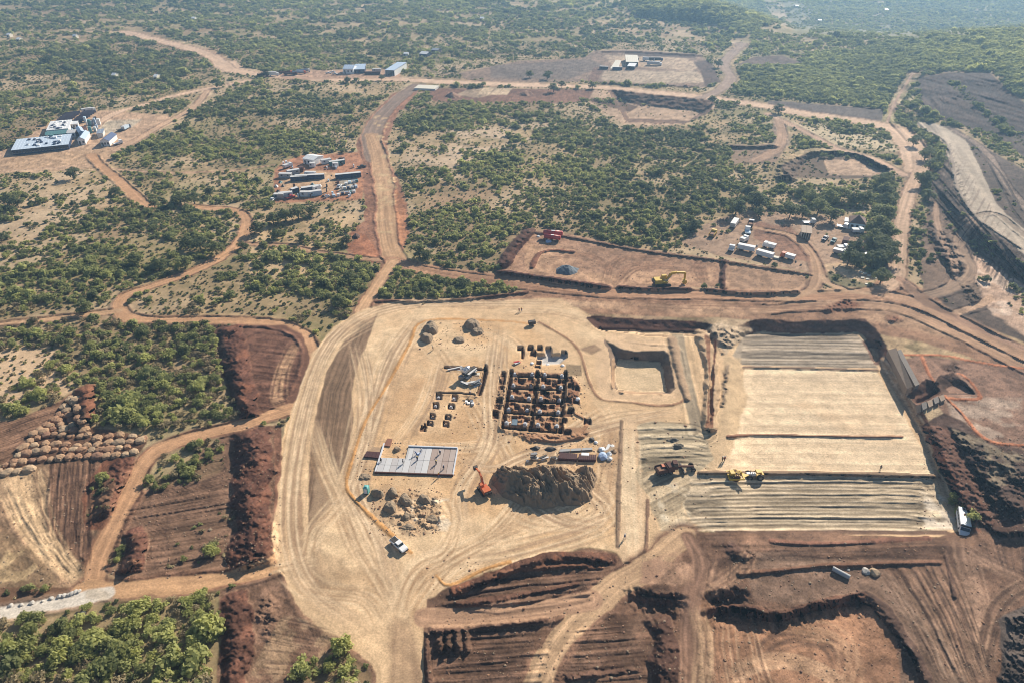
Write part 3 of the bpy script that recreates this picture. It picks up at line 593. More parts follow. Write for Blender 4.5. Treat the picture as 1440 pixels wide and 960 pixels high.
# service road between the pads
paint([(876, 588), (893, 584), (900, 640), (892, 668), (912, 700), (908, 790), (872, 790), (874, 700)], (.55, .41, .265), 1.5, 1.5, 1, .1, oid=2)
tracks([(888, 600), (886, 680), (892, 790)], 6, 4, (.66, .54, .37), .4, .5, seed=180)
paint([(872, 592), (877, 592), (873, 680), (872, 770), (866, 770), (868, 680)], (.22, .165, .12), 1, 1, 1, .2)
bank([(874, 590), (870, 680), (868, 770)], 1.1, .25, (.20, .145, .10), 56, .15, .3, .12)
bank([(911, 700), (909, 760), (906, 784)], 1.1, .3, (.22, .145, .10), 57, .15, .3, .12)
# ------------------------------------------------------------------ south-east and south brown works
SB = [(600, 842), (612, 838), (632, 826), (720, 794), (830, 770), (868, 778), (885, 806), (915, 792), (958, 768), (975, 750), (1140, 748), (1320, 755), (1352, 745), (1372, 740), (1400, 755), (1440, 745), (1600, 745), (1600, 1100), (598, 1100), (596, 960)]
paint(SB, (.155, .095, .065), 1.5, 3, 2, .2, 0)
noisy(SB, (.19, .12, .082), 4, 4, .45, .65, n_mid, .7)
noisy(SB, (.095, .062, .046), 4, 4, .52, .68, fbm(X0, Y0, 9, 4, 330), .6)
paint([(960, 800), (1000, 900), (990, 1100), (1300, 1100), (1300, 950), (1280, 890), (1240, 850), (1100, 860), (1040, 870)], (.23, .135, .085), 5, 4, 3, .15)
noisy([(1100, 865), (1240, 855), (1290, 950), (1000, 1010), (1010, 880)], (.30, .175, .108), 4, 4, .4, .65, n_mid, .7)
paint([(1060, 775), (1180, 785), (1240, 800), (1300, 850), (1330, 960), (1270, 960), (1240, 840), (1110, 850), (1060, 840), (1050, 810)], (.18, .122, .088), 4, 5, 3, .25)
furrow([(610, 880), (700, 872), (780, 880), (760, 960), (740, 1100), (600, 1100)], line=((620, 920), (760, 910)), wl=1.3, amp=.6, lg=30, hamp=.35, seed=14)
furrow([(810, 870), (905, 860), (915, 900), (910, 960), (900, 1100), (780, 1100)], line=((800, 925), (905, 915)), wl=1.0, amp=.5, lg=30, hamp=.28, seed=15)
furrow([(632, 826), (720, 800), (860, 790), (850, 812), (820, 845), (700, 862), (620, 855)], line=((640, 845), (850, 822)), wl=1.8, amp=.5, lg=20, hamp=.5, seed=16)
furrow([(990, 750), (1330, 757), (1330, 790), (1100, 800), (1060, 810), (1000, 770)], line=((1000, 775), (1320, 768)), wl=1.3, amp=.5, lg=50, hamp=.25, seed=17)
furrow([(1250, 800), (1345, 790), (1390, 960), (1310, 960)], line=((1255, 800), (1340, 960)), wl=1.6, amp=.5, lg=50, hamp=.25, seed=18)
bank([(634, 833), (690, 812), (745, 790), (800, 781), (868, 786)], 3.6, 1.3, (.095, .05, .035), 61, .6, c2=(.17, .08, .05))
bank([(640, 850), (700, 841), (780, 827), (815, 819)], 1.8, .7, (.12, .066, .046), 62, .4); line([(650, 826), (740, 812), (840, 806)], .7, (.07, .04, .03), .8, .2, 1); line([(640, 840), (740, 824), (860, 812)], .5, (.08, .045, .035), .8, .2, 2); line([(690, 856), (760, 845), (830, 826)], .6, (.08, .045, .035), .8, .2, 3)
bank([(680, 808), (740, 800), (800, 795), (850, 797)], 1.8, .6, (.15, .078, .05), 63, .4)
bank([(602, 885), (660, 882), (720, 876), (772, 870)], 1.6, .7, (.11, .066, .048), 64, .5)
bank([(601, 888), (600, 930), (606, 980)], 1.6, .8, (.11, .066, .048), 65, .5)
bank([(775, 955), (830, 948), (905, 940)], 1.6, .5, (.11, .066, .048), 66, .5)
for q in range(9): line([(790-q*2, 890+q*9), (850, 886+q*9), (908, 882+q*9)], .35, (.10, .062, .045), .7, .12, 20+q)
for q in range(8): line([(610, 900+q*8), (680, 897+q*8), (765-q*3, 893+q*8)], .35, (.095, .06, .043), .7, .12, 40+q)
rough([(606, 888), (650, 885), (652, 912), (612, 912)], 1.2, 3, 4, None, 67)
for q in range(4): berm([(617+q*13, 889), (619+q*13, 914)], 1.6, .9, None, .4, 68+q)
bank([(920, 862), (934, 895), (938, 930), (932, 1010)], 6.2, 2.2, (.075, .043, .032), 72, .9)
# cut faces
def cut(top, bot, depth, c=(.12, .065, .045)):
    """scarp between two px polylines, ground below it is lower and rises back to level further down"""
    t_ = catmull(top, 4); b_ = catmull(bot, 4)
    q = np.vstack([t_, b_[::-1]]); s = win(q[:, 0].min(), q[:, 0].max(), q[:, 1].min(), q[:, 1].max()+60, 10)
    u = UU[s]; jit = (fbm(X0[s], Y0[s], 1.8, 3, 401)-.5)*16
    vt = np.interp(u, t_[:, 0], t_[:, 1])+jit*.5; vb = np.interp(u, b_[:, 0], b_[:, 1])+jit*.5
    L = u.astype(float); e = sstep(0, 35, u-t_[0, 0])*sstep(0, 30, t_[-1, 0]-u)
    f = np.clip((VV[s]-vt)/(vb-vt+1e-6), 0, 1); back = sstep(70, 0, VV[s]-vb)
    Hh[s] -= depth*f*back*e; nb = sstep(-4, 3, VV[s]-vt)*sstep(22, 6, VV[s]-vb)*e; Hh[s] += nb*((fbm(X0[s], Y0[s]*.5, 1.1, 3, 403)-.5)*2.2)
    m = (f > .02)*(f < .98)*e; col(s, m*1., c, .4, n_sm); VD[s] *= 1-m
cut([(866, 824), (890, 826), (925, 833), (960, 836), (974, 838)], [(866, 838), (890, 846), (925, 852), (960, 852), (974, 850)], 2.1, (.15, .08, .055))
cut([(976, 836), (1010, 828), (1040, 826), (1064, 826)], [(976, 848), (1010, 846), (1040, 844), (1064, 838)], 2.2)
cut([(978, 862), (1010, 850), (1040, 854), (1080, 862), (1120, 856), (1150, 846), (1190, 838), (1215, 833), (1232, 838)], [(978, 866), (1010, 868), (1040, 866), (1080, 876), (1120, 868), (1150, 858), (1190, 852), (1215, 850), (1232, 852)], 2.0)
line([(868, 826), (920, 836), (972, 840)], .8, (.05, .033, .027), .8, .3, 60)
bank([(1205, 838), (1228, 845), (1245, 862), (1262, 885), (1285, 915), (1300, 950), (1306, 985)], 3.6, 1.5, (.085, .055, .043), 75, .6)
bank([(1262, 905), (1280, 912), (1292, 930)], 3.0, 1.0, (.08, .052, .042), 76, .6)
bank([(985, 860), (1040, 852), (1100, 862), (1160, 846), (1220, 836)], 1.8, .5, (.12, .066, .046), 77, .5)
berm([(1085, 760), (1150, 764), (1230, 760), (1306, 756)], 1.5, .6, (.16, .085, .06), .4, 78)
berm([(1040, 806), (1100, 800), (1180, 794), (1320, 790)], 1.5, .6, (.16, .09, .06), .5, 79)
bank([(1022, 765), (1038, 776), (1062, 786)], 4, 1.0, (.09, .055, .042), 80, .6)
berm([(1330, 780), (1338, 815), (1342, 838)], 1.2, .4, (.13, .08, .06), .4, 81)
road([(962, 752), (935, 775), (905, 800), (870, 820), (835, 850), (800, 885), (775, 920), (755, 965), (740, 1010)], 7.5, (.42, .295, .185), (.19, .115, .078), 2, .35, 33, 0, eh=.3)
road([(596, 866), (650, 866), (720, 862), (780, 853), (830, 842)], 5.5, (.36, .235, .155), None, 2, .35, 34)
road([(968, 755), (985, 790), (975, 830), (968, 880), (968, 940), (965, 1010)], 5, (.24, .15, .105), None, 2, .5, 35, eh=.2)
tracks([(975, 850), (990, 900), (985, 960), (985, 1010)], 5, 5, (.40, .28, .18), .45, .5, seed=190)
tracks([(1350, 760), (1362, 800), (1375, 850), (1380, 960)], 8, 9, (.30, .20, .14), .45, .5, seed=191)
tracks([(1450, 815), (1410, 845), (1390, 885), (1378, 960)], 6, 4, (.33, .22, .15), .55, .5, seed=192)
tracks([(1450, 815), (1410, 845), (1390, 885), (1378, 960)], 4, 4, (.11, .07, .05), .5, .5, seed=193)
tracks([(1240, 810), (1290, 860), (1330, 910), (1350, 980)], 9, 10, (.28, .20, .145), .4, .45, seed=194)
tracks([(1200, 812), (1270, 830), (1340, 900)], 5, 9, (.13, .085, .06), .4, .45, seed=195)
tracks([(1070, 945), (1080, 910), (1120, 895), (1170, 905), (1190, 940)], 5, 7, (.13, .08, .055), .45, .5, seed=296)
tracks([(1180, 1000), (1200, 930), (1170, 890), (1100, 880)], 5, 9, (.36, .23, .145), .4, .45, seed=297)
tracks([(1020, 960), (1060, 935), (1110, 930), (1160, 945), (1200, 975)], 7, 6, (.42, .28, .18), .45, .5, seed=196)
tracks([(900, 960), (885, 920), (895, 880), (930, 862)], 3, 5, (.13, .085, .06), .4, .5, seed=197)
tracks([(1060, 765), (1040, 800), (985, 840)], 4, 6, (.32, .21, .14), .4, .45, seed=198)
noisy([(905, 790), (960, 770), (1010, 790), (1000, 820), (900, 820)], (.34, .22, .15), nz=n_sm, lo=.45, hi=.62)
tracks([(1370, 770), (1400, 790), (1450, 810)], 5, 8, (.30, .20, .14), .4, .5, seed=199)
veg([(1120, 800), (1240, 820), (1300, 880), (1340, 960), (1290, 960), (1230, 840), (1100, 830)], .04, 3, 3)
r9 = np.random.default_rng(77)
def lines_between(a0, a1, b0, b1, n, wd, c, alpha, mid=None, seed=0):
    for k in range(n):
        t_ = (k+r9.random()*.8)/n; p = (a0[0]+(a1[0]-a0[0])*t_, a0[1]+(a1[1]-a0[1])*t_); q_ = (b0[0]+(b1[0]-b0[0])*t_, b0[1]+(b1[1]-b0[1])*t_)
        m_ = ((p[0]+q_[0])/2+r9.normal()*2, (p[1]+q_[1])/2+r9.normal()*2)
        if mid: m_ = (m_[0]+mid[0], m_[1]+mid[1])
        line([p, m_, q_], wd*(.6+.8*r9.random()), c, alpha*(.5+.5*r9.random()), .08, seed+k, .4)
DK = (.075, .05, .038); LT = (.30, .20, .135)
lines_between((1232, 800), (1335, 785), (1330, 960), (1400, 960), 24, .5, DK, .8, (0, -12), 200); lines_between((1240, 803), (1335, 790), (1335, 965), (1395, 965), 14, .4, LT, .6, (0, -12), 240)
lines_between((1070, 772), (1072, 786), (1320, 768), (1322, 786), 8, .4, DK, .7, None, 260); lines_between((970, 765), (1050, 765), (975, 825), (1060, 818), 12, .5, DK, .6, (6, 0), 280); lines_between((900, 790), (960, 765), (880, 815), (975, 830), 7, .5, LT, .5, None, 300)
lines_between((985, 870), (1060, 880), (1000, 1000), (1100, 1000), 10, .4, DK, .5, (-5, 0), 320); lines_between((1000, 870), (1070, 880), (1010, 1000), (1110, 1000), 8, .4, (.42, .29, .19), .6, (-5, 0), 340)
lines_between((1380, 755), (1440, 760), (1400, 800), (1450, 830), 8, .5, DK, .6, None, 360); lines_between((160, 800), (215, 685), (318, 790), (322, 650), 22, .35, (.07, .045, .035), .75, None, 380)
lines_between((-20, 655), (60, 655), (95, 815), (120, 812), 22, .6, (.50, .37, .23), .6, (-12, 8), 420); lines_between((72, 652), (138, 650), (70, 745), (128, 790), 20, .35, (.07, .042, .032), .8, None, 450)
lines_between((350, 470), (352, 585), (425, 478), (418, 560), 20, .35, (.075, .042, .032), .75, None, 480); lines_between((0, 605), (10, 648), (90, 575), (80, 600), 9, .5, (.07, .042, .032), .8, None, 510)
lines_between((350, 850), (352, 950), (470, 880), (440, 955), 12, .5, (.09, .06, .045), .6, None, 530)
lines_between((1295, 112), (1390, 104), (1302, 158), (1440, 212), 34, 1.0, (.045, .034, .03), .6, None, 700); lines_between((1292, 120), (1298, 150), (1400, 130), (1436, 190), 10, 1.2, (.14, .10, .08), .5, None, 740)
lines_between((1338, 200), (1372, 305), (1302, 215), (1330, 330), 26, .9, (.05, .038, .032), .8, None, 760); lines_between((1372, 305), (1440, 358), (1345, 340), (1420, 420), 22, .9, (.05, .038, .032), .8, None, 790); lines_between((1338, 204), (1440, 358), (1318, 260), (1410, 395), 18, .8, (.19, .145, .115), .6, None, 820)
road([(1340, 182), (1385, 212), (1418, 262), (1450, 300)], 5, (.19, .145, .115), None, None, .4, 91); line([(1390, 230), (1420, 290), (1450, 330)], 1.6, (.045, .035, .03), .8, .4, 92); line([(1365, 200), (1405, 240), (1440, 300)], 1.2, (.045, .035, .03), .8, .3, 93)
bank([(1300, 182), (1330, 200), (1340, 235), (1346, 264), (1370, 302), (1400, 325), (1440, 352)], 2.2, .8, (.26, .22, .18), 94, .4)
# east dark-red spoil bank, orange ridge lines
paint([(1265, 505), (1290, 500), (1440, 515), (1600, 560), (1600, 640), (1440, 632), (1390, 625), (1340, 590), (1320, 570), (1290, 570), (1275, 535)], (.235, .15, .108), 2, 3, 2, .2, 0)
noisy([(1330, 560), (1440, 560), (1440, 625), (1390, 620), (1345, 590)], (.36, .28, .22), nz=n_sm, lo=.42, hi=.6)
paint([(1296, 598), (1330, 578), (1355, 590), (1385, 618), (1440, 632), (1600, 660), (1600, 760), (1440, 748), (1405, 756), (1380, 745), (1350, 690), (1318, 630)], (.085, .054, .042), 2, 3, 3, .4, 0)
rough([(1340, 610), (1355, 600), (1385, 622), (1440, 640), (1600, 670), (1600, 745), (1440, 735), (1400, 735), (1375, 700)], .9, 3.2, 6, None, 90, base=.2)
bank([(1312, 598), (1335, 640), (1358, 690), (1385, 738)], 8, 1.3, (.12, .066, .048), 91, .7)
bank([(1345, 596), (1375, 640), (1405, 690), (1440, 725)], 8, 1.8, (.075, .05, .04), 92, .9); bank([(1375, 622), (1420, 660), (1500, 700)], 8, 1.5, (.075, .055, .045), 93, .9); bank([(1385, 738), (1415, 748), (1470, 742)], 5, 1.8, (.07, .042, .032), 94, .6)
noisy([(1340, 600), (1440, 640), (1440, 700), (1380, 680)], (.17, .14, .10), nz=n_sm, lo=.45, hi=.6)
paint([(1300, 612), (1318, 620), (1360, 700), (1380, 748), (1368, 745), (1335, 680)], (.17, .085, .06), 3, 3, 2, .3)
for q, pp in enumerate([[(1245, 500), (1285, 499), (1330, 500), (1370, 508), (1440, 518), (1560, 530)], [(1296, 500), (1308, 528), (1330, 558), (1352, 580), (1375, 608), (1400, 622), (1440, 626), (1560, 640)],
                        [(1330, 560), (1355, 561), (1378, 559), (1368, 540), (1355, 528), (1345, 524)]]):
    line(pp, 1.3, (.42, .18, .095), .85, 0, 0, .1); bank(pp, 1.15, .25, (.40, .17, .09), 100+q, .15, .35, .12)
step([(1340, 524), (1322, 528), (1312, 540), (1325, 555), (1372, 556), (1362, 540), (1352, 532)], [(1340, 542), (1330, 546), (1336, 553), (1366, 553), (1356, 545)], 1.8, (.10, .062, .045))
rough([(1328, 512), (1345, 508), (1352, 518), (1340, 524), (1326, 520)], .8, 3, 3, (.10, .062, .045), 104)
step([(1276, 556), (1302, 532), (1320, 538), (1325, 552), (1308, 562), (1295, 572)], [(1290, 566), (1306, 558), (1316, 552), (1300, 564)], 3.5, (.11, .06, .042))
veg([(1306, 558), (1322, 548), (1325, 555), (1312, 564)], .9, 1, 1)
step([(1212, 480), (1235, 474), (1244, 495), (1236, 512), (1230, 512)], [(1222, 490), (1234, 490), (1236, 505), (1232, 508)], 1.5, (.16, .10, .075))
paint([(1400, 870), (1440, 850), (1600, 800), (1600, 1100), (1400, 1100), (1408, 920)], (.075, .062, .055), 3, 3, 3, .3, 0)
rough([(1410, 870), (1440, 855), (1600, 820), (1600, 1100), (1405, 1100)], 1.4, 1.8, 4, None, 105)
# stockpiles drawn as relief of the pad: foundation surroundings
rough([(704, 524), (712, 524), (703, 590), (693, 590), (696, 560)], .6, 1.8, 2, (.36, .24, .145), 110)
paint([(735, 604), (820, 600), (828, 612), (800, 622), (740, 622)], (.34, .21, .125), 3, 3, 2, .25)
paint([(796, 512), (817, 513), (818, 528), (797, 527)], (.25, .19, .12), .8, 0, .5, .1)
paint([(815, 490), (835, 484), (846, 492), (830, 499)], (.30, .21, .135), 2, 2, 1, .2)
paint([(870, 600), (868, 700), (860, 690), (835, 640), (850, 600)], (.36, .24, .145), 5, 3, 2, .1, alpha=.6)
veg([(20, 655), (-10, 672), (-10, 650), (90, 570), (92, 556), (122, 556), (126, 596), (200, 608), (208, 620), (195, 642), (150, 648)], 0, 2, 0)
veg([(780, 405), (1060, 420), (1240, 420), (1450, 520), (1450, 640), (1280, 640), (1200, 470), (1060, 470), (820, 470)], 0, 3, 2)
veg([(900, 745), (1400, 745), (1450, 1000), (600, 1000), (600, 860), (640, 800)], 0, 3, 2)
# clods, pebbles and litter on everything that has been dug or driven over
dg = (OID == 0)*np.clip(1-VD*6, 0, 1); cl_ = fbm(X0, Y0, .75, 2, 701)*.6+rng.random((NV, NU))*.4
A *= (1-.42*sstep(.66, .80, cl_)*dg)[..., None]; A *= (1+.30*sstep(.30, .18, cl_)*dg)[..., None]; Hh += (cl_-.5)*.16*dg
pd = (OID == 3)*1.; A *= (1-.22*sstep(.72, .84, cl_)*pd)[..., None]
fl = fbm(X0, Y0, 2.6, 4, 703)-.5; A *= (1+np.clip(fl*1.5, -.25, .25)*(.35+.65*dg))[..., None]
VD *= .80
# ---- dug foundations (relief): trench grid, square footing pits, formed pit with pale blinding
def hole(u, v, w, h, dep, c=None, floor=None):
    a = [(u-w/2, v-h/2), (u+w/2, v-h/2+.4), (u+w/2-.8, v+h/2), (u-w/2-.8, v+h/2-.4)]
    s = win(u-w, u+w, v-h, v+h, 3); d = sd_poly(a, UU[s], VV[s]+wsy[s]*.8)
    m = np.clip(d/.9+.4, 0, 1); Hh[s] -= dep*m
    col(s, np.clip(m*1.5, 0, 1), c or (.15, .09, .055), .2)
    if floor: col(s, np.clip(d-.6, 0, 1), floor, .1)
def trench(pts, wd, dep, c=(.13, .08, .05)):  # trench colour painted dark, adding to the shade inside it
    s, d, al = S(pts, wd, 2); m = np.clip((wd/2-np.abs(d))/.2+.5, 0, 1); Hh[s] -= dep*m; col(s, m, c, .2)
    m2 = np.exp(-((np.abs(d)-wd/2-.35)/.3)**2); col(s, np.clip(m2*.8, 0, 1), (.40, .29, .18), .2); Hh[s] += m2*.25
paint([(718, 522), (797, 524), (790, 610), (706, 603)], (.33, .20, .12), 1, 1, 1, .3)
rough([(719, 524), (797, 526), (790, 608), (706, 602)], .5, 1.6, 2, None, 201)
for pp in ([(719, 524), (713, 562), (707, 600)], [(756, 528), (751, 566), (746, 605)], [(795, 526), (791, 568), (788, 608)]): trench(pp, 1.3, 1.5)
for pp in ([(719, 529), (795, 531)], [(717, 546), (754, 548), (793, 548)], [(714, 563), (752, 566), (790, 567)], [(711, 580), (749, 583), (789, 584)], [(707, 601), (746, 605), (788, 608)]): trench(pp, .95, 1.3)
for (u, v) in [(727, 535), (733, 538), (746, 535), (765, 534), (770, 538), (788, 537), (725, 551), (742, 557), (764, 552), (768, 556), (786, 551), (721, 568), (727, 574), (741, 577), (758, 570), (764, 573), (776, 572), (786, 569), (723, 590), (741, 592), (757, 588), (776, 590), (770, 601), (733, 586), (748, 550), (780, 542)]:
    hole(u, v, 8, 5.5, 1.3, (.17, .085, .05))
paint([(797, 540), (812, 540), (815, 566), (797, 568)], (.27, .15, .09), 2, 2, 1, .3)
rough([(797, 530), (808, 528), (814, 545), (814, 566), (797, 568)], 1.0, 1.8, 2, (.24, .13, .08), 202)
rough([(712, 604), (740, 608), (790, 612), (824, 605), (822, 612), (790, 622), (750, 622), (735, 612)], .7, 1.8, 2, (.30, .18, .11), 203)
for (u, v, w_, h_) in [(732, 492, 9, 3.5), (735, 499, 3.5, 11), (746, 491, 8, 5), (759, 491, 7.5, 5), (750, 498.5, 9, 6), (758, 511, 8, 5), (756, 516.5, 8, 3)]: hole(u, v, w_, h_, 1.5)
BP = [(767, 491), (775.5, 491), (775.5, 501), (789, 501), (789, 497), (797, 497.5), (797, 503), (793, 506), (787, 512), (762, 512.5), (762, 506), (755, 505.5), (755, 501), (767, 501)]
s = win(750, 800, 488, 516, 3); d = sd_poly(BP, UU[s], VV[s]); m = np.clip(d/.9+.4, 0, 1); Hh[s] -= 1.7*m; col(s, m, (.46, .47, .47), .06)
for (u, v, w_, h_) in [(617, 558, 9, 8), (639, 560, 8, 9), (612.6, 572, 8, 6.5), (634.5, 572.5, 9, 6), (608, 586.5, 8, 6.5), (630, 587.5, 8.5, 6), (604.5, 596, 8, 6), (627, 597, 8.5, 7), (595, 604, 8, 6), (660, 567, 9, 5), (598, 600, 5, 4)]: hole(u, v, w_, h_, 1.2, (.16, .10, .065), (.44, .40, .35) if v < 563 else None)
trench([(683, 521), (678, 540), (673, 555)], 1.3, 1.5); trench([(625, 518), (655, 519), (683, 521)], .9, 1.0); trench([(617, 552), (645, 553), (668, 555)], .5, .6)
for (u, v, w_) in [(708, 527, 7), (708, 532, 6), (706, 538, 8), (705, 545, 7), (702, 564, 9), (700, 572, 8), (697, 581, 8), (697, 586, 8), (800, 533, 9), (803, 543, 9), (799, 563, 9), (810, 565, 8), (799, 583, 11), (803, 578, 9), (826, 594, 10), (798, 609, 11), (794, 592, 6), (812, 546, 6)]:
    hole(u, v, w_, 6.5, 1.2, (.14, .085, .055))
berm([(808, 580), (825, 592), (818, 606), (800, 614)], 1.2, .35, (.33, .20, .12), .5, 204)
berm([(740, 612), (780, 620), (820, 614)], 1.5, .4, (.3, .18, .11), .5, 205)
for s_, r_ in WR: Hh[s_] += r_*(1-RM[s_])*(OID[s_] != 3)
vg = np.clip(VD, 0, 1)*np.clip(.3+n_mid*.9, 0, 1)*.6; vg *= (OID == 0)
A[:] = A*(1-vg[..., None])+np.array((.25, .205, .115))*vg[..., None]
A *= np.array((1.05, .97, .89)); A = np.clip(A, .015, .75)
# ------------------------------------------------------------------ keep every column single valued as seen from the air, then place
Dr = Drow[:, None]*np.ones((1, NU))
iv = np.where((VV[:, 0] > -5) & (VV[:, 0] < 1000))[0]
for k in range(iv[-1]-1, iv[0]-1, -1):
    dn = Dr[k+1]*(1-Hh[k+1]/HC)
    cap = HC*(1-dn*1.00002/Dr[k])
    Hh[k] = np.minimum(Hh[k], cap)
f_ = 1-Hh/HC
PX = X0*f_; PY = Y0*f_; PZ = Hh
behind = Y0 < 60
PX = np.where(behind, X0, PX); PY = np.where(behind, Y0, PY)
def at(u, v):
    """world point of the ground seen at photo pixel (u, v)"""
    i = np.clip(np.searchsorted(V, v)-1, 0, NV-2); j = np.clip(np.searchsorted(U, u)-1, 0, NU-2)
    a = (v-V[i])/(V[i+1]-V[i]); b = (u-U[j])/(U[j+1]-U[j])
    g = lambda Q: (Q[i, j]*(1-b)+Q[i, j+1]*b)*(1-a)+(Q[i+1, j]*(1-b)+Q[i+1, j+1]*b)*a
    return float(g(PX)), float(g(PY)), float(g(PZ))
# ------------------------------------------------------------------ materials
def newmat(name):
    m = bpy.data.materials.new(name); m.use_nodes = True
    n = m.node_tree.nodes; b = n["Principled BSDF"]; return m, n, m.node_tree.links, b
def mat(name, c, rough=.7, metal=0., var=.12, scale=1.5, dust=.0, spec=.3):
    """procedural painted/earthy surface: two noises vary the colour, dust settles by noise"""
    m, n, l, b = newmat(name)
    tc = n.new("ShaderNodeTexCoord"); nz = n.new("ShaderNodeTexNoise"); nz.inputs['Scale'].default_value = scale; nz.inputs['Detail'].default_value = 4
    l.new(tc.outputs['Object'], nz.inputs['Vector'])
    mr = n.new("ShaderNodeMapRange"); mr.inputs[3].default_value = 1-var; mr.inputs[4].default_value = 1+var
    l.new(nz.outputs[0], mr.inputs[0])
    mx = n.new("ShaderNodeMix"); mx.data_type = 'RGBA'; mx.inputs[6].default_value = (*c, 1); mx.inputs[7].default_value = (.36, .25, .16, 1)
    r2 = n.new("ShaderNodeMapRange"); r2.inputs[1].default_value = .45; r2.inputs[2].default_value = .75; r2.inputs[4].default_value = dust
    l.new(nz.outputs[0], r2.inputs[0]); l.new(r2.outputs[0], mx.inputs[0])
    vm = n.new("ShaderNodeVectorMath"); vm.operation = 'SCALE'
    l.new(mx.outputs[2], vm.inputs[0]); l.new(mr.outputs[0], vm.inputs['Scale'])
    l.new(vm.outputs[0], b.inputs['Base Color'])
    b.inputs['Roughness'].default_value = rough; b.inputs['Metallic'].default_value = metal
    b.inputs['Specular IOR Level'].default_value = spec
    return m
gm_, n, l, b = newmat("earth")
at_ = n.new("ShaderNodeAttribute"); at_.attribute_name = "albedo"
tc = n.new("ShaderNodeTexCoord")
nz = n.new("ShaderNodeTexNoise"); nz.inputs['Scale'].default_value = .55; nz.inputs['Detail'].default_value = 9; nz.inputs['Roughness'].default_value = .68
nz2 = n.new("ShaderNodeTexNoise"); nz2.inputs['Scale'].default_value = 2.2; nz2.inputs['Detail'].default_value = 5; nz2.inputs['Roughness'].default_value = .7
for q in (nz, nz2): l.new(tc.outputs['Object'], q.inputs['Vector'])
mr = n.new("ShaderNodeMapRange"); mr.inputs[1].default_value = .3; mr.inputs[2].default_value = .7; mr.inputs[3].default_value = .88; mr.inputs[4].default_value = 1.12
l.new(nz.outputs[0], mr.inputs[0])
mr2 = n.new("ShaderNodeMapRange"); mr2.inputs[1].default_value = .32; mr2.inputs[2].default_value = .68; mr2.inputs[3].default_value = .80; mr2.inputs[4].default_value = 1.2
l.new(nz2.outputs[0], mr2.inputs[0])
mu = n.new("ShaderNodeMath"); mu.operation = 'MULTIPLY'; l.new(mr.outputs[0], mu.inputs[0]); l.new(mr2.outputs[0], mu.inputs[1])
vm = n.new("ShaderNodeVectorMath"); vm.operation = 'SCALE'; l.new(at_.outputs['Color'], vm.inputs[0]); l.new(mu.outputs[0], vm.inputs['Scale'])
l.new(vm.outputs[0], b.inputs['Base Color']); b.inputs['Roughness'].default_value = .95; b.inputs['Specular IOR Level'].default_value = .1
bp = n.new("ShaderNodeBump"); bp.inputs['Distance'].default_value = .3; bp.inputs['Strength'].default_value = .22
l.new(nz.outputs[0], bp.inputs['Height']); l.new(bp.outputs[0], b.inputs['Normal'])
EARTH = gm_
# ------------------------------------------------------------------ terrain meshes: one sheet, cut along the edges of roads, pad and pit
idx = np.arange(NV*NU).reshape(NV, NU)
co = np.stack([PX, PY, PZ], -1).reshape(-1, 3)
ca = np.concatenate([A, np.ones((NV, NU, 1))], -1).reshape(-1, 4)
q0 = np.stack([idx[1:, :-1], idx[1:, 1:], idx[:-1, 1:], idx[:-1, :-1]], -1).reshape(-1, 4)
# shared vertex normals so the cuts do not show
P3 = co.reshape(NV, NU, 3)
du = np.gradient(P3, axis=1); dv = np.gradient(P3, axis=0)
nn = np.cross(du, -dv); nn /= np.linalg.norm(nn, axis=-1, keepdims=True)+1e-12
nn *= np.sign(nn[..., 2:3]+1e-9); nn = nn.reshape(-1, 3)
fo = OID[1:, :-1].reshape(-1)
def terr(name, k, label=None):
    fs = q0[fo == k]
    if len(fs) == 0: return
    used = np.unique(fs); rm = np.full(NV*NU, -1); rm[used] = np.arange(len(used)); fs = rm[fs]
    me = bpy.data.meshes.new(name)
    me.vertices.add(len(used)); me.vertices.foreach_set('co', co[used].ravel().astype(np.float32))
    me.loops.add(len(fs)*4); me.loops.foreach_set('vertex_index', fs.ravel().astype(np.int32))
    me.polygons.add(len(fs)); me.polygons.foreach_set('loop_start', np.arange(len(fs), dtype=np.int32)*4)
    me.update(calc_edges=True)
    a = me.attributes.new("albedo", 'FLOAT_COLOR', 'POINT'); a.data.foreach_set('color', ca[used].ravel().astype(np.float32))
    me.shade_smooth()
    me.normals_split_custom_set_from_vertices(nn[used].tolist())
    me.materials.append(EARTH)
    o = link(bpy.data.objects.new(name, me)); o['kind'] = 'structure'
    if label: o['label'] = label
    return o
terr('ground', 0, 'red and tan savanna ground with ploughed and excavated earth reaching the horizon')
terr('road', 2, 'network of unpaved dirt roads across the site')
terr('construction_pad', 3, 'levelled sand coloured construction pad with wheel tracks')
terr('pit_floor', 4, 'pale floor of the square excavated pit')
# ------------------------------------------------------------------ air
def haze():
    m, n, l, b = newmat("air"); n.remove(b)
    v = n.new("ShaderNodeVolumePrincipled"); v.inputs['Color'].default_value = (.42, .70, 1, 1); v.inputs['Density'].default_value = HAZE
    v.inputs['Anisotropy'].default_value = .3
    l.new(v.outputs[0], n["Material Output"].inputs['Volume'])
    zlo = float(PZ.min())-1.5; x1 = float(np.abs(PX).max())+50; y0 = float(PY.min())-50; y1 = float(PY.max())+50
    me = bpy.data.meshes.new("haze"); bm = bmesh.new(); bmesh.ops.create_cube(bm, size=1)
    bmesh.ops.scale(bm, vec=(2*x1, y1-y0, HC+14-zlo), verts=bm.verts); bmesh.ops.translate(bm, vec=(0, (y0+y1)/2, (HC+14+zlo)/2), verts=bm.verts)
    bm.to_mesh(me); me.materials.append(m); o = link(bpy.data.objects.new("haze", me)); o['kind'] = 'stuff'; o['label'] = 'thin blue haze in the air over the site'; o['category'] = 'haze'
HAZE = .00026
if not os.environ.get('NOHAZE'): haze()
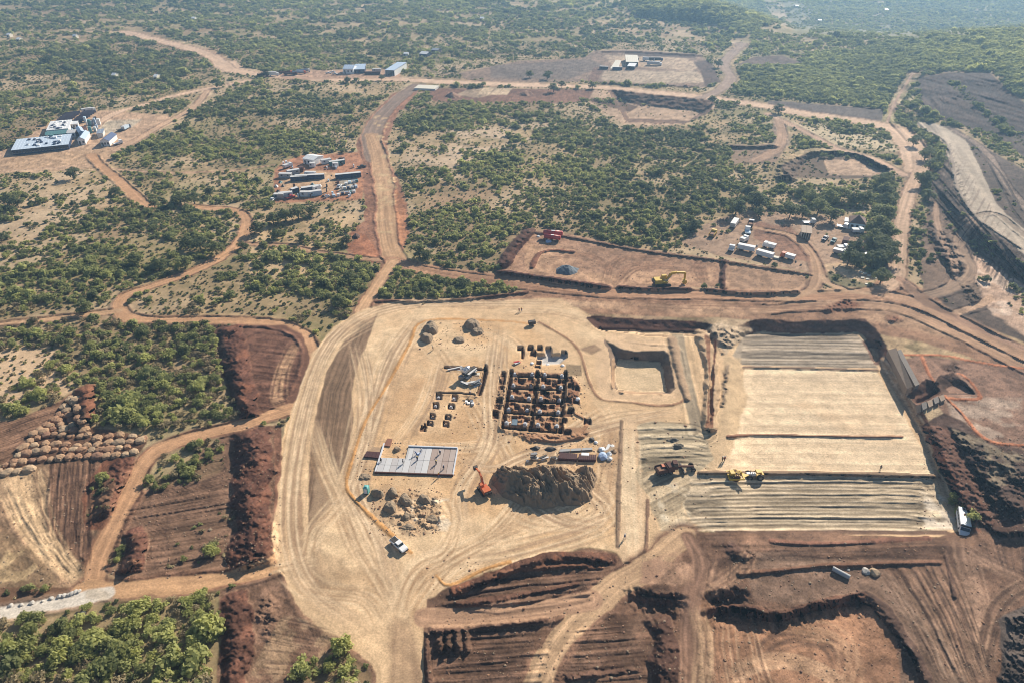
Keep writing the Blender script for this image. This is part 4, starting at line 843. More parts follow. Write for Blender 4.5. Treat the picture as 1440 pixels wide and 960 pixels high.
# ------------------------------------------------------------------ mesh builder
class MB:
    def __init__(s): s.v = []; s.f = []
    def quad_cloud(s, c, n, nrm):
        pass
    def add(s, vs, fs, M=None):
        o = len(s.v)
        for p in vs:
            p = Vector(p); s.v.append(tuple(M @ p) if M is not None else tuple(p))
        s.f += [tuple(i+o for i in f) for f in fs]
        return s
    def box(s, x0, x1, y0, y1, z0, z1, M=None, tx=0, ty=0):
        """box, the top may be inset by tx, ty"""
        vs = [(x0, y0, z0), (x1, y0, z0), (x1, y1, z0), (x0, y1, z0), (x0+tx, y0+ty, z1), (x1-tx, y0+ty, z1), (x1-tx, y1-ty, z1), (x0+tx, y1-ty, z1)]
        return s.add(vs, [(0, 3, 2, 1), (4, 5, 6, 7), (0, 1, 5, 4), (1, 2, 6, 5), (2, 3, 7, 6), (3, 0, 4, 7)], M)
    def prism(s, prof, w0, w1, M=None, axis='y'):
        """profile in x,z extruded along y"""
        n = len(prof); vs = [(x, w0, z) for x, z in prof]+[(x, w1, z) for x, z in prof]
        if axis == 'x': vs = [(w0, x, z) for x, z in prof]+[(w1, x, z) for x, z in prof]
        return s.add(vs, [tuple(range(n)), tuple(range(2*n-1, n-1, -1))]+[(i, i+n, (i+1) % n+n, (i+1) % n) for i in range(n)], M)
    def cyl(s, a, b, r, r2=None, n=10):
        a = Vector(a); b = Vector(b); r2 = r if r2 is None else r2
        z = (b-a).normalized(); x = z.orthogonal().normalized(); y = z.cross(x)
        vs = []
        for p, q in ((a, r), (b, r2)):
            for k in range(n):
                t = 2*math.pi*k/n; vs.append(p+x*math.cos(t)*q+y*math.sin(t)*q)
        return s.add(vs, [tuple(range(n-1, -1, -1)), tuple(range(n, 2*n))]+[(i, (i+1) % n, (i+1) % n+n, i+n) for i in range(n)])
    def mesh(s, name, m, smooth=False):
        me = bpy.data.meshes.new(name); me.from_pydata(s.v, [], s.f)
        if m: me.materials.append(m)
        bm = bmesh.new(); bm.from_mesh(me); bmesh.ops.recalc_face_normals(bm, faces=bm.faces); bm.to_mesh(me); bm.free()
        if smooth: me.shade_smooth()
        return me
    def build(s, name, m, parent=None, smooth=False, bevel=0):
        o = link(bpy.data.objects.new(name, s.mesh(name, m, smooth)))
        if bevel: 
            b = o.modifiers.new("bevel", 'BEVEL'); b.width = bevel; b.segments = 2
        o.parent = parent; return o
def empty(name, loc=(0, 0, 0), rz=0, label=None, cat=None, group=None):
    o = link(bpy.data.objects.new(name, None)); o.location = loc; o.rotation_euler = (0, 0, rz); o.empty_display_size = .5
    return tag(o, label, cat, group)
def dup(root, loc=None, rz=None, label=None, group=None, sc=None, tint=None):
    r = root.copy(); link(r)
    if loc is not None: r.location = loc
    if rz is not None: r.rotation_euler = (0, 0, rz)
    if sc is not None: r.scale = (sc,)*3 if not hasattr(sc, '__len__') else sc
    if label: r['label'] = label
    if group: r['group'] = group
    for ch in list(root.children):
        c = ch.copy(); link(c); c.parent = r
        if tint is not None: c['tint'] = tint
        for g in list(ch.children):
            d = g.copy(); link(d); d.parent = c
            if tint is not None: d['tint'] = tint
    return r
def wdir(u0, v0, u1, v1):
    """heading on the ground between two photo points"""
    a = at(u0, v0); b = at(u1, v1); return math.atan2(b[1]-a[1], b[0]-a[0])
# ------------------------------------------------------------------ foliage
def leafmat(name, dark, light, trans=.3):
    m, n, l, b = newmat(name)
    a = n.new("ShaderNodeAttribute"); a.attribute_type = 'INSTANCER'; a.attribute_name = 'tint'
    tc = n.new("ShaderNodeTexCoord"); nz = n.new("ShaderNodeTexNoise"); nz.inputs['Scale'].default_value = 1.1; nz.inputs['Detail'].default_value = 3
    l.new(tc.outputs['Object'], nz.inputs['Vector'])
    ad = n.new("ShaderNodeMath"); ad.operation = 'MULTIPLY_ADD'; ad.inputs[1].default_value = 1.0; ad.use_clamp = True
    sub = n.new("ShaderNodeMath"); sub.operation = 'SUBTRACT'; sub.inputs[1].default_value = .5
    l.new(nz.outputs[0], sub.inputs[0]); l.new(sub.outputs[0], ad.inputs[0]); l.new(a.outputs['Fac'], ad.inputs[2])
    cr = n.new("ShaderNodeValToRGB"); cr.color_ramp.elements[0].color = (*dark, 1); cr.color_ramp.elements[1].color = (*light, 1)
    e = cr.color_ramp.elements.new(.5); e.color = tuple((dark[i]*.55+light[i]*.45) for i in range(3))+(1,)
    l.new(ad.outputs[0], cr.inputs[0]); l.new(cr.outputs[0], b.inputs['Base Color'])
    b.inputs['Roughness'].default_value = .75; b.inputs['Specular IOR Level'].default_value = .15
    tr = n.new("ShaderNodeBsdfTranslucent"); l.new(cr.outputs[0], tr.inputs[0])
    mx = n.new("ShaderNodeMixShader"); mx.inputs[0].default_value = trans
    l.new(b.outputs[0], mx.inputs[1]); l.new(tr.outputs[0], mx.inputs[2]); l.new(mx.outputs[0], n["Material Output"].inputs[0])
    return m
LEAF = leafmat("leaves", (.10, .125, .066), (.54, .54, .20), .58)
DEADL = leafmat("dry_leaves", (.15, .12, .075), (.42, .34, .19), .4)
DRYLEAF = leafmat("dry_grass", (.16, .13, .06), (.40, .31, .16), .2)
BARK = mat("bark", (.10, .075, .055), .95, var=.3, scale=3)
def foliage(clumps, n, size, seed, flat=.8):
    """leaf-clump faces spread through several overlapping ellipsoids (x,y,z,r)"""
    r = np.random.default_rng(seed); vs = []; fs = []
    tot = sum(c[3]**2 for c in clumps)
    for (cx, cy, cz, cr) in clumps:
        k = max(6, int(n*cr*cr/tot))
        d = r.normal(size=(k, 3)); d /= np.linalg.norm(d, axis=1)[:, None]
        d[:, 2] = np.where(d[:, 2] < -.35, -d[:, 2], d[:, 2])
        rr = cr*(r.random(k)**.35)*(.62+.62*r.random(k))
        p = d*rr[:, None]*[1, 1, flat]+[cx, cy, cz]
        for i in range(k):
            nrm = Vector(d[i])*.8+Vector((.25, .3, .55))+Vector(r.normal(size=3)*.4); nrm.normalize()
            x = nrm.orthogonal().normalized(); y = nrm.cross(x); a = r.random()*6.28
            x, y = x*math.cos(a)+y*math.sin(a), y*math.cos(a)-x*math.sin(a)
            sz = size*(.6+.8*r.random()); c = Vector(p[i]); o = len(vs)
            if c.z < .05: c.z = .05
            vs += [c-x*sz*.55-y*sz*.2, c+y*sz*-.45+x*sz*.1, c+x*sz*.55+y*sz*.1, c+y*sz*.5-x*sz*.12]
            fs.append((o, o+1, o+2, o+3))
    return vs, fs
def bush_clumps(seed, R=1., hgt=.62):
    r = random.Random(seed); c = [(0, 0, hgt*.55*R, R*.62)]
    for k in range(r.randint(4, 6)):
        a = r.random()*6.28; q = R*(.38+.3*r.random()); c.append((math.cos(a)*q, math.sin(a)*q, R*hgt*(.35+.5*r.random()), R*(.28+.2*r.random())))
    return c
def fol_mesh(name, clumps, n, size, seed, m=None):
    vs, fs = foliage(clumps, n, size, seed)
    me = bpy.data.meshes.new(name); me.from_pydata([tuple(v) for v in vs], [], fs); me.materials.append(m or LEAF); return me
NEARB = [fol_mesh("foliage", bush_clumps(10+i), 430, .19, 10+i) for i in range(5)]
FARB = [fol_mesh("foliage", bush_clumps(30+i), 90, .38, 30+i) for i in range(6)]
DEADB = [fol_mesh("dry_foliage", bush_clumps(45+i), 150, .22, 45+i, DEADL) for i in range(3)]
TUFT = [fol_mesh("tuft", [(0, 0, .25, .5), (.4, .2, .2, .35)], 26, .35, 50+i, DRYLEAF) for i in range(3)]
def stem_mesh(seed, R=1.):
    r = random.Random(seed); b = MB()
    for k in range(4):
        a = r.random()*6.28; b.cyl((0, 0, -.1), (math.cos(a)*.3*R, math.sin(a)*.3*R, .5*R), .05, .02, 5)
    return b.mesh("stem", BARK)
STEMS = [stem_mesh(i) for i in range(3)]
def tree_clumps(seed):
    r = random.Random(seed); c = [(0, 0, .62, .30), (0, 0, .36, .27)]
    for k in range(8):
        a = k*.785+r.random()*.6; q = .22+.14*r.random(); c.append((math.cos(a)*q, math.sin(a)*q, .28+.46*r.random(), .15+.09*r.random()))
    c += [(r.uniform(-.12, .12), r.uniform(-.12, .12), .82, .16)]
    return c
TREEC = [fol_mesh("crown", tree_clumps(60+i), 900, .075, 60+i) for i in range(4)]
def trunk_mesh(seed):
    r = random.Random(seed); b = MB(); b.cyl((0, 0, -.03), (.01, 0, .3), .035, .024, 8)
    for k in range(5):
        a = k*1.256+r.random()*.5; e = (math.cos(a)*.22, math.sin(a)*.22, .58+.1*r.random()); b.cyl((.01, 0, .26), e, .018, .007, 5)
    b.cyl((.01, 0, .28), (.02, .01, .72), .02, .008, 6)
    return b.mesh("trunk", BARK, True)
TRUNKS = [trunk_mesh(i) for i in range(4)]
# candidate plants from the density map, per terrain cell
cu = slice(0, NU-1)
ex = (X0[1:, 1:]-X0[1:, :-1]); ey = (Y0[:-1, 1:]-Y0[1:, 1:]); area = np.abs(ex*ey)
Dc = Y0[1:, :-1]; Uc = UU[1:, :-1]; Vc = VV[1:, :-1]; dens = VD[1:, :-1].copy()
frame = (Uc > -60) & (Uc < 1500) & (Vc < 1000) & (Vc > -9)
near_out = (~frame) & (Dc > 20) & (Dc < 2600) & (np.abs(X0[1:, :-1]) < 2200)
cn = (fbm(X0, Y0, 30, 4, 501)*.4+fbm(X0, Y0, 9, 3, 503)*.4+fbm(X0, Y0, 3, 2, 505)*.2)[1:, :-1]
rk = np.interp(cn, np.quantile(cn[frame], np.linspace(0, 1, 41)), np.linspace(0, 1, 41))
cover = np.clip((dens*.93-rk)/.32+.5, 0, 1)*(dens > .015)
szc = 1.05+.9*fbm(X0, Y0, 40, 3, 507)[1:, :-1]
szc = szc*np.interp(Dc, [60, 300, 900, 1500, 3000], [.84, .68, 1.08, 1.8, 3.6])        # mean radius
nearv = sstep(780, 900, Vc); szc *= 1+.15*nearv
lam = area*cover/(szc**2*2.5)*(.95+2.6*np.clip(dens-.86, 0, .4))+area*(dens > .03)*np.minimum(dens, .6)*.006*np.interp(Dc, [0, 900, 1500], [1, .5, .2])
lam = np.where(frame, lam, np.where(near_out, lam*.5, 0)); lam = np.minimum(lam, 60)
cnt = rng.poisson(lam)
ii, jj = np.nonzero(cnt); rep = cnt[ii, jj]; ii = np.repeat(ii, rep); jj = np.repeat(jj, rep)
fu, fv = rng.random(len(ii)), rng.random(len(ii))
def lerp_g(Q): return (Q[ii, jj]*(1-fu)+Q[ii, jj+1]*fu)*(1-fv)+(Q[ii+1, jj]*(1-fu)+Q[ii+1, jj+1]*fu)*fv
bx, by, bz = lerp_g(PX), lerp_g(PY), lerp_g(PZ)
bs = szc[ii, jj]*np.exp(rng.normal(0, .36, len(ii)))
tn = fbm(X0, Y0, 60, 3, 511)[1:, :-1][ii, jj]
bright = np.interp(Vc[ii, jj], [0, 200, 420, 480, 900], [.56, .54, .50, .66, .78])
ul = Uc[ii, jj]; vl = Vc[ii, jj]
bright += .28*np.exp(-(((ul-760)/50)**2+((vl-245)/22)**2))+.12*((ul > 1040) & (vl < 165))
tint = np.clip(bright+(tn-.5)*.7+rng.normal(0, .21, len(ii)), 0, 1)
hs = rng.uniform(.95, 1.6, len(ii))
ppx = bs/np.sqrt(bx**2+by**2+HC**2)*FPX
infr = (ul > 5) & (ul < 1435) & (vl > 5) & (vl < 955)
order = np.argsort(-np.where(infr, ppx, 0)); pick = order[:290]; rest = np.setdiff1d(np.arange(len(ii)), pick)
def scatter(name, px, py, pz, sc, hsc, ti, meshes, label, cat):
    n_ = len(px); me = bpy.data.meshes.new(name); me.vertices.add(n_)
    me.vertices.foreach_set('co', np.stack([px, py, pz], -1).ravel().astype(np.float32))
    for an, dat, ty in (('sz', sc, 'FLOAT'), ('hsz', hsc, 'FLOAT'), ('tint', ti, 'FLOAT'), ('rz', rng.random(n_)*6.283, 'FLOAT'), ('var', rng.integers(0, len(meshes), n_), 'INT')):
        a = me.attributes.new(an, ty, 'POINT'); a.data.foreach_set('value', np.asarray(dat, np.int32 if ty == 'INT' else np.float32))
    o = link(bpy.data.objects.new(name, me)); tag(o, label, cat, None, 'stuff')
    c = bpy.data.collections.new(name+"_kinds")
    for m_ in meshes: c.objects.link(bpy.data.objects.new(m_.name, m_))
    g = bpy.data.node_groups.new(name, 'GeometryNodeTree'); g.interface.new_socket('Geometry', in_out='INPUT', socket_type='NodeSocketGeometry'); g.interface.new_socket('Geometry', in_out='OUTPUT', socket_type='NodeSocketGeometry')
    N = g.nodes; L = g.links; gi = N.new('NodeGroupInput'); go = N.new('NodeGroupOutput')
    ip = N.new('GeometryNodeInstanceOnPoints'); ci = N.new('GeometryNodeCollectionInfo'); ci.inputs[0].default_value = c; ci.inputs['Separate Children'].default_value = True; ci.inputs['Reset Children'].default_value = True
    def na(nm, ty='FLOAT'):
        q = N.new('GeometryNodeInputNamedAttribute'); q.data_type = ty; q.inputs[0].default_value = nm; return q.outputs['Attribute']
    mp = N.new('GeometryNodeMeshToPoints'); L.new(gi.outputs[0], mp.inputs[0])
    L.new(mp.outputs[0], ip.inputs['Points']); L.new(ci.outputs[0], ip.inputs['Instance']); ip.inputs['Pick Instance'].default_value = True
    L.new(na('var', 'INT'), ip.inputs['Instance Index'])
    cx_ = N.new('ShaderNodeCombineXYZ'); L.new(na('rz'), cx_.inputs[2]); L.new(cx_.outputs[0], ip.inputs['Rotation'])
    c2 = N.new('ShaderNodeCombineXYZ'); L.new(na('sz'), c2.inputs[0]); L.new(na('sz'), c2.inputs[1])
    mm = N.new('ShaderNodeMath'); mm.operation = 'MULTIPLY'; L.new(na('sz'), mm.inputs[0]); L.new(na('hsz'), mm.inputs[1]); L.new(mm.outputs[0], c2.inputs[2]); L.new(c2.outputs[0], ip.inputs['Scale'])
    L.new(ip.outputs[0], go.inputs[0])
    md = o.modifiers.new('scatter', 'NODES'); md.node_group = g
    return o
print("plants", len(ii), "picked px", ppx[pick].min(), ppx[pick].max())
nr = rest[Vc[ii[rest], jj[rest]] > 430]; fr = rest[Vc[ii[rest], jj[rest]] <= 430]
allm = NEARB+FARB+DEADB
o_ = scatter('bushes', bx[rest], by[rest], bz[rest], bs[rest], hs[rest], tint[rest], allm, 'countless green bushes and small trees spread over the surrounding bushland', 'bushes')
vv_ = rng.integers(0, 6, len(rest))+len(NEARB); nm_ = Vc[ii[rest], jj[rest]] > 430
vv_ = np.where(nm_, rng.integers(0, len(NEARB), len(rest)), vv_)
vv_ = np.where(rng.random(len(rest)) < .16, rng.integers(0, 3, len(rest))+len(NEARB)+len(FARB), vv_)
o_.data.attributes['var'].data.foreach_set('value', vv_.astype(np.int32))
# individual bushes: those that show largest
def zone(u, v):
    if u < 330 and v > 835: return ('bush in the bottom left corner thicket', 'bushes in the bottom left thicket')
    if 390 < u < 545 and v > 880: return ('bush in the small bottom edge thicket', 'bushes in the small bottom thicket')
    if u < 340 and 445 < v < 620: return ('bush in the thicket above the soil heaps', 'bushes north of the soil heaps')
    if u < 400 and v > 600: return ('bush on the dark left plots', 'bushes on the ploughed left plots')
    if u < 560 and v <= 455: return ('bush around the winding road', 'bushes round the winding road')
    if v > 560 and u > 900: return ('bush on disturbed red earth', 'bushes on the red earth')
    if v > 370 and u < 760: return ('bush in the triangular roadside thicket', 'bushes of the triangular thicket')
    return ('bush in bushland beyond the pad', 'bushes beyond the pad')
def make_bush(k):
    e = empty('bush'); f = link(bpy.data.objects.new('foliage', NEARB[k])); f.parent = e; s2 = link(bpy.data.objects.new('stem', STEMS[k % 3])); s2.parent = e
    e['category'] = 'bush'; return e
ZB = {}
protos = [make_bush(k) for k in range(5)]; used_p = set()
for q, k in enumerate(pick):
    lb, gp = zone(ul[k], vl[k]); p = protos[q % 5]
    if q % 5 in used_p: e = dup(p)
    else: e = p; used_p.add(q % 5)
    e.location = (bx[k], by[k], bz[k]); e.rotation_euler = (0, 0, rng.random()*6.28); e.scale = (bs[k], bs[k], bs[k]*hs[k])
    hz = np.array([ul[k], vl[k]]); bb = ZB.setdefault(gp, [k2 for k2 in pick if zone(ul[k2], vl[k2])[1] == gp])
    fx_ = (ul[k]-min(ul[bb]))/(np.ptp(ul[bb])+1e-6); fy_ = (vl[k]-min(vl[bb]))/(np.ptp(vl[bb])+1e-6)
    pl = ('far left', 'left', 'middle', 'right', 'far right')[min(4, int(fx_*5))]+' '+('back', 'upper', 'lower', 'front')[min(3, int(fy_*4))]
    sz_ = 'large' if bs[k] > np.median(bs[pick])*1.15 else ('small' if bs[k] < np.median(bs[pick])*.85 else 'medium'); tc_ = 'dark' if tint[k] < .42 else ('yellow-green' if tint[k] > .75 else 'mid-green')
    e['label'] = sz_+' '+tc_+' '+('spreading ' if hs[k] < .92 else 'upright ' if hs[k] > 1.1 else '')+lb.replace('bright green ', '').replace('small green ', '').replace('green ', '')+', '+pl+' part'; e['group'] = gp; e['tint'] = float(tint[k])
    for c in e.children: c['tint'] = float(tint[k])
# low dry tufts on the open ground
dn = (1-cover)*np.clip(dens*3, 0, 1)*frame*(Vc > 150)
cnt = rng.poisson(np.minimum(area*dn*.045*np.interp(Vc, [150, 450], [.4, 1]), 10)); ii, jj = np.nonzero(cnt); rep = cnt[ii, jj]; ii = np.repeat(ii, rep); jj = np.repeat(jj, rep); fu, fv = rng.random(len(ii)), rng.random(len(ii))
print("tufts", len(ii))
tt_ = rng.random(len(ii)); 
scatter('grass_tufts', lerp_g(PX), lerp_g(PY), lerp_g(PZ), rng.uniform(.6, 1.5, len(ii)), rng.uniform(.6, 1.1, len(ii)), tt_, TUFT, 'tufts of dry and greenish grass dotted over the open ground', 'grass')
dn = (1-.55*cover)*np.clip(dens*3, 0, 1)*frame*(Vc > 60)
cnt = rng.poisson(np.minimum(area*dn*.12, 10)); ii, jj = np.nonzero(cnt); rep = cnt[ii, jj]; ii = np.repeat(ii, rep); jj = np.repeat(jj, rep); fu, fv = rng.random(len(ii)), rng.random(len(ii))
scatter('shrubs', lerp_g(PX), lerp_g(PY), lerp_g(PZ), np.exp(rng.normal(-.45, .3, len(ii))), rng.uniform(.7, 1.2, len(ii)), np.clip(rng.normal(.38, .2, len(ii)), 0, 1), FARB, 'small green shrubs sprinkled over the dry open ground', 'shrubs')
# single trees one can tell apart: (u, v of the foot, height m, tint, description)
TREES = [
 (255, 288, 9, .30, 'broad dark tree beside the bend of the winding road'), (274, 287, 8, .25, 'dark tree touching the broad tree at the road bend'),
 (296, 276, 6.5, .2, 'dark tree right of the bend of the winding road'), (104, 252, 8, .15, 'dark tree below the left camp road'), (14, 288, 7, .12, 'dark tree at the left edge of the dry clearing'),
 (26, 292, 7, .15, 'second dark tree at the left edge of the dry clearing'), (3, 340, 6, .12, 'dark tree cut by the left picture edge'), (218, 292, 5.5, .3, 'small tree where the winding road meets the side road'),
 (163, 275, 6, .2, 'tree left of the descending dirt road'), (195, 372, 7.5, .5, 'light green tree west of the winding road'), (225, 380, 7, .25, 'dark tree between the light green crowns'),
 (262, 378, 7, .45, 'tree close to the winding road curve'), (283, 352, 8.5, .2, 'tall dark tree inside the road curve'), (305, 358, 8, .4, 'lighter tree nearest to the road curve'), (265, 350, 7.5, .25, 'dark tree behind the tall one inside the curve'),
 (341, 350, 4.5, .2, 'lone small tree on the outer verge of the curve'), (120, 440, 6.5, .4, 'tree by the thin road left of the hairpin'),
 (385, 316, 8, .3, 'leftmost tree of the grove below the container camp'), (402, 312, 8.5, .3, 'tall tree in the grove below the container camp'), (420, 308, 8.5, .35, 'middle tree of the grove below the container camp'),
 (440, 303, 7.5, .3, 'rightmost tree of the grove below the container camp'), (366, 328, 8, .25, 'tree at the lower left of the camp grove'), (390, 335, 6, .25, 'tree below the camp grove'), (425, 340, 5.5, .25, 'small tree in dry grass below the camp grove'),
 (492, 396, 6.5, .3, 'dark tree beside the red haul road'), (478, 430, 6.5, .4, 'green tree near the pad corner'), (488, 345, 6, .15, 'dark tree left of the red clearing'),
 (590, 362, 7.5, .3, 'tree by the fork of the haul road'), (602, 366, 6, .35, 'second tree by the fork of the haul road'), (667, 300, 5, .3, 'small tree in the central bushland'),
 (976, 325, 7, .12, 'round dark tree standing alone above the yard'), (1034, 303, 8, .1, 'tall dark tree behind the parked trucks'), (1064, 292, 8.5, .1, 'spreading dark tree behind the truck yard'), (1066, 305, 5, .1, 'small dark tree below the spreading one'), (1051, 276, 6, .12, 'dark tree above the truck yard'),
 (1110, 306, 7, .25, 'tree left of the farmhouse drive'), (1128, 306, 6, .25, 'second tree left of the farmhouse drive'), (1150, 300, 7.5, .5, 'pale green tree west of the farmhouse'), (1165, 288, 8, .5, 'pale green tree behind the farmhouse'), (1180, 283, 7.5, .45, 'tree behind the farmhouse roof'), (1200, 288, 7.5, .4, 'tree behind the right end of the farmhouse'), (1215, 286, 7, .4, 'tree in the garden right of the farmhouse'), (1140, 286, 7, .5, 'pale green tree in the garden hedge'), (1168, 312, 7, .25, 'tree in front of the garden hedge'), (1125, 275, 6, .45, 'tree at the edge of the green lawn'),
 (1201, 358, 7, .12, 'dark tree between the parked trucks south of the farmhouse'), (1192, 372, 7.5, .12, 'dark tree at the dirt turning circle'), (1204, 376, 6, .15, 'dark tree beside the turning circle'),
 (1240, 262, 8, .3, 'northernmost tree of the row along the road'), (1245, 278, 8, .3, 'second tree of the roadside row'), (1243, 294, 8.5, .25, 'third tree of the roadside row'), (1242, 312, 8.5, .3, 'fourth tree of the roadside row'), (1236, 330, 9, .3, 'big tree in the middle of the roadside row'), (1246, 338, 8.5, .35, 'fifth tree of the roadside row'), (1226, 348, 8.5, .25, 'tree left of the roadside row'), (1240, 360, 9, .25, 'big tree near the southern end of the roadside row'), (1246, 370, 8, .25, 'tree overhanging the road at the southern end'), (1228, 376, 8, .2, 'southern tree of the roadside row'), (1238, 398, 6.5, .25, 'tree at the road junction corner'),
 (1300, 225, 9, .3, 'tree of the belt beside the quarry road'), (1308, 240, 9, .25, 'second tree of the belt beside the quarry road'), (1296, 262, 8.5, .25, 'tree at the lower end of the quarry belt'), (1318, 232, 8, .35, 'tree at the quarry side of the belt'), (1284, 205, 8, .25, 'tree at the upper end of the quarry belt'), (1305, 282, 6, .25, 'small tree below the quarry belt'),
 (92, 100, 8, .1, 'dark tree in the far left woodland'), (778, 130, 9, .2, 'tree on the verge of the far main road'), (790, 124, 7, .1, 'small dark tree by the far main road'), (833, 125, 7, .1, 'dark tree beside the far road junction'), (1010, 95, 9, .15, 'dark tree beside the far road bend'), (745, 110, 8, .15, 'dark tree in the far grey field'), (770, 112, 9, .2, 'tree on the far grey field edge'), (637, 105, 8, .15, 'dark tree right of the far sheds'), (489, 117, 7, .2, 'tree in front of the blue roofed sheds'), (537, 113, 6, .2, 'small tree in front of the white shed'), (375, 108, 9, .15, 'dark tree at the far road corner'), (1094, 160, 9, .1, 'dark tree at the far right road fork'), (1001, 146, 8, .2, 'tree on the slope below the far road'), (150, 92, 8, .1, 'dark tree behind the left road'),
]
for q, (u, v, h, ti, lb) in enumerate(TREES):
    x_, y_, z_ = at(u, v); k = q % 4
    e = empty('tree', (x_, y_, z_-.1), rng.random()*6.28, lb, 'tree', 'single trees that stand out')
    k_ = 1.25 if (u > 1000 and v > 240) else 1; e.scale = (h*1.12*k_, h*1.12*k_, h*.86*k_); e['tint'] = ti
    c = link(bpy.data.objects.new('crown', TREEC[k])); c.parent = e; c['tint'] = ti
    t2 = link(bpy.data.objects.new('trunk', TRUNKS[k])); t2.parent = e
# ------------------------------------------------------------------ object materials
WHITE = mat("white_paint", (.78, .78, .76), .45, dust=.35); OFFW = mat("offwhite_sheet", (.62, .61, .58), .6, dust=.4)
ROOFB = mat("pale_blue_roof", (.42, .52, .64), .5, dust=.3); ROOFG = mat("grey_roof", (.34, .36, .39), .6, dust=.4); ROOFR = mat("brown_roof", (.19, .115, .085), .85, var=.3)
NAVY_SHADE = mat("navy_and_wall_shade", (.035, .05, .095), .5); GLASS = mat("dark_glass", (.02, .03, .04), .12, spec=.6); RUBBER = mat("rubber", (.018, .017, .016), .9, dust=.3)  # navy paint, also the painted shade on camp cabin fronts
STEEL = mat("steel", (.22, .22, .22), .5, .5); DSTEEL = mat("dark_steel", (.05, .047, .045), .6, .3, dust=.3); YEL = mat("machine_yellow", (.62, .40, .03), .5, dust=.35); ORG = mat("machine_orange", (.55, .13, .04), .5, dust=.3)
RED = mat("red_paint", (.50, .045, .04), .4, dust=.15); TURQ = mat("turquoise_plastic", (.16, .46, .42), .5, dust=.1); CONC = mat("concrete", (.44, .43, .41), .85, var=.2, dust=.3); CONCL = mat("fresh_concrete", (.60, .61, .63), .8, var=.12, dust=.15)
WOOD = mat("timber", (.36, .24, .14), .8, var=.25); RUST = mat("rusty_steel", (.10, .045, .032), .85, var=.35); MAROON = mat("maroon_steel", (.075, .030, .028), .8, var=.3); TEAL = mat("teal_roof", (.10, .22, .22), .6)
ALU = mat("galvanised", (.45, .47, .5), .4, .6); CREAM = mat("cream_wall", (.62, .57, .46), .8); BLUEW = mat("pale_blue_wall", (.50, .62, .70), .7); SKIN = mat("skin", (.10, .055, .035), .6)
SOILP = [mat("heap_soil_%d" % i, c, .95, var=.35, scale=1.2) for i, c in enumerate([(.38, .24, .14), (.33, .19, .11), (.44, .31, .19), (.26, .145, .09), (.31, .22, .14)])]
ROCKW = mat("pale_rock", (.48, .44, .38), .9, var=.25); GRAV = mat("blue_grey_gravel", (.15, .175, .19), .95, var=.35, scale=2.5)
def P0(u, v): return Vector(at(u, v))
def setd(e, u, v, ang=None, uv2=None, dz=0):
    x, y, z = at(u, v); e.location = (x, y, z+dz)
    if uv2 is not None: ang = wdir(u, v, *uv2)
    e.rotation_euler = (0, 0, ang or 0); return e
def wheel(p, x, y, r, w_=.3):
    t = MB(); t.cyl((x, y-w_/2, r), (x, y+w_/2, r), r, n=14); a = t.build('wheel', RUBBER, p)
    h = MB(); s_ = 1 if y > 0 else -1; h.cyl((x, y+s_*w_/2, r), (x, y+s_*(w_/2+.03), r), r*.5, n=8); h.build('hub', STEEL, a); return a
# ---- vehicles
def pickup(body, label, u, v, uv2, group=None):
    e = empty('pickup_truck', label=label, cat='pickup truck', group=group)
    b = MB(); b.prism([(-2.6, .55), (2.55, .5), (2.6, .8), (2.35, 1.02), (1.15, 1.12), (-2.6, 1.08)], -.9, .9); b.build('body', body, e, bevel=.05)
    c = MB(); c.box(-.75, 1.05, -.82, .82, 1.08, 1.72, tx=.32, ty=.13); cab = c.build('cab', body, e, bevel=.06)
    g = MB(); g.add([(1.09, -.74, 1.14), (1.09, .74, 1.14), (.80, .66, 1.66), (.80, -.66, 1.66)], [(0, 1, 2, 3)]); g.build('windscreen', GLASS, cab)
    for s_ in (-1, 1):
        q = MB(); q.add([(-.62, s_*.835, 1.14), (.95, s_*.835, 1.14), (.68, s_*.745, 1.6), (-.4, s_*.745, 1.6)], [(0, 1, 2, 3)]); q.build('side_window', GLASS, cab)
        for x in (-1.6, 1.65): wheel(e, x, s_*.78, .36)
        m_ = MB(); m_.box(2.53, 2.62, s_*.72-.14, s_*.72+.14, .74, .92); m_.build('headlight', ALU, e)
    t = MB(); t.box(-2.5, -.85, -.78, .78, 1.085, 1.12); t.build('load_cover', DSTEEL, e)
    bp = MB(); bp.box(2.58, 2.72, -.85, .85, .42, .62); bp.build('bumper', DSTEEL, e)
    return setd(e, u, v, uv2=uv2)
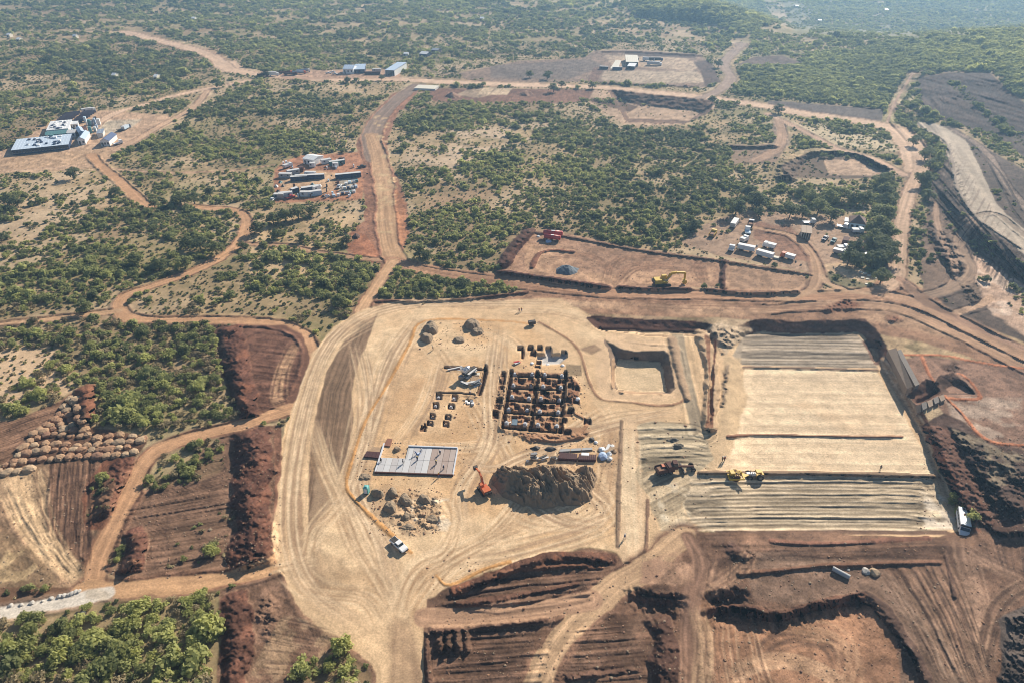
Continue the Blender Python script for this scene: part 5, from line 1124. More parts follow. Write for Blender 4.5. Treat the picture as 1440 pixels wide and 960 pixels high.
def bus(label, u, v, uv2):
    e = empty('personnel_truck', label=label, cat='truck')
    b = MB(); b.box(-4.6, 1.9, -1.22, 1.22, .85, 2.95); bd = b.build('body', WHITE, e, bevel=.12)
    for x in (-3.9, -1.9): h = MB(); h.box(x-.35, x+.35, -.25, .25, 2.95, 3.05); h.build('roof_hatch', RUST, bd)
    c = MB(); c.prism([(1.95, .7), (3.9, .6), (3.95, 1.25), (3.5, 1.6), (2.75, 1.75), (2.3, 2.5), (1.95, 2.55)], -1.1, 1.1); cb = c.build('cab', WHITE, e, bevel=.06)
    g = MB(); g.add([(2.80, -1, 1.78), (2.80, 1, 1.78), (2.36, .95, 2.46), (2.36, -.95, 2.46)], [(0, 1, 2, 3)]); g.build('windscreen', GLASS, cb)
    k = MB(); k.box(2.0, 2.3, -1.1, 1.1, 2.56, 2.95, tx=.05); k.build('cab_gap', DSTEEL, e)
    for s_ in (-1, 1):
        for i in range(6): q = MB(); q.box(-4.3+i*1.02, -3.5+i*1.02, s_*1.225-.01, s_*1.225+.01, 1.9, 2.5); q.build('side_window', GLASS, bd)
        for x in (-2.9, 2.9): wheel(e, x, s_*1.05, .5)
        q = MB(); q.box(2.35, 2.45, s_*1.35-.12, s_*1.35+.12, 1.6, 2.1); q.build('mirror', DSTEEL, e)
        q = MB(); q.box(3.93, 4.0, s_*.8-.17, s_*.8+.17, .85, 1.1); q.build('headlight', ALU, e)
    f = MB(); f.box(-4.6, 3.8, -.4, .4, .5, .84); f.build('chassis', DSTEEL, e)
    q = MB(); q.box(3.92, 4.15, -1.1, 1.1, .45, .75); q.build('bumper', DSTEEL, e)
    return setd(e, u, v, uv2=uv2)
def lorry(label, u, v, uv2, L=7, body=WHITE, cabm=WHITE, kind='box', cat='truck', group=None, cab=True, h=2.6, name='lorry'):
    e = empty(name, label=label, cat=cat, group=group)
    f = MB(); f.box(-L/2, L/2, -.4, .4, .6, .85); f.build('chassis', DSTEEL, e)
    x1 = L/2-(1.9 if cab else 0)
    if kind == 'box': b = MB(); b.box(-L/2, x1-.15, -1.22, 1.22, .88, .88+h); bb = b.build('cargo_box', body, e, bevel=.04); r = MB(); r.box(-L/2+.05, x1-.2, -1.17, 1.17, .88+h, .93+h); r.build('roof_panel', OFFW, bb); dd_ = MB(); dd_.box(-L/2-.03, -L/2, -1.1, 1.1, 1., .8+h); dd_.build('rear_door', ALU, bb)
    elif kind == 'tank': b = MB(); b.cyl((-L/2, 0, 1.9), (x1-.2, 0, 1.9), 1.05, n=14); bb = b.build('tank', body, e); q = MB(); [q.cyl((-L/2+L*.2*i+.6, 0, 2.9), (-L/2+L*.2*i+.6, 0, 3.15), .28, n=8) for i in range(3)]; q.build('filler_cap', STEEL, bb)
    elif kind == 'tipper': b = MB(); b.box(-L/2, x1-.2, -1.2, 1.2, 1.0, 1.15); b.box(-L/2, x1-.2, -1.25, -1.15, 1.15, 2.2); b.box(-L/2, x1-.2, 1.15, 1.25, 1.15, 2.2); b.box(x1-.35, x1-.2, -1.14, 1.14, 1.15, 2.5); b.build('tipper_body', body, e); q = MB(); q.box(-L/2+.1, x1-.4, -1.14, 1.14, 1.16, 1.9, tx=.3, ty=.3); q.build('load', SOILP[3], e)
    else: b = MB(); b.box(-L/2, x1-.2, -1.2, 1.2, .9, 1.05); b.box(-L/2, -L/2+.1, -1.2, 1.2, 1.05, 1.5); b.build('flatbed', body, e)
    if cab:
        c = MB(); c.prism([(x1, .6), (L/2, .6), (L/2, 1.6), (L/2-.3, 2.6), (x1, 2.7)], -1.15, 1.15); cb = c.build('cab', cabm, e, bevel=.06)
        g = MB(); g.add([(L/2+.015, -1, 1.65), (L/2+.015, 1, 1.65), (L/2-.25, .95, 2.45), (L/2-.25, -.95, 2.45)], [(0, 1, 2, 3)]); g.build('windscreen', GLASS, cb)
    for s_ in (-1, 1):
        for x in ([-L/2+1.1, -L/2+2.2]+([L/2-1.0] if cab else [L/2-1.6])): wheel(e, x, s_*1.0, .48)
    return setd(e, u, v, uv2=uv2)
def container(label, u, v, uv2, L=6.06, m_=WHITE, group=None, cat='container', name='shipping_container', win_=1):
    e = empty(name, label=label, cat=cat, group=group)
    b = MB(); n = int(L/.6); pr = []
    for i in range(n):
        x = -L/2+L*i/n; pr += [(x, 0), (x+L/n*.5, 0), (x+L/n*.5, .05), (x+L/n, .05)]
    b.box(-L/2, L/2, -1.19, 1.19, .12, 2.55); bd = b.build('walls', m_, e)
    rb = MB()
    for i in range(n+1):
        for s_ in (-1, 1): x = -L/2+L*i/n; rb.box(x-.09, x+.09, s_*1.2-.03, s_*1.2+.03, .14, 2.5)
    rb.build('corrugation', m_, bd)
    r = MB(); r.box(-L/2-.02, L/2+.02, -1.22, 1.22, 2.55, 2.62); r.build('roof', m_ if m_ is RUST else OFFW, e)
    d = MB(); d.box(L/2, L/2+.04, -1.1, -.03, .2, 2.45); d.build('door', ALU, e); d = MB(); d.box(L/2, L/2+.04, .03, 1.1, .2, 2.45); d.build('door', ALU, e)
    for i in range(win_): w_ = MB(); w_.box(-L/4+i*L/2-.5, -L/4+i*L/2+.5, -1.26, -1.23, 1.2, 2.0); w_.build('window', GLASS, e)
    return setd(e, u, v, uv2=uv2)
def building(label, A_, B_, depth, h, roof='gable', wm=WHITE, rm=ROOFG, rise=None, nwin=3, door=True, name='shed', cat='building', group=None, open_front=False, vents=0, ov=.3):
    """front wall from photo point A_ to B_ (left, right); the building runs back from it"""
    a = P0(*A_); b_ = P0(*B_); L = (b_-a).length; ang = math.atan2(b_.y-a.y, b_.x-a.x)
    e = empty(name, (a.x, a.y, min(a.z, b_.z)-.05), ang, label, cat, group)
    rise = rise if rise is not None else depth*.16
    w_ = MB(); t = .2
    if open_front: w_.box(0, t, t, depth-t, 0, h); w_.box(L-t, L, t, depth-t, 0, h); w_.box(0, L, depth-t, depth, 0, h); [w_.box(L*i/4-.12, L*i/4+.12, 0, .24, 0, h) for i in (1, 2, 3)]; wl_ = w_.build('wall', wm, e)
    else: w_.box(0, L, 0, depth, 0, h); wl_ = w_.build('wall', wm, e)
    r = MB(); o = ov
    if roof == 'gable':
        r.prism([(-o, h-.05), (depth/2, h+rise), (depth+o, h-.05), (depth+o, h+.07), (depth/2, h+rise+.14), (-o, h+.07)], -o, L+o, axis='x')
        gb = MB(); [gb.prism([(.02, h), (depth-.02, h), (depth/2, h+rise-.02)], x, x+.15, axis='x') for x in (.01, L-.16)]; gb.build('gable', wm, e)
    elif roof == 'gable_x':
        r.prism([(-o, h-.05), (L/2, h+rise), (L+o, h-.05), (L+o, h+.07), (L/2, h+rise+.14), (-o, h+.07)], -o, depth+o)
        gb = MB(); [gb.prism([(.02, h), (L-.02, h), (L/2, h+rise-.02)], y, y+.15) for y in (.01, depth-.16)]; gb.build('gable', wm, e)
    elif roof == 'hip':
        q = min(L, depth)/2
        r.add([(-o, -o, h), (L+o, -o, h), (L+o, depth+o, h), (-o, depth+o, h), (q, depth/2, h+rise), (L-q if L > depth else q+.01, depth/2, h+rise)], [(0, 1, 5, 4), (1, 2, 5), (2, 3, 4, 5), (3, 0, 4), (0, 3, 2, 1)])
    else: r.add([(-o, -o, h+.02), (L+o, -o, h+.02), (L+o, depth+o, h+rise), (-o, depth+o, h+rise), (-o, -o, h+.14), (L+o, -o, h+.14), (L+o, depth+o, h+rise+.12), (-o, depth+o, h+rise+.12)], [(0, 3, 2, 1), (4, 5, 6, 7), (0, 1, 5, 4), (1, 2, 6, 5), (2, 3, 7, 6), (3, 0, 4, 7)])
    rf = r.build('roof', rm, e)
    nr = int(L/1.6)
    if roof in ('mono', 'gable') and L < 60:
        rr = MB()
        for i in range(1, nr):
            x = L*i/nr
            if roof == 'mono': rr.add([(x-.05, -o, h+.15), (x+.05, -o, h+.15), (x+.05, depth+o, h+rise+.13), (x-.05, depth+o, h+rise+.13), (x, -o, h+.24), (x, depth+o, h+rise+.22)], [(0, 1, 4), (1, 2, 5, 4), (3, 0, 4, 5), (2, 3, 5)])
            else: rr.add([(x-.05, -o, h+.08), (x+.05, -o, h+.08), (x+.05, depth/2, h+rise+.15), (x-.05, depth/2, h+rise+.15), (x, -o, h+.16), (x, depth/2, h+rise+.23)], [(0, 1, 4), (1, 2, 5, 4), (3, 0, 4, 5), (2, 3, 5)])
        rr.build('roof_seam', rm, rf)
    for i in range(nwin):
        x = L*(i+.5)/nwin; q = MB(); q.box(x-.5, x+.5, -.04, .01, h*.38, h*.74); wn = q.build('window', GLASS, e); q = MB(); q.box(x-.6, x+.6, -.1, -.02, h*.33, h*.38); q.build('sill', CONC, wn)
    if door: q = MB(); q.box(L*.12, L*.12+1, -.05, .01, .05, min(2.1, h*.85)); q.build('door', DSTEEL, e)
    rv = random.Random(int(A_[0]*7+A_[1]))
    for i in range(vents):
        x = rv.uniform(.08, .92)*L; y = rv.uniform(.08, .92)*depth; z = h+rise*y/depth if roof == 'mono' else h+rise*(1-abs(y/depth*2-1))
        q = MB(); q.box(x-rv.uniform(.5, .9), x+rv.uniform(.5, .9), y-rv.uniform(.7, 1.5), y+rv.uniform(.7, 1.5), z-.1, z+.75); q.build('roof_unit', NAVY_SHADE if rv.random() < .7 else WHITE, rf)
    return e
# ---- generic heap: its own relief mesh over a footprint
def heap(name, label, cat, pts, H, m_, group=None, slope=1.35, amp=.5, size=1.6, gully=None, seed=1, res=None, flat=1e9, dz=0, near_anchor=False):
    w_ = np.array([at(*p)[:2] for p in pts]); z0 = min(at(*p)[2] for p in pts)-.15
    c = w_.mean(0); lo, hi = w_.min(0)-.5, w_.max(0)+.5; n = res or int(min(170, max(22, max(hi-lo)/.16)))
    gx, gy = np.meshgrid(np.linspace(lo[0], hi[0], n), np.linspace(lo[1], hi[1], n))
    wob = (fbm(gx, gy, size*1.5, 3, seed+600)-.5)*size*.9
    d = sd_poly(w_, gx, gy)+wob
    hh = np.clip(d/(slope*H*1.7), 0, 1); h = H*(1-(1-hh)**2)*(.65+.7*fbm(gx, gy, max(size*3, 3), 2, seed+640))*(d > 0)
    if gully:
        ga = rad(gully[0]); t1 = (gx*math.cos(ga)+gy*math.sin(ga)); t2 = (-gx*math.sin(ga)+gy*math.cos(ga))+(fbm(gx, gy, 6, 2, seed+3)-.5)*5
        q = 1-np.abs(fbm(t2/gully[1], t1/gully[2], 1, 3, seed+610)-.5)*3.6; h += (q-.3)*gully[3]*np.clip(h/H*2, 0, 1)
    h += (fbm(gx, gy, size, 4, seed+620)-.5)*2*amp*np.clip(h/H*3, 0, 1)+(fbm(gx, gy, .5, 2, seed+630)-.5)*.35*amp*np.clip(h/H*3, 0, 1)
    h = np.maximum(h, -.2)
    keep = (d > -.25); idx_ = np.arange(n*n).reshape(n, n); kq = keep[:-1, :-1] & keep[1:, :-1] & keep[:-1, 1:] & keep[1:, 1:]
    f = np.stack([idx_[:-1, :-1], idx_[:-1, 1:], idx_[1:, 1:], idx_[1:, :-1]], -1)[kq]
    us_ = np.unique(f); rm = np.full(n*n, -1); rm[us_] = np.arange(len(us_)); f = rm[f]
    V3 = np.stack([gx-c[0], gy-c[1], h], -1).reshape(-1, 3)[us_]
    me = bpy.data.meshes.new(name); me.from_pydata(V3.tolist(), [], f.tolist()); me.materials.append(m_); me.shade_smooth()
    o = link(bpy.data.objects.new(name, me)); o.location = (c[0], c[1], z0+dz); return tag(o, label, cat, group)
def ring(u, v, ru, rv, n=10, seed=0):
    r = random.Random(seed); return [(u+math.cos(k*6.283/n)*ru*r.uniform(.8, 1.15), v+math.sin(k*6.283/n)*rv*r.uniform(.8, 1.15)) for k in range(n)]
# ------------------------------------------------------------------ vehicles and machines on the pads
pickup(WHITE, 'white double cab pickup truck parked beside the ochre bund on the sand pad', 561, 768, (570, 776))
bus('white bonneted personnel truck with two roof hatches parked beside the dark spoil bank', 1352, 742, (1359, 757))
def excavator(label, u, v, ang, m_, k=1.0, arm=((1.2, 1.7), (4.2, 4.6), (7.0, 3.6), (6.9, .9)), slew=0):
    e = empty('excavator', label=label, cat='excavator')
    for s_ in (-1, 1):
        t = MB(); t.prism([(-2.1, .1), (-1.7, 0), (1.7, 0), (2.1, .1), (2.3, .45), (2.1, .8), (1.7, .9), (-1.7, .9), (-2.1, .8), (-2.3, .45)], s_*1.25-.3, s_*1.25+.3); t.build('track', RUBBER, e)
    f = MB(); f.box(-1.2, 1.2, -.95, .95, .35, 1.0); f.build('undercarriage', DSTEEL, e)
    b = MB(); b.box(-2.7, .4, -1.3, 1.3, 1.05, 1.5); b.box(-2.7, -.5, -1.3, 1.3, 1.5, 2.25, ty=.08, tx=.1); b.box(-.5, 1.3, -1.3, -.2, 1.05, 1.6); hb = b.build('housing', m_, e, bevel=.05)
    c = MB(); c.box(-.3, 1.4, .25, 1.3, 1.52, 2.95, tx=.15, ty=.06); cb = c.build('cab', m_, e, bevel=.04)
    g = MB(); g.add([(1.415, .35, 1.6), (1.415, 1.22, 1.6), (1.27, 1.18, 2.85), (1.27, .4, 2.85)], [(0, 1, 2, 3)]); g.box(-.1, 1.15, 1.3, 1.32, 2.0, 2.7); g.build('cab_window', GLASS, cb)
    q = MB(); q.box(-3.0, -2.7, -1.25, 1.25, 1.05, 1.9); q.build('counterweight', DSTEEL, e)
    P_ = [Vector((x, -.15, z)) for x, z in arm]
    def beam(a, b__, w0, w1):
        q = MB(); d = (b__-a).normalized(); nrm = Vector((-d.z, 0, d.x)); vs = []
        for p, hw in ((a, w0), (b__, w1)):
            for sy in (-.22, .22):
                for sn in (-1, 1): vs.append(p+Vector((0, sy, 0))+nrm*hw*sn)
        q.add(vs, [(0, 1, 3, 2), (4, 6, 7, 5), (0, 2, 6, 4), (1, 5, 7, 3), (0, 4, 5, 1), (2, 3, 7, 6)]); return q
    mid = (P_[0]+P_[1])/2+Vector((-.3, 0, .9))
    q = beam(P_[0], mid, .3, .42); q2 = beam(mid, P_[1], .42, .25); q.add(q2.v, q2.f); bm_ = q.build('boom', m_, e)
    beam(P_[1]+Vector((-.5, 0, .3)), P_[2] if len(P_) > 2 else P_[1], .3, .26).build('stick', m_, e) if len(arm) == 3 else None
    if len(arm) == 4:
        beam(P_[1], P_[2], .26, .3).build('stick', m_, e); beam(P_[2], P_[3]+Vector((0, 0, .6)), .28, .2).build('stick', m_, e)
    for s_ in (-.4, .4): q = MB(); q.cyl((.9, -.15+s_, 1.5), tuple(mid+Vector((.3, s_, -.5))), .09, n=6); q.build('hydraulic_ram', ALU, e)
    T = P_[-1]; q = MB(); q.prism([(T.x-.5, T.z+.5), (T.x+.4, T.z+.6), (T.x+.75, T.z-.1), (T.x+.3, T.z-.75), (T.x-.45, T.z-.6), (T.x-.1, T.z-.1)], -.75, .5); q.build('bucket', DSTEEL if m_ is ORG else m_, e)
    e.scale = (k, k, k); setd(e, u, v, ang); return e
excavator('large yellow excavator with its long arm bent over the brown field berm', 931, 401, rad(8), YEL, 1.35, ((1.2, 1.7), (3.9, 4.0), (6.6, 3.7), (6.7, .9)))
excavator('orange red excavator with its arm raised beside the big ridged stockpile', 681, 690, rad(118), ORG, .85, ((1.2, 1.7), (3.7, 4.8), (6.2, 4.5)))
def roller():
    e = empty('tractor', label='yellow four wheel tractor with white bonnet towing a roller along the terrace edge', cat='tractor')
    b = MB(); b.box(-.3, 2.4, -.45, .45, 1.0, 1.75, tx=.08, ty=.06); b.build('bonnet', WHITE, e, bevel=.05)
    b = MB(); b.box(-2.2, -.2, -.8, .8, .9, 1.4); b.box(-2.2, -1.7, -.9, .9, 1.4, 1.9); b.build('rear_body', YEL, e, bevel=.04)
    c = MB(); c.box(-1.6, -.2, -.65, .65, 2.35, 2.5); [c.box(x-.05, x+.05, y-.05, y+.05, 1.4, 2.35) for x in (-1.5, -.3) for y in (-.6, .6)]; c.build('canopy', YEL, e)
    q = MB(); q.cyl((1.4, .2, 1.7), (1.4, .2, 3.0), .09, n=6); q.build('exhaust_stack', DSTEEL, e); q = MB(); q.cyl((.8, .35, 1.7), (.8, .35, 2.8), .09, n=6); q.build('air_intake', DSTEEL, e)
    for s_ in (-1, 1): wheel(e, -1.3, s_*1.05, .95, .6); wheel(e, 1.6, s_*.95, .85, .5)
    setd(e, 1060, 671, rad(182))
    e = empty('towed_roller', label='yellow towed roller frame with a padded drum behind the tractor', cat='roller')
    d = MB(); d.cyl((0, -1.15, .9), (0, 1.15, .9), .9, n=20); dr_ = d.build('drum', RUST, e)
    p = MB()
    for i in range(12):
        for j in range(5):
            a = i*math.pi/6+(j % 2)*.26; x, z = math.cos(a)*.95, .9+math.sin(a)*.95; p.box(x-.09, x+.09, -1+j*.5-.1, -1+j*.5+.1, z-.09, z+.09)
    p.build('drum_pad', YEL, dr_)
    f = MB(); f.box(-1.5, 1.5, 1.25, 1.5, .8, 1.15); f.box(-1.5, 1.5, -1.5, -1.25, .8, 1.15); f.box(1.5, 1.8, -1.5, 1.5, .8, 1.15); f.box(-1.8, -1.5, -1.5, 1.5, .8, 1.15); f.box(-1.4, 1.4, -.12, .12, 1.86, 2.0); f.box(1.2, 1.5, -.12, .12, 1.15, 2.0); f.box(-1.5, -1.2, -.12, .12, 1.15, 2.0); f.build('frame', YEL, e, bevel=.03)
    b = MB(); b.box(-1.4, -.4, -.6, .6, 1.5, 2.1); b.build('engine_box', YEL, e, bevel=.05); b = MB(); b.add([(1.8, -.8, .85), (1.8, .8, .85), (3.3, 0, .85), (1.8, -.8, 1.0), (1.8, .8, 1.0), (3.3, 0, 1.0)], [(0, 2, 1), (3, 4, 5), (0, 1, 4, 3), (1, 2, 5, 4), (2, 0, 3, 5)]); b.build('drawbar', YEL, e)
    e.scale = (1.15,)*3; setd(e, 1033, 672, rad(2))
roller()
def grader(label, u, v, ang):
    e = empty('motor_grader', label=label, cat='grader')
    f = MB(); f.prism([(-1, 1.2), (1, 1.5), (4.2, 1.2), (4.4, .8), (4.0, .8), (1.2, 1.1), (-1, .8)], -.2, .2); f.build('frame', RUST, e)
    b = MB(); b.box(-4, -1.3, -.8, .8, .8, 1.9, ty=.1); b.build('engine_housing', RUST, e, bevel=.05)
    c = MB(); c.box(-1.3, .1, -.75, .75, 1.0, 2.9, tx=.1, ty=.06); cb = c.build('cab', RUST, e); g = MB(); g.box(-1.1, 0, -.78, .78, 1.9, 2.6); g.build('cab_window', GLASS, cb)
    q = MB(); q.prism([(1.3, .1), (1.5, .1), (1.6, .75), (1.35, .75)], -1.9, 1.9); q.build('blade', DSTEEL, e)
    for s_ in (-1, 1): wheel(e, 3.9, s_*.9, .65, .4); wheel(e, -3.3, s_*.9, .65, .4); wheel(e, -1.9, s_*.9, .65, .4)
    q = MB(); q.box(-3.9, -2.9, -.5, .5, 1.9, 2.1); q.build('orange_hood', ORG, e); e.scale = (1.1,)*3
    return setd(e, u, v, ang)
grader('rust brown motor grader working across the striped grey field', 951, 661, rad(6))
lorry('rust brown tipper truck directly behind the motor grader', 934, 664, (944, 662), 5, RUST, RUST, 'tipper')
# light tower / generator near the top of the pad
def generator(label, u, v, ang):
    e = empty('generator', label=label, cat='generator'); b = MB(); b.box(-1.3, 1.3, -.7, .7, .5, 1.7); b.build('housing', DSTEEL, e, bevel=.05)
    q = MB(); q.cyl((.8, 0, 1.7), (.8, 0, 2.4), .06, n=6); q.build('exhaust', STEEL, e); q = MB(); q.box(1.3, 2.3, -.05, .05, .45, .55); q.build('drawbar', STEEL, e)
    for s_ in (-1, 1): wheel(e, 0, s_*.7, .35, .2)
    return setd(e, u, v, ang)
generator('dark grey wheeled generator at the northern edge of the pad', 748, 457, rad(15))
# portable toilet with turquoise dome roof
e = empty('portable_toilet', label='portable toilet with turquoise dome roof casting a shadow near the bund corner', cat='portable toilet')
b = MB(); b.box(-.6, .6, -.6, .6, .1, 2.1); b.build('cabin', TURQ, e, bevel=.05); b = MB(); b.box(-.4, .4, -.63, -.6, .2, 1.9); b.build('door', WHITE, e); b = MB(); b.box(-.65, .65, -.65, .65, 2.1, 2.3, tx=.1, ty=.1); b.box(-.5, .5, -.5, .5, 2.3, 2.5, tx=.25, ty=.25); b.build('roof', TURQ, e); b = MB(); b.box(-.65, .65, -.65, .65, 0, .1); b.build('base', DSTEEL, e)
e.scale = (1.05, 1.05, .95); setd(e, 516, 692, rad(-12))
# ------------------------------------------------------------------ people
def person(label, u, v, face, shirt, legs, hat, arm=.2, stride=.12, lean=0, group=None):
    e = empty('person', label=label, cat='person', group=group)
    def skin(name, vs, es, rs, m_, par, root=0):
        me = bpy.data.meshes.new(name); me.from_pydata(vs, es, []); me.materials.append(m_); o = link(bpy.data.objects.new(name, me)); o.parent = par
        md = o.modifiers.new('skin', 'SKIN'); md.use_smooth_shade = True
        for i, r_ in enumerate(rs): me.skin_vertices[0].data[i].radius = r_; me.skin_vertices[0].data[i].use_root = (i == root)
        s2 = o.modifiers.new('sub', 'SUBSURF'); s2.levels = 1; s2.render_levels = 1; return o
    L_ = lean; st_ = stride
    vs = [(0, 0, .95), (L_*.3, 0, 1.2), (L_*.6, 0, 1.42), (L_*.7, 0, 1.54), (L_*.75+.02, 0, 1.68)]
    es = [(0, 1), (1, 2), (2, 3), (3, 4)]; rs = [(.14, .11), (.14, .10), (.16, .1), (.055, .055), (.095, .11)]
    def arm_(s_, a, b_): 
        i = len(vs); vs.extend([(L_*.6, s_*.2, 1.42), (L_*.6+a, s_*.26, 1.16), (L_*.6+b_, s_*.22, .93), (L_*.6+b_+.03, s_*.21, .83)]); es.extend([(2, i), (i, i+1), (i+1, i+2), (i+2, i+3)]); rs.extend([(.06, .06), (.045, .045), (.035, .035), (.035, .02)])
    arm_(1, .02, arm); arm_(-1, -.02, arm*.6)
    for s_ in (1, -1):
        i = len(vs); f = s_*st_; vs.extend([(0, s_*.1, .88), (f*.6+.02, s_*.11, .48), (f, s_*.11, .08), (f+.16, s_*.12, .04)]); es.extend([(0, i), (i, i+1), (i+1, i+2), (i+2, i+3)]); rs.extend([(.09, .09), (.06, .06), (.04, .04), (.04, .03)])
    bo = skin('body', vs, es, rs, SKIN, e)
    skin('shirt', [vs[0], vs[1], vs[2], (L_*.66, 0, 1.48), vs[5], vs[6], vs[9], vs[10]], [(0, 1), (1, 2), (2, 3), (2, 4), (4, 5), (2, 6), (6, 7)], [(.165, .135), (.165, .13), (.185, .125), (.08, .08), (.08, .08), (.062, .062), (.08, .08), (.062, .062)], shirt, e)
    i = 13; skin('trousers', [vs[0], vs[i], vs[i+1], vs[i+2], vs[i+4], vs[i+5], vs[i+6]], [(0, 1), (1, 2), (2, 3), (0, 4), (4, 5), (5, 6)], [(.17, .14), (.11, .11), (.08, .08), (.06, .06), (.11, .11), (.08, .08), (.06, .06)], legs, e)
    h = MB(); hx = L_*.75+.02
    for k, (r_, z) in enumerate(((.15, 1.70), (.145, 1.76), (.09, 1.82))): pass
    h.cyl((hx, 0, 1.70), (hx, 0, 1.78), .14, .125, 10); h.cyl((hx, 0, 1.78), (hx, 0, 1.84), .125, .06, 10); h.cyl((hx+.02, 0, 1.69), (hx+.02, 0, 1.705), .18, .17, 10); h.build('hard_hat', hat, e)
    return setd(e, u, v, face)
HV = mat("orange_vest", (.60, .16, .03), .8); BLU = mat("blue_overall", (.05, .09, .22), .85); DRK = mat("dark_cloth", (.03, .03, .035), .9); LBL = mat("light_blue_shirt", (.35, .45, .6), .85); YH = mat("yellow_hat", (.7, .5, .05), .5); REDC = mat("red_shirt", (.45, .05, .05), .85)
for a in [('person in a red shirt, left of the pair standing on the upper sand pad', 730, 439, 1.2, REDC, DRK, WHITE), ('person in a red shirt, right of the pair standing on the upper sand pad', 733.5, 438.5, 2.0, REDC, BLU, YH),
          ('person in dark clothes, left of the pair walking on the cream terrace', 1015.5, 648, .4, DRK, DRK, WHITE), ('person in a red shirt, right of the pair walking on the cream terrace', 1018.5, 647.5, .6, REDC, DRK, WHITE),
          ('lone person in dark clothes standing on the lower cream terrace near its edge', 1237.5, 660.5, 1.0, DRK, DRK, DRK), ('person in light blue and dark trousers on the service road edge', 878, 757, -1.0, LBL, BLU, WHITE),
          ('worker in blue overalls bending at the back edge of the concrete slab', 586, 640.5, 3.0, BLU, BLU, WHITE, .4, .2, .5), ('worker in a light shirt beside the blue sheeting on the slab', 592, 637, .3, LBL, BLU, WHITE, .3, .15, .3),
          ('worker in dark clothes in the middle of the pale slab panels', 587, 648, 2.0, DRK, BLU, YH), ('worker at the left end of the recessed pale slab', 567, 652, .5, DRK, DRK, DRK), ('worker at the back of the slab near its middle', 619, 639, 4.5, BLU, DRK, WHITE),
          ('worker in dark clothes on the reddish slab panels', 613.5, 653.5, 1.0, DRK, DRK, YH), ('worker on the reddish panels nearest the front formwork', 624, 660, 2.5, BLU, DRK, WHITE), ('worker in orange vest in front of the slab', 617, 671, 2.5, HV, BLU, YH),
          ('worker at the left end wall of the slab', 536, 650, 1.2, DRK, DRK, DRK), ('person standing below the two mounds on the sand pad', 609, 492, .5, DRK, DRK, WHITE), ('worker at the bottom edge of the square formwork pit', 661, 556, 1.0, BLU, DRK, WHITE)]:
    person(*a)
# ------------------------------------------------------------------ the concrete slab with formwork
A_, B_, C_, D_ = P0(529, 664), P0(636, 668), P0(645, 637.5), P0(571, 633)
def slab():
    e = empty('concrete_slab', (A_.x, A_.y, A_.z), math.atan2(B_.y-A_.y, B_.x-A_.x), 'pale concrete floor slab with cast panels, the right end tinted reddish', 'concrete slab')
    L = (B_-A_).length; W = 10.4; n = 12
    PL = [mat("panel_tone_%d" % i, c, .8, var=.14, dust=.15) for i, c in enumerate([(.50, .49, .48), (.56, .55, .53), (.47, .44, .42), (.38, .29, .24), (.43, .35, .30)])]
    for i in range(n):
        x0, x1 = L*i/n, L*(i+1)/n; y1 = W if i >= 4 else W*.55
        for (ya, yb) in ((0, y1*.5), (y1*.5, y1)):
            q = MB(); q.box(x0+.04, x1-.04, ya+.04, yb-.04, 0, .28+.02*((i*3) % 2)); q.build('panel', PL[(i % 3) if i < 8 else 3+(i % 2)], e, bevel=.02)
    q = MB(); q.box(-.3, L+.3, -.35, -.05, -.1, .55); q.build('front_formwork', RUST, e)
    q = MB(); q.box(L*4/n, L+.1, W+.05, W+.45, -.1, .6); q.build('back_wall', CONCL, e); q = MB(); q.box(L+.03, L+.35, -.05, W, -.1, .5); q.build('end_wall', CONCL, e); q = MB(); q.box(-.4, -.05, -.05, W*1.1, -.1, .55); q.build('end_wall', CONCL, e)
    q = MB(); q.box(L*.335, L*.36, W*.56, W, -.1, .3); q.build('step_edge', CONC, e)
slab()
def plate(name, label, cat, pts, h, m_, nb=1, dz=0, sub='board', group=None):
    """flat stack over four photo points, split into boards"""
    w_ = [P0(*p) for p in pts]; c = sum(w_, Vector())/4; e = empty(name, c, 0, label, cat, group)
    for i in range(nb):
        a, b__ = i/nb, (i+.93)/nb if nb > 1 else 1
        p0, p1, p2, p3 = w_[0].lerp(w_[1], a), w_[0].lerp(w_[1], b__), w_[3].lerp(w_[2], b__), w_[3].lerp(w_[2], a)
        q = MB(); vs = [p-c+Vector((0, 0, -.1+dz)) for p in (p0, p1, p2, p3)]+[p-c+Vector((0, 0, h+dz)) for p in (p0, p1, p2, p3)]
        q.add(vs, [(0, 3, 2, 1), (4, 5, 6, 7), (0, 1, 5, 4), (1, 2, 6, 5), (2, 3, 7, 6), (3, 0, 4, 7)]); q.build(sub, m_, e)
    return e
plate('plank_stack', 'long dark brown stack of planks left of the slab', 'plank stack', [(512, 643), (533, 645), (536, 637), (516, 635.5)], .5, MAROON, 4)
plate('plank_stack', 'small red brown plank stack above the left end of the slab', 'plank stack', [(540, 627), (549, 628), (552, 618), (545, 617)], .35, mat("red_timber", (.26, .12, .075), .8, var=.3), 4)
plate('timber_boards', 'pale timber formwork lying on sand between plank stack and slab', 'formwork', [(518, 634), (536, 636), (540, 629), (524, 628)], .06, WOOD, 5)
def tarp(name, label, cat, u, v, ru, rv, m_, h=.5, seed=0):
    return heap(name, label, cat, ring(u, v, ru, rv, 9, seed), h, m_, None, .8, .35, .8, None, seed, 26)
BLUES = mat("blue_sheet", (.42, .52, .68), .5, var=.3); 
tarp('plastic_sheet', 'crumpled pale blue sheeting on the back of the slab', 'sheet', 588, 638, 7, 3, BLUES, .5, 1); tarp('plastic_sheet', 'smaller white sheeting at the slab back corner', 'sheet', 575, 635, 4, 2, WHITE, .4, 2)
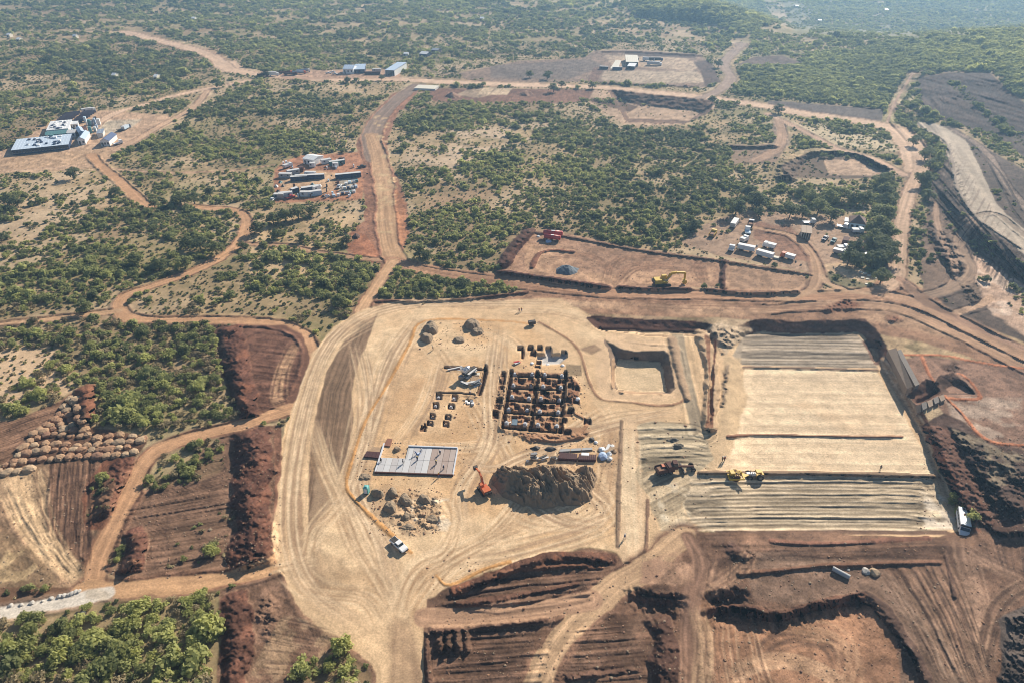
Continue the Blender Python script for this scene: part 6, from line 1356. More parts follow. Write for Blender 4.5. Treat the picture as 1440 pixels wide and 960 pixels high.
# ------------------------------------------------------------------ stockpiles
PILE = mat("ridged_soil", (.28, .195, .12), .95, var=.3, scale=.8)
heap('soil_stockpile', 'huge ridged brown soil stockpile below the stacked steel', 'stockpile', [(693, 682), (691, 668), (700, 658), (740, 662), (765, 658), (800, 660), (832, 662), (842, 668), (836, 684), (831, 705), (818, 712), (790, 713), (765, 716), (738, 712), (720, 706), (705, 697)], 4.0, PILE, None, 1.0, .85, 1.4, (-52, 1.4, 5, 1.6), 3, 230)
rm_ = random.Random(12)
DPILE = mat("dumped_soil", (.29, .215, .14), .95, var=.35, scale=1.2)
for q, (u, v, ru, rv, H, lb) in enumerate([(606, 463, 10, 7, 3.0, 'taller cracked soil mound in the upper left corner of the inner pad'), (601, 477, 10, 7, 2.6, 'lower cracked soil mound touching the taller one in the corner'), (663, 459, 12, 6.5, 2.8, 'dark cracked soil mound right of the corner mounds'), (672, 467, 9, 5, 1.6, 'low spread mound of soil beside the dark cracked one'), (646, 479, 8, 4.5, 1.5, 'small soil mound below the dark cracked mound'),
    (532, 695, 9, 7, 2.3, 'soil mound nearest the portable toilet'), (553, 693, 8.5, 7, 2.4, 'soil mound right of the one by the portable toilet'), (571, 704, 10, 8, 2.5, 'soil mound in the middle of the lower left cluster'), (548, 714, 11, 8, 2.4, 'soil mound at the left of the second row'), (596, 703, 11, 6.5, 1.9, 'flat topped soil mound at the right of the cluster'), (572, 727, 9, 8, 2.3, 'soil mound at the lower end of the cluster'), (608, 730, 9, 6, 1.3, 'low dark soil mound at the lower right of the cluster'), (574, 742, 9, 5, .8, 'ring of loose soil below the cluster'), (612, 702, 5, 4, .9, 'small pale soil mound on the cluster right edge'), (513, 670, 8, 5, .7, 'sparse low heap left of the slab corner'), (558, 632, 5, 3.5, .9, 'small dark heap above the slab left part')]):
    heap('soil_mound', lb, 'soil mound', ring(u, v, ru*rm_.uniform(.9, 1.3), rv*rm_.uniform(.85, 1.15), 11, q+5), H*rm_.uniform(.6, .95), DPILE, 'soil mounds on the sand pad', .42, .42, 1.5, None, q+20, 60)
heap('gravel_pile', 'conical blue grey gravel pile on the brown field', 'gravel pile', ring(798, 380.5, 18, 7.5, 14, 3), 4.2, GRAV, None, 1.5, .12, 1, None, 9, 60)
for q, (u, v, ru, rv, H, lb) in enumerate([(946, 619, 10, 5, 1.5, 'upper dark soil heap on the striped grey field'), (953, 627, 11, 5, 1.4, 'lower dark soil heap on the striped grey field')]):
    heap('soil_heap', lb, 'soil heap', ring(u, v, ru, rv, 10, q), H, mat("grey_soil", (.13, .115, .09), .95, var=.3), 'dark heaps on the striped field', 1.2, .4, 1, None, q+70, 40)
heap('soil_pile', 'dark conical soil pile on the lot below the far road', 'soil pile', ring(637, 136, 12, 3.2, 10, 1), 4, SOILP[3], None, 1.5, .3, 2, None, 77, 36)
heap('soil_pile', 'dark soil pile on the reddish lot left of the far junction', 'soil pile', ring(739, 133, 11, 3, 10, 2), 4, SOILP[3], None, 1.5, .3, 2, None, 78, 36)
heap('soil_pile', 'small dark soil pile on the berm below the far compound', 'soil pile', ring(966, 122, 8, 2, 10, 2), 2.5, SOILP[3], None, 1.5, .3, 2, None, 79, 30)
heap('spoil_heap', 'dark reddish spoil heap on the quarter circle plot by the haul road', 'spoil heap', ring(501, 333, 7, 4, 10, 4), 2.2, mat("dark_red_soil", (.10, .055, .04), .95, var=.3), None, 1.3, .3, 1.2, None, 80, 34)
# dumped heaps in rows (left): each about two metres across
HM = []
for k in range(7):
    bm = bmesh.new(); bmesh.ops.create_icosphere(bm, subdivisions=3, radius=1)
    r = np.random.default_rng(900+k); off = r.random(2)*50
    for v in bm.verts:
        p = v.co; n1 = float(fbm(np.array(p.x*1.0+off[0]+p.z), np.array(p.y*1.0+off[1]-p.z*.7), .8, 3, k)); n2 = float(fbm(np.array(p.x*1.0+off[1]-p.z), np.array(p.y*1.0+off[0]+p.z*.6), .28, 2, k+9)); d = .58+.55*n1+.34*n2
        x, y, z = p.x*d, p.y*d, p.z*d
        if z > .45: z = .45+(z-.45)*.35
        v.co = (x, y, max(z, -.15)*1.15)
    me = bpy.data.meshes.new('soil_heap'); bm.to_mesh(me); bm.free(); HM.append(me)
HEAPS = []
def row(pts, n, s0=1.0, name='', jit=1.0):
    a = catmull(pts, 6); dst = np.r_[0, np.cumsum(np.hypot(*np.diff(a, axis=0).T))]; 
    for i in range(n):
        t_ = dst[-1]*(i+.0)/(max(n-1, 1)); HEAPS.append((np.interp(t_, dst, a[:, 0])+random.uniform(-jit, jit), np.interp(t_, dst, a[:, 1])+random.uniform(-jit, jit)*.6, s0*random.uniform(.85, 1.15), name, i+1, n))
row([(20, 651), (100, 643), (165, 641), (189, 636)], 14, 1, 'front row')
row([(26, 641), (60, 634), (110, 633), (150, 633), (180, 629)], 13, 1, 'second row ')
row([(34, 631), (70, 624), (110, 628), (160, 624), (198, 620)], 12, 1, 'third row ')
row([(42, 620), (70, 612), (105, 614), (125, 612)], 8, 1, 'fourth row ')
row([(138, 617), (160, 613), (176, 612), (188, 615), (202, 617)], 5, 1, 'upper right row')
row([(48, 611), (75, 604), (100, 606), (118, 605)], 6, 1, 'fifth row '); row([(56, 604), (80, 598), (118, 598)], 5, 1, 'sixth row ')
row([(66, 598), (85, 592), (115, 592)], 4, 1, 'seventh row '); row([(76, 590), (92, 584), (108, 588)], 4, 1, 'upper slope'); row([(82, 582), (95, 578), (110, 577)], 3, 1, 'upper narrow part'); row([(90, 573), (108, 572)], 2, 1.1, 'narrow top part'); row([(98, 562), (106, 564)], 2, 1.35, 'very top')
row([(-4, 664), (8, 665), (22, 664), (40, 661)], 4, 1.1, 'separate lower row'); row([(8, 654), (20, 653)], 2, .9, 'small link row')
hp = {}; ORD = 'zero first second third fourth fifth sixth seventh eighth ninth tenth eleventh twelfth thirteenth fourteenth'.split()
for q, (u, v, s_, nm, i, n) in enumerate(HEAPS):
    mi = (0 if random.random() < .45 else 1 if random.random() < .6 else random.choice([2, 4, 3]));
    if u > 165 and v > 630: mi = 2
    if nm in ('very top', 'separate lower row'): mi = 2 if random.random() < .6 else 4
    key = (q % 7, mi)
    if key not in hp: me = HM[q % 7].copy(); me.materials.clear(); me.materials.append(SOILP[mi]); hp[key] = me
    o = link(bpy.data.objects.new('soil_heap', hp[key])); x, y, z = at(u, v); o.location = (x, y, z+.1); k = 1.2*s_*random.uniform(.8, 1.15); o.scale = (k, k*1.15, k*1.0); o.rotation_euler = (0, 0, random.random()*6.28)
    tone = ('tan', 'reddish', 'pale', 'dark red', 'grey brown')[mi]
    tag(o, '%s heap, %s from the left, %s of the dumped heaps' % (tone, ORD[i], nm.strip()), 'soil heap', 'dumped soil heaps in rows')
# boulders and pipe
def boulder(label, u, v, s_, m_, seed, cat='boulder', group=None, flat=.6):
    bm = bmesh.new(); bmesh.ops.create_icosphere(bm, subdivisions=2, radius=1); r = random.Random(seed)
    for vt in bm.verts: vt.co = vt.co*r.uniform(.82, 1.1); vt.co.z = max(vt.co.z*flat, -.2)
    me = bpy.data.meshes.new('boulder'); bm.to_mesh(me); bm.free(); me.materials.append(m_); o = link(bpy.data.objects.new('boulder', me)); o.location = Vector(at(u, v))+Vector((0, 0, .05)); o.scale = (s_,)*3; o.rotation_euler = (0, 0, r.random()*6); return tag(o, label, cat, group)
boulder('left of two pale angular boulders on the bottom right red ground', 1217, 803, 1.0, ROCKW, 3, flat=.8); boulder('larger right boulder, tan topped, on the bottom right red ground', 1229, 805, 1.3, SOILP[2], 8, flat=.8); boulder('small pale rock between the pipe and the two boulders', 1193, 801, .4, ROCKW, 5)
for q, (u, v) in enumerate([(84, 838), (90, 837), (96, 836), (101, 834), (106, 832), (111, 831), (72, 841), (60, 845), (45, 847), (30, 850), (15, 851), (117, 862)]):
    boulder('white rock on the %s of the pale gravel road, %s' % ('verge' if q < 11 else 'lower side', ('nearest the junction', 'second from the junction', 'third from the junction', 'fourth from the junction', 'big one', 'beside the junction fan', 'middle', 'left of the middle', 'far left', 'second from left', 'leftmost', 'tip')[q]), u, v, random.uniform(.35, .7), ROCKW, 40+q, 'rock', 'white rocks along the gravel road')
o = MB().cyl((-1.9, 0, .55), (1.9, 0, .55), .55, n=16).build('concrete_pipe', CONC); tag(o, 'pale concrete cylinder lying on the bottom right red ground', 'concrete pipe'); e_ = at(1182, 807); o.location = e_; o.rotation_euler = (0, 0, wdir(1175, 803, 1189, 810))
# ------------------------------------------------------------------ foundation footings
def footing(label, u, v, m_=CONCL, s_=.62, h=.5, group='column footings of the foundation grid'):
    e = empty('footing', label=label, cat='footing', group=group); b = MB(); b.box(-s_, s_, -s_, s_, -.2, h); b.build('base_block', CONC, e, bevel=.03); b = MB(); b.box(-s_*.55, s_*.55, -s_*.55, s_*.55, h, h+.5); b.build('column_stub', m_, e)
    q = MB(); [q.cyl((x*s_*.4, y*s_*.4, h+.5), (x*s_*.4, y*s_*.4, h+1.1), .03, n=4) for x in (-1, 1) for y in (-1, 1)]; q.build('starter_bar', RUST, e); return setd(e, u, v, rad(-4))
F = [(722, 543, 'left'), (746.5, 543.5, 'second'), (764, 544.5, 'third'), (788.5, 546, 'right')], [(720, 559, 'left'), (744, 561.5, 'second'), (760.5, 561.5, 'third'), (786, 563.5, 'right')], [(715.5, 577, 'left'), (741.5, 578.5, 'second'), (759, 579.5, 'third'), (785, 581, 'right')], [(712.5, 596, 'left'), (738.5, 597.5, 'second'), (756.5, 598.5, 'third'), (783, 600.5, 'right')]
for i, rw in enumerate(F):
    for (u, v, c_) in rw: footing('white footing, %s of four in the %s row of the foundation grid' % (c_, ('back', 'second', 'third', 'front')[i]), u, v)
for u, v, c_ in [(724, 527.5, 'left'), (748.5, 527.5, 'second'), (766, 528, 'third'), (790, 529.5, 'right')]: footing('white footing, %s of four on the back edge of the grid' % c_, u, v)
plate('blinding_slab', 'blue grey sheet inside the front left cell of the foundation grid', 'sheet', [(719, 597), (727, 598), (728, 590), (720.5, 589.5)], .25, mat("slate_sheet", (.16, .22, .26), .5))
plate('timber_edge', 'white formwork corner inside the front left cell', 'formwork', [(711, 594.5), (718.5, 595), (719, 592), (712, 591.5)], .3, OFFW)
boulder('white bag at the right of the foundation grid', 812, 561, 1.0, WHITE, 11, 'bag', None, .6)
for q, (u, v, lb) in enumerate([(617, 561, 'white footing in the upper left square pit'), (638.5, 562.5, 'white footing in the upper right square pit'), (612.6, 573, 'footing in the second row left pit'), (634.5, 574, 'footing in the second row right pit'), (609, 588, 'reddish footing in the third row left pit'), (631, 588.5, 'footing in the third row right pit'), (606, 597, 'footing in the lowest left pit of the pairs'), (627.5, 598.5, 'footing in the lowest right pit of the pairs')]):
    footing(lb, u, v, CONCL if q < 4 else WOOD, .55, .45, 'footings in the small square pits')
for q, (u, v) in enumerate([(656, 566), (659, 568), (663, 565.5), (664.5, 568.5)]): plate('paper_sack_pallet', ('leftmost', 'front', 'back', 'rightmost')[q]+' white pallet of the little group below the square formwork pit', 'pallet', [(u-2, v+1), (u+2, v+1.2), (u+2.4, v-1), (u-1.5, v-1.2)], .7, WHITE, 1, sub='sack_layer', group='white pallets below the formwork pit')
# formwork stacks in the square pit
def stack(label, u, v, L, W, H, ang, m_, nb=6, name='formwork_stack', cat='formwork stack', seed=0):
    e = empty(name, label=label, cat=cat); r = random.Random(seed)
    for k in range(nb):
        z = H*k/nb; q = MB(); a = r.uniform(-.5, .5); x, y = r.uniform(-.15, .15)*L, r.uniform(-.3, .3)*W
        M_ = Matrix.Translation((x, y, z)) @ Matrix.Rotation(a, 4, 'Z'); q.box(-L/2, L/2, -W/6, W/6, 0, H/nb*.9, M_); q.build('beam', m_ if k % 2 else OFFW, e)
    return setd(e, u, v, ang)
def mixer(label, u, v, ang):
    e = empty('concrete_mixer', label=label, cat='mixer'); b = MB(); b.cyl((-.9, 0, 2.4), (.9, 0, 3.0), .9, .9, 12); b.cyl((.9, 0, 3.0), (1.7, 0, 3.3), .9, .45, 12); b.build('drum', ALU, e)
    b = MB(); [b.cyl((x, y, 0), (x*.6, y*.6, 2.6), .1, n=5) for x in (-1, 1) for y in (-.8, .8)]; b.box(-1.1, 1.1, -.9, .9, 1.5, 1.65); b.build('frame', DSTEEL, e); b = MB(); b.box(-2.6, -1.2, -.7, .7, .4, 1.5); b.build('engine_box', STEEL, e)
    q = MB(); q.add([(-1.4, -1.2, 3.6), (-.2, -1.2, 3.6), (-.2, 1.2, 3.6), (-1.4, 1.2, 3.6), (-1.1, -.6, 2.6), (-.5, -.6, 2.6), (-.5, .6, 2.6), (-1.1, .6, 2.6)], [(0, 1, 5, 4), (1, 2, 6, 5), (2, 3, 7, 6), (3, 0, 4, 7), (4, 5, 6, 7)]); q.build('hopper', WHITE, e); return setd(e, u, v, ang)
mixer('tall grey concrete mixing plant in the square formwork pit casting a big shadow', 655, 530, .8)
stack('tangle of pale and dark beams beside the mixing plant', 661, 528, 4.5, 3, 2.2, .7, DSTEEL, 8); stack('pile of pale boards right of the mixing plant', 669, 540, 3, 2.4, 1.2, .3, STEEL, 6, seed=2); stack('dark beams along the back edge of the formwork pit', 640, 520, 5, 1.5, .8, .05, RUST, 5, seed=3); stack('low dark beams between mixing plant and pit floor', 655, 540, 3, 2, .9, -.3, DSTEEL, 5, seed=4)
plate('board_platform', 'tan board platform in the formwork pit', 'platform', [(661, 537), (672, 538), (674, 531), (664, 530)], .5, WOOD, 4); plate('concrete_slab', 'small pale rectangular slab at the top right of the formwork pit', 'concrete slab', [(664, 528), (674, 528.5), (675, 525), (665, 524.5)], .4, CREAM)
# steel and pipe stacks south of the grid
plate('rebar_stack', 'left dark maroon stack of reinforcing steel', 'rebar stack', [(785, 647), (811, 648.5), (812, 641), (787, 638.5)], .9, MAROON, 9, sub='bar_bundle')
plate('rebar_stack', 'right dark maroon stack of reinforcing steel under a white sheet', 'rebar stack', [(813, 648.5), (838, 649), (838.5, 642), (814, 641)], .9, MAROON, 9, sub='bar_bundle')
plate('white_sheet', 'white sheet lying on the right maroon steel stack', 'sheet', [(817, 643.3), (828, 643.8), (828.5, 640), (817.5, 639.6)], .08, WHITE, dz=.95)
plate('pipe_stack', 'long thin grey pipe bundle above the maroon stacks', 'pipe bundle', [(786, 636), (834, 633), (834, 630), (788, 632.5)], .4, STEEL, 3, sub='pipe')
stack('white and dark scrap beside the left stockpile top', 765, 645, 2.2, 1.5, .9, .3, DSTEEL, 4, seed=6); stack('dark timber left of the maroon stacks', 779, 644, 1.6, 1.8, 1.0, .1, DSTEEL, 4, seed=7); stack('dark box shaped crate casting a shadow above the stockpile', 751, 643, 1.8, 2.4, 1.6, .2, STEEL, 4, seed=8)
heap('net_bundle', 'left round bundle of grey mesh above the maroon stacks', 'mesh bundle', ring(753, 630, 8, 3.5, 10, 1), .9, DSTEEL, None, 1, .3, .8, None, 90, 26); heap('net_bundle', 'right round bundle of grey mesh above the maroon stacks', 'mesh bundle', ring(773, 631, 9, 4.5, 10, 2), 1.0, DSTEEL, None, 1, .3, .8, None, 91, 26)
for q, (u, v, s_, m_, lb) in enumerate([(846, 632, 1.0, WHITE, 'white bag at the upper left of the scrap corner'), (853, 630, .8, WOOD, 'tan crate remains at the back of the scrap corner'), (860, 628, .9, OFFW, 'off white bag at the tip of the scrap corner'), (848, 642, 1.5, BLUES, 'big pale blue tarpaulin bundle in the scrap corner'), (856, 638, 1.0, WHITE, 'white bag in the middle of the scrap corner'), (857, 645, .9, OFFW, 'white sack at the front of the scrap corner'), (864, 635, .7, WOOD, 'tan board heap on the right side of the scrap corner'), (832, 618, .9, DSTEEL, 'dark bundle above the scrap corner'), (838, 622, .6, WHITE, 'small white bag between dark bundle and scrap corner'), (742, 648, .5, OFFW, 'small white sack by the tip of the stockpile')]):
    boulder(lb, u, v, s_, m_, 60+q, 'bag' if 'bag' in lb or 'sack' in lb else 'bundle', None, .8)
stack('crossed boards on the scrap corner right of the maroon stacks', 855, 633, 4, 2.4, .8, .9, WOOD, 6, seed=9)
stack('red and white scrap left of the footing pits above the grid', 728, 511, 2, 2, .6, .5, RED, 4, seed=10)
for q, (u, v, lb) in enumerate([(748, 511, 'curved white board on the left of the blinding pit'), (770, 513, 'white cement bag at the front of the blinding pit'), (791, 514, 'grey box at the right front of the blinding pit')]): boulder(lb, u, v, .7, WHITE, 90+q, 'bag', None, .6)
# ------------------------------------------------------------------ tank pair
def tank(label, a, b__, z, r_):
    e = empty('red_tank', label=label, cat='tank', group='pair of red tanks'); A1, B1 = P0(*a), P0(*b__); L = (B1-A1).length
    b = MB(); b.cyl((-L/2, 0, z), (L/2, 0, z), r_, n=18); b.cyl((-L/2-.35, 0, z), (-L/2, 0, z), r_*.7, r_, 18); b.cyl((L/2, 0, z), (L/2+.35, 0, z), r_, r_*.7, 18); t = b.build('shell', RED, e, True)
    b = MB(); b.box(-L*.1, L*.12, -r_*.35, r_*.35, z+r_*.93, z+r_*1.03); b.build('white_plate', WHITE, t)
    for x in (-L*.35, 0, L*.35): q = MB(); q.box(x-.2, x+.2, -r_*.8, r_*.8, 0, z-r_*.6); q.build('cradle', DSTEEL, e)
    e.location = (A1+B1)/2; e.rotation_euler = (0, 0, math.atan2(B1.y-A1.y, B1.x-A1.x)); return e
tank('rear long red steel tank at the corner of the brown field', (765, 334), (790, 336), 2.6, 1.15); tank('front long red steel tank with a white patch on top', (766, 337.5), (787, 340), 1.9, 1.05)
boulder('pale blue tarpaulin bundle under the front red tank', 771, 340, 1.5, BLUES, 33, 'bundle', None, .6); boulder('white sack left of the red tanks', 757, 333, .9, WHITE, 34, 'bag')
# ------------------------------------------------------------------ house and vehicle yard
building('farmhouse with brown hipped roof and pale blue walls beside the tree row', (1193, 322), (1215, 325), 8.5, 3.2, 'hip', BLUEW, ROOFR, 2.8, 3, True, 'farmhouse', 'house')
building('small lean-to porch on the left side of the farmhouse', (1186, 318), (1192, 319), 4, 2.6, 'mono', WHITE, ROOFG, .2, 0, True, 'porch', 'porch')
building('pair of brown roofed garages with dark openings in the yard', (1126, 335), (1139, 337), 8, 3, 'mono', CREAM, mat("tan_roof", (.36, .26, .18), .8, var=.2), .25, 0, False, 'garage', 'garage', open_front=True)
lorry('white pickup lorry parked left of the farmhouse', 1184, 321, (1190, 322), 5, WHITE, WHITE, 'flat'); lorry('white minibus in front of the farmhouse', 1205, 328, (1212, 328), 5.2, WHITE, WHITE, 'box', h=1.3, name='minibus', cat='minibus')
pickup(NAVY_SHADE, 'dark blue pickup truck, left of two below the garages', 1160, 337, (1156, 341)); pickup(TEAL, 'dark teal pickup truck, right of two below the garages', 1172, 340, (1168, 345)); 
container('rusty brown container beside the dark teal pickup', 1188, 343, (1190, 338), 4.5, RUST); lorry('white van half hidden by the tree south of the garages', 1184, 352, (1190, 352), 5, WHITE, WHITE, 'box', h=1.2); lorry('grey truck left of the dark yard tree', 1181, 358, (1190, 360), 6, ALU, WHITE, 'box', h=1.4); lorry('long white vehicle right of the dark yard tree', 1209, 362, (1216, 364), 7, WHITE, WHITE, 'box', h=1.7)
lorry('left of the two long white trailers parked in line', 1049, 353, (1059, 355), 7.4, WHITE, WHITE, 'box', cat='trailer', cab=False, h=1.9, name='trailer', group='white trailers'); lorry('right of the two long white trailers parked in line', 1075, 362, (1085, 364.5), 7.4, WHITE, WHITE, 'box', cat='trailer', cab=False, h=1.9, name='trailer', group='white trailers')
lorry('small white truck cab left of the white trailers', 1028, 353, (1030, 350), 3.6, WHITE, WHITE, 'flat', name='truck_cab'); lorry('white box truck between and behind the trailers', 1081, 349, (1074, 347), 5.5, WHITE, WHITE, 'box', h=1.6); lorry('white truck with orange crane arm right of the trailers', 1107, 364, (1100, 362), 6, WHITE, ORG, 'box', h=1.5)
lorry('white tipper trailer standing at the left edge of the yard', 1032, 318, (1036, 312), 8, WHITE, WHITE, 'box', h=1.9, cab=False, name='trailer', cat='trailer'); lorry('small white lorry at the middle left of the yard', 1046, 340, (1050, 338), 4.5, WHITE, WHITE, 'box', h=1.4)
lorry('pale blue flatbed truck in the yard middle', 1051, 328, (1050, 323), 6, BLUEW, WHITE, 'flat'); lorry('white truck behind the pale blue flatbed', 1055, 318, (1057, 313), 5.5, RUST, WHITE, 'tipper'); lorry('dismantled white truck near the garden trees', 1137, 315, (1142, 315), 6, WHITE, OFFW, 'flat')
lorry('orange yellow dump truck at the far left of the yard', 1002, 332, (1006, 327), 6, YEL, YEL, 'tipper', name='dump_truck', cat='dump truck')
plate('trailer_bed', 'pale flat trailer bed right of the right white trailer', 'trailer', [(1087, 364), (1095, 365.5), (1096, 363), (1088, 361.5)], .7, CREAM)
for q, (u, v) in enumerate([(1064, 347), (1119, 368), (1126, 373)]): heap('scrap_heap', ('dark scrap heap left of the white box truck', 'dark scrap heap right of the orange crane truck', 'small scrap heap at the yard corner')[q], 'scrap heap', ring(u, v, 2.5, 2, 8, q), 1.1, DSTEEL, None, .7, .3, .8, None, 95+q, 22)
for q, (u, v) in enumerate([(1210, 383), (1216, 385), (1222, 388), (1213, 391), (1220, 393), (1226, 384), (1230, 391), (1219, 400), (1225, 401)]): plate('pallet', 'pale wooden pallet on the ground south of the trees, %s' % ('far left', 'back left', 'centre', 'front left', 'front centre', 'back right', 'far right', 'lower left', 'lower right')[q], 'pallet', [(u-2.5, v+.8), (u+2.5, v+1), (u+2.5, v-.8), (u-2.5, v-1)], .3, CREAM, 4, sub='slat', group='pallets south of the tree row')
o = MB(); o.cyl((0, 0, 0), (0, 0, 7.5), .14, .1, 7); o = o.build('pole', WOOD); o.location = at(948.5, 351); tag(o, 'lone wooden pole at the corner of the brown field', 'pole')
# ------------------------------------------------------------------ the container camp (middle left)
cg = 'cabins of the container camp'
building('large white tent with grey front at the back of the container camp', (427, 231), (442, 233), 9, 3.4, 'gable', WHITE, WHITE, 1, 3, True, 'tent', 'tent', cg); container('small white cabin at the right corner of the large tent', 440, 235, (444, 235), 3, WHITE, cg)
container('long pale roofed cabin with shade painted walls in the middle of the container camp', 436, 252, (452, 251), 16, NAVY_SHADE, cg, 'cabin', 'cabin', 3); container('cabin wing with shade painted walls left of the long pale roofed cabin', 421, 254, (432, 253), 9, NAVY_SHADE, cg, 'cabin', 'cabin', 2); container('white topped cabin standing behind the long pale roofed one', 437, 248, (445, 248), 6, WHITE, cg)  # navy cabin walls: shade of the front sides painted as colour
container('grey cabin on the left of the container camp', 413, 245, (420, 244), 7, ROOFG, cg, 'cabin', 'cabin', 2); container('pale grey cabin at the far left of the camp', 402, 250, (408, 250), 7, ALU, cg, 'cabin', 'cabin', 2); container('rust red container right of the grey cabin', 424, 241, (425, 238), 3, RUST, cg)
container('white tented cabin at the lower left of the camp', 402, 277, (408, 276.5), 7, WHITE, cg, 'cabin', 'cabin', 2); container('grey container left of the lower white cabin', 393, 279, (397, 279), 5, ALU, cg); container('container with shade painted walls right of the lower white cabin', 415, 271, (418, 270), 4, NAVY_SHADE, cg)
container('cabin with shade painted walls and white roof in the lower middle of the camp', 435, 269, (441, 268), 8, NAVY_SHADE, cg, 'cabin', 'cabin', 2); container('white cabin right of the lower shade walled cabin', 445, 268, (448, 267), 4, WHITE, cg); container('white truck like cabin on the lower edge of the camp', 431, 276, (436, 276), 6, WHITE, cg); container('pale blue cabin on the lower edge of the camp', 443, 275, (449, 274), 7, BLUEW, cg)
container('pale roofed store with shade painted walls at the right of the camp', 490, 250, (502, 249), 14, NAVY_SHADE, cg, 'cabin', 'cabin', 3); container('teal cabin with mast at the back right of the camp', 474, 232, (480, 231), 9, TEAL, cg, 'cabin', 'cabin', 2); container('white cabin left of the teal one', 459, 230, (464, 229), 6, WHITE, cg); container('small white water tank cabin in front of the teal one', 472, 235, (475, 235), 3, WHITE, cg); container('dark brown tower like cabin behind the teal one', 481, 228, (483, 228), 3, RUST, cg)
lorry('white lorry at the upper left corner of the camp', 405, 236, (411, 234), 6, WHITE, WHITE, 'box', h=1.4); pickup(WHITE, 'white pickup truck at the lower left corner of the camp', 383, 283, (386, 280)); pickup(WHITE, 'white pickup truck beside the pale roofed store', 477, 264, (480, 261)); pickup(DSTEEL, 'dark pickup truck on the red ground right of the camp', 509, 236, (514, 235)); pickup(RED, 'red pickup truck in front of the lower white tented cabin', 409, 279, (412, 278))
for q in range(14):
    u, v = [(487, 260), (492, 258), (498, 257), (502, 256), (485, 266), (490, 266), (496, 265), (501, 264), (488, 273), (493, 272), (498, 271), (482, 274), (476, 276), (470, 277)][q]
    m_ = [WHITE, BLUEW, ALU, TEAL, WHITE, NAVY_SHADE][q % 6]; c = plate('stored_crate', '%s crate in the storage yard below the pale roofed store, %s' % (('white', 'pale blue', 'silver', 'teal', 'white', 'navy')[q % 6], ('back row', 'back row centre', 'back row right', 'back row end', 'middle row left', 'middle row', 'middle row right', 'middle row end', 'front row left', 'front row', 'front row right', 'front corner', 'left of the front corner', 'outermost left')[q]), 'crate', [(u-2, v+.8), (u+2, v+.7), (u+2, v-.8), (u-2, v-.7)], 1.3, m_, 2, sub='crate_half', group='crates in the camp storage yard')
for q in range(9):
    u, v = [(392, 270), (389, 263), (394, 257), (398, 262), (450, 262), (440, 260), (455, 277), (462, 276), (422, 275)][q]
    heap('equipment_pile', 'pile of camp equipment, %s' % ('lower left side', 'left side', 'upper left side', 'left below the pale cabin', 'right of the lower cabins', 'above the lower shade walled cabin', 'lower fence', 'lower fence right', 'between the lower cabins')[q], 'equipment', ring(u, v, 3.2, 1.6, 8, q), 1.4, [DSTEEL, OFFW, TEAL][q % 3], 'equipment piles in the container camp', .7, .5, 1, None, 200+q, 20)
rc = random.Random(5)
for q in range(34):
    u = rc.uniform(392, 500); v = rc.choice([rc.uniform(228, 240), rc.uniform(255, 279), rc.uniform(262, 279)]); k = rc.uniform(.7, 1.6)
    plate('camp_crate', 'small crate among the clutter between the cabins of the container camp', 'crate', [(u-k, v+.6), (u+k, v+.5), (u+k, v-.6), (u-k, v-.5)], rc.uniform(.8, 2.2), rc.choice([WHITE, WHITE, BLUEW, ALU, DSTEEL, RUST]), 1, sub='crate_body', group='scattered crates in the container camp')
# ------------------------------------------------------------------ the big workers' camp (far left)
ag = 'buildings of the far left camp'
building('huge low building with pale blue sheet roof dotted with dark units', (19, 219), (98, 210.5), 24, 3.2, 'mono', NAVY_SHADE, mat("white_blue_roof", (.52, .60, .68), .5, dust=.1), .4, 18, False, 'workers_quarters', 'building', ag, vents=22)
building('flat white roofed block behind the huge low building', (68, 191), (98, 188), 22, 3.4, 'mono', WHITE, WHITE, .5, 6, True, 'camp_block', 'building', ag, vents=12)
building('teal roofed canteen between the white blocks', (66, 197), (96, 194), 9, 3.0, 'gable', TEAL, TEAL, .8, 4, True, 'canteen', 'building', ag)
building('pale blue gabled hall right of the huge building', (111, 204.5), (121, 203.5), 17, 3.4, 'gable_x', WHITE, ROOFB, 1.5, 2, True, 'camp_hall', 'building', ag); building('navy gabled hall with white end wall at the camp corner', (143, 206.5), (155, 205.5), 15, 3.4, 'gable_x', WHITE, mat("navy_roof", (.08, .11, .2), .6), 1.6, 3, True, 'camp_hall', 'building', ag)
building('long white container block above the white roofs', (95, 182), (111, 180.5), 7, 3, 'mono', WHITE, WHITE, .2, 4, True, 'camp_block', 'building', ag); building('grey blue shed beside the rusty lean-to', (113, 194), (121, 193), 14, 3.4, 'gable_x', ROOFB, ROOFB, 1, 2, True, 'camp_shed', 'building', ag); building('rusty lean-to left of the grey blue shed', (107, 192), (113, 191.5), 12, 3, 'mono', RUST, RUST, .3, 0, False, 'lean_to', 'building', ag)
building('small white tapering shed in the camp centre', (96, 194), (107, 193), 8, 3, 'gable', WHITE, OFFW, .8, 2, True, 'camp_shed', 'building', ag); building('low open store near the yard of the far left camp', (138, 194.5), (146, 193.5), 10, 3, 'mono', OFFW, ALU, .2, 0, False, 'store_shed', 'building', ag)
container('first white tank container above the dark panels', 122, 157.5, (126, 157), 6, WHITE, ag); container('second white tank container above the dark panels', 129.5, 156.5, (133, 156.5), 4.5, WHITE, ag); container('white cabin beside the camp yard track', 127, 176, (130, 175), 4, WHITE, ag)
lorry('blue and white truck parked in the pale camp yard', 178, 182, (182, 180), 8, BLUEW, NAVY_SHADE, 'box', h=1.9); lorry('dark truck behind the blue and white one in the camp yard', 171, 184, (175, 182.5), 6, DSTEEL, DSTEEL, 'flat'); lorry('small white truck outside the camp corner', 166, 203.5, (170, 202.5), 6, WHITE, WHITE, 'flat')
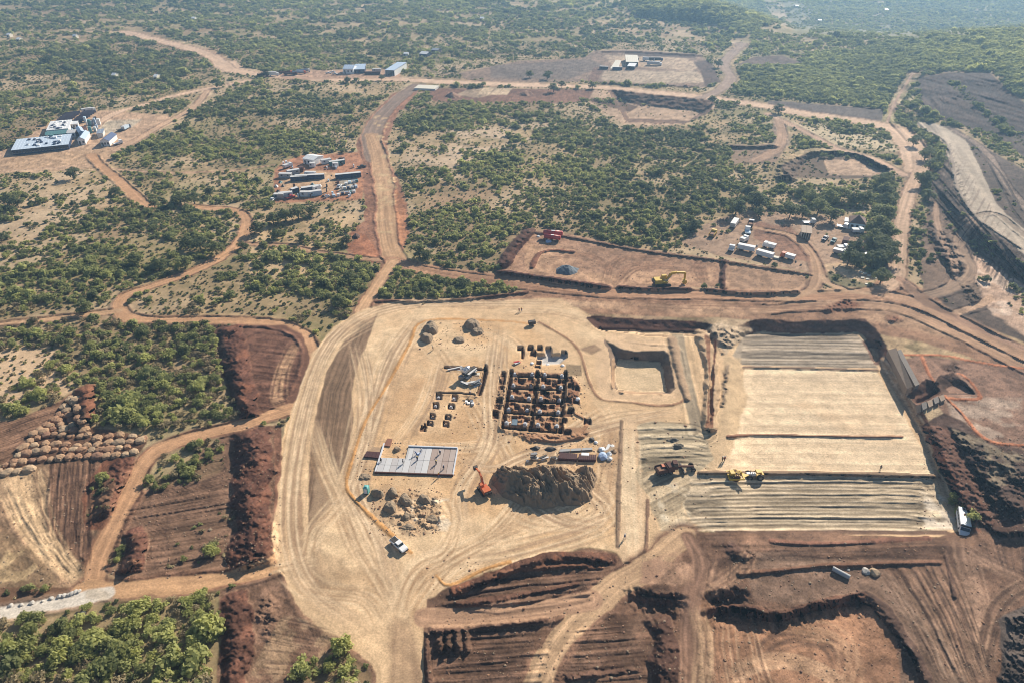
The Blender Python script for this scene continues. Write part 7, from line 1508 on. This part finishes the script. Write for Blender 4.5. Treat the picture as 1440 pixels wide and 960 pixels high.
for q in range(30):
    u = rc.uniform(70, 140); v = 207-(u-60)*.25-rc.uniform(0, 22); k = rc.uniform(1.0, 2.4)
    plate('camp_unit', 'small unit packed between the roofs of the far left camp', 'unit', [(u-k, v+.5), (u+k, v+.3), (u+k+.6, v-.9), (u-k+.6, v-.7)], rc.uniform(2, 4.2), rc.choice([WHITE, WHITE, BLUEW, ROOFB, ALU, TEAL, DSTEEL]), 1, sub='unit_body', group='small units in the far left camp')
def arr(label, a0, a1, b0, b1, n):
    e = empty('panel_field', P0(*a0), 0, label, 'panel rows', 'dark panel fields of the far left camp'); o0 = P0(*a0)
    for i in range(n):
        t_ = i/n; p = P0(a0[0]+(b0[0]-a0[0])*t_, a0[1]+(b0[1]-a0[1])*t_); q_ = P0(a1[0]+(b1[0]-a1[0])*t_, a1[1]+(b1[1]-a1[1])*t_); d = (q_-p); nn_ = Vector((-d.y, d.x, 0)).normalized()*3.4
        m_ = MB(); p -= o0; q_ -= o0; z = Vector((0, 0, 1)); m_.add([p+z*.8, q_+z*.8, q_+nn_+z*2.2, p+nn_+z*2.2, p+z*.7, q_+z*.7, q_+nn_+z*2.1, p+nn_+z*2.1], [(0, 1, 2, 3), (7, 6, 5, 4), (0, 4, 5, 1), (1, 5, 6, 2), (2, 6, 7, 3), (3, 7, 4, 0)]); m_.build('panel_row', mat_dark, e)
mat_dark = mat("dark_purple_panel", (.045, .035, .045), .5)
arr('left field of dark panel rows behind the far left camp', (76, 177), (95, 175.5), (96, 162), (117, 159.5), 8); arr('right field of dark panel rows behind the far left camp', (102, 175), (116, 174), (121, 160), (139, 158), 8)
# ------------------------------------------------------------------ roadside sheds, tankers, far buildings
building('blue roofed shed with gable, leftmost of the roadside sheds', (483, 104), (497, 104.5), 16, 4.5, 'gable', WHITE, ROOFB, 2, 3, True, 'roadside_shed', 'shed'); building('low blue roofed shed, second of the roadside sheds', (499, 103.5), (513, 103.5), 20, 3.6, 'mono', NAVY_SHADE, ROOFB, 1, 3, True, 'roadside_shed', 'shed')
building('large white walled shed with open dark front, rightmost of the roadside sheds', (542, 107), (555, 107.5), 34, 5, 'mono', WHITE, ROOFB, .8, 0, False, 'roadside_shed', 'shed', open_front=True); container('rust red container stack between the blue and the white shed', 524, 105, (530, 105), 14, RUST, None, 'container', win_=0); container('grey container behind the rust red one', 530, 101, (536, 101), 8, ALU)
for q, (u, v, m_, cm, kd, lb) in enumerate([(421, 104.5, ALU, ORG, 'tank', 'grey tanker truck standing on the roadside lot'), (427, 102, ALU, WHITE, 'tank', 'second grey tanker behind the first'), (409, 106, RUST, RUST, 'tipper', 'rust coloured truck at the left of the tankers'), (402, 104, RUST, ORG, 'tipper', 'red truck near the road corner trees'), (383, 107, WHITE, WHITE, 'box', 'white truck beside the road corner tree'), (372, 108, DSTEEL, WHITE, 'tank', 'dark tanker at the road corner')]): lorry(lb, u, v, (u+8, v-.5), 12, m_, cm, kd)
for q, (u, v) in enumerate([(462, 104), (468, 102.5), (471, 105.5)]): pickup(WHITE, ('left', 'back', 'front')[q]+' white pickup of three parked left of the roadside sheds', u, v, (u+4, v-.3))
building('white roofed farm building beyond the main road', (590, 80), (600, 80.5), 10, 3, 'gable', NAVY_SHADE, WHITE, 1.5, 2, True, 'farm_building', 'building'); building('small grey farm building right of the white roofed one', (607, 75), (616, 75.5), 9, 3, 'gable', DSTEEL, ROOFG, 1.5, 2, True, 'farm_building', 'building'); building('low pale hut left of the white roofed farm building', (568, 79.5), (574, 79.5), 6, 2.5, 'gable', OFFW, WHITE, 1, 0, True, 'hut', 'hut')
building('long white walled plot building below the main road', (583, 127), (612, 127.5), 12, 1.6, 'mono', WHITE, CREAM, .1, 0, False, 'walled_plot', 'building')
# far compound
building('cream roofed hall in the far compound', (880, 93.5), (897, 94), 34, 4, 'mono', WOOD, mat("cream_roof", (.66, .60, .48), .6, dust=.1), .6, 0, False, 'compound_hall', 'building', open_front=True); building('small white roofed shed in front of the cream hall', (882, 98), (892, 98.5), 14, 3, 'mono', NAVY_SHADE, WHITE, .4, 0, False, 'compound_shed', 'shed', open_front=True)
plate('concrete_strip', 'pale concrete strip beside the cream roofed hall', 'concrete strip', [(858, 97), (869, 97.5), (874, 85.5), (866, 85)], .3, CREAM, 3, sub='strip_panel')
container('navy container at the front of the far compound', 868, 98.5, (873, 98.5), 9, NAVY_SHADE); container('dark container left of the navy one in the far compound', 849, 97.5, (853, 97.5), 8, DSTEEL); lorry('white truck on the upper side of the far compound', 912, 86, (918, 86), 12, WHITE, WHITE, 'box'); lorry('dark truck right of the white one in the far compound', 922, 86, (930, 86), 14, DSTEEL, NAVY_SHADE, 'box'); lorry('grey truck in the row below in the far compound', 920, 92, (926, 92), 14, ALU, WHITE, 'box'); container('white container by the cream hall rear corner', 891, 85, (896, 85), 10, CREAM)
for q, (u, v, d, lb) in enumerate([(105, 54.5, 5, 'tiny white roofed hut left of the far road start'), (26, 59.5, 6, 'small white house at the far left edge'), (12, 53, 6, 'pale hut near the far left corner'), (160, 111, 6, 'white roofed house among the left woodland'), (219, 113, 7, 'white roofed house left of the road corner'), (1153, 31.5, 9, 'white roofed house in the far right valley'), (677, 29.5, 8, 'pale roofed house far away at the top middle'), (272, 29.5, 7, 'tiny hut in the woodland at the top left'), (1121, 11, 12, 'pale clearing house in the top right valley'), (1247, 16, 10, 'farthest pale house in the top right valley')]):
    building(lb, (u-2.2, v), (u+2.2, v), d, 3, 'gable', CREAM, WHITE, 1.4, 1, True, 'farmhouse', 'house')
# earth blocks and terraces by the east cut
blk = mat("cut_soil_block", (.30, .22, .155), .95, var=.25); blk2 = mat("grey_soil_block", (.20, .175, .15), .95, var=.25)
def blockpile(label, pts, h, m_, nb, dz=0):
    return plate('earth_block', label, 'earth block', pts, h, m_, nb, dz, 'earth_slice')
blockpile('long flat topped earth block along the trench east of the terraces', [(1272, 556), (1280, 552), (1257, 498), (1245, 501)], 2.6, blk, 1); blockpile('long grey earth bank parallel to the flat topped block', [(1285, 548), (1291, 545), (1265, 496), (1259, 498)], 1.5, blk2, 1)
for q in range(5): blockpile('stepped grey earth terrace below the dark pit, step %s' % ('one', 'two', 'three', 'four', 'five')[q], [(1288+q*8.5, 584-q*4.2), (1294+q*8.5, 581-q*4.2), (1297+q*8.2-4, 571-q*3.5), (1290+q*8.2-4, 574-q*3.5)], .9+.15*(q % 2), blk2 if q % 2 else blk, 1)

# ------------------------------------------------------------------ stones and clods lying about
rs = np.random.default_rng(31); PTS = []
for (u0, u1, v0, v1, n_) in [(692, 830, 512, 622, 420), (520, 622, 685, 752, 420), (590, 690, 452, 492, 220), (500, 665, 622, 682, 200), (740, 872, 616, 660, 160), (1000, 1440, 760, 955, 600), (310, 395, 600, 808, 420), (600, 960, 780, 955, 500), (855, 1010, 590, 745, 160), (600, 700, 555, 612, 120), (150, 330, 660, 812, 260), (0, 130, 650, 830, 200), (700, 1020, 335, 405, 260), (1290, 1440, 600, 750, 400), (690, 850, 652, 722, 200)]:
    for k in range(n_): PTS.append(at(rs.uniform(u0, u1), rs.uniform(v0, v1)))
PTS = np.array(PTS); stones = []
for k in range(4):
    me = HM[k].copy(); me.name = 'stone'; me.materials.clear(); me.materials.append([SOILP[3], SOILP[4], SOILP[1], DPILE][k]); stones.append(me)
scatter('loose_stones', PTS[:, 0], PTS[:, 1], PTS[:, 2], np.exp(rs.normal(-2.15, .4, len(PTS))), np.ones(len(PTS)), np.ones(len(PTS))*.5, stones, 'loose stones and clods scattered over the dug ground and round the works', 'stones')
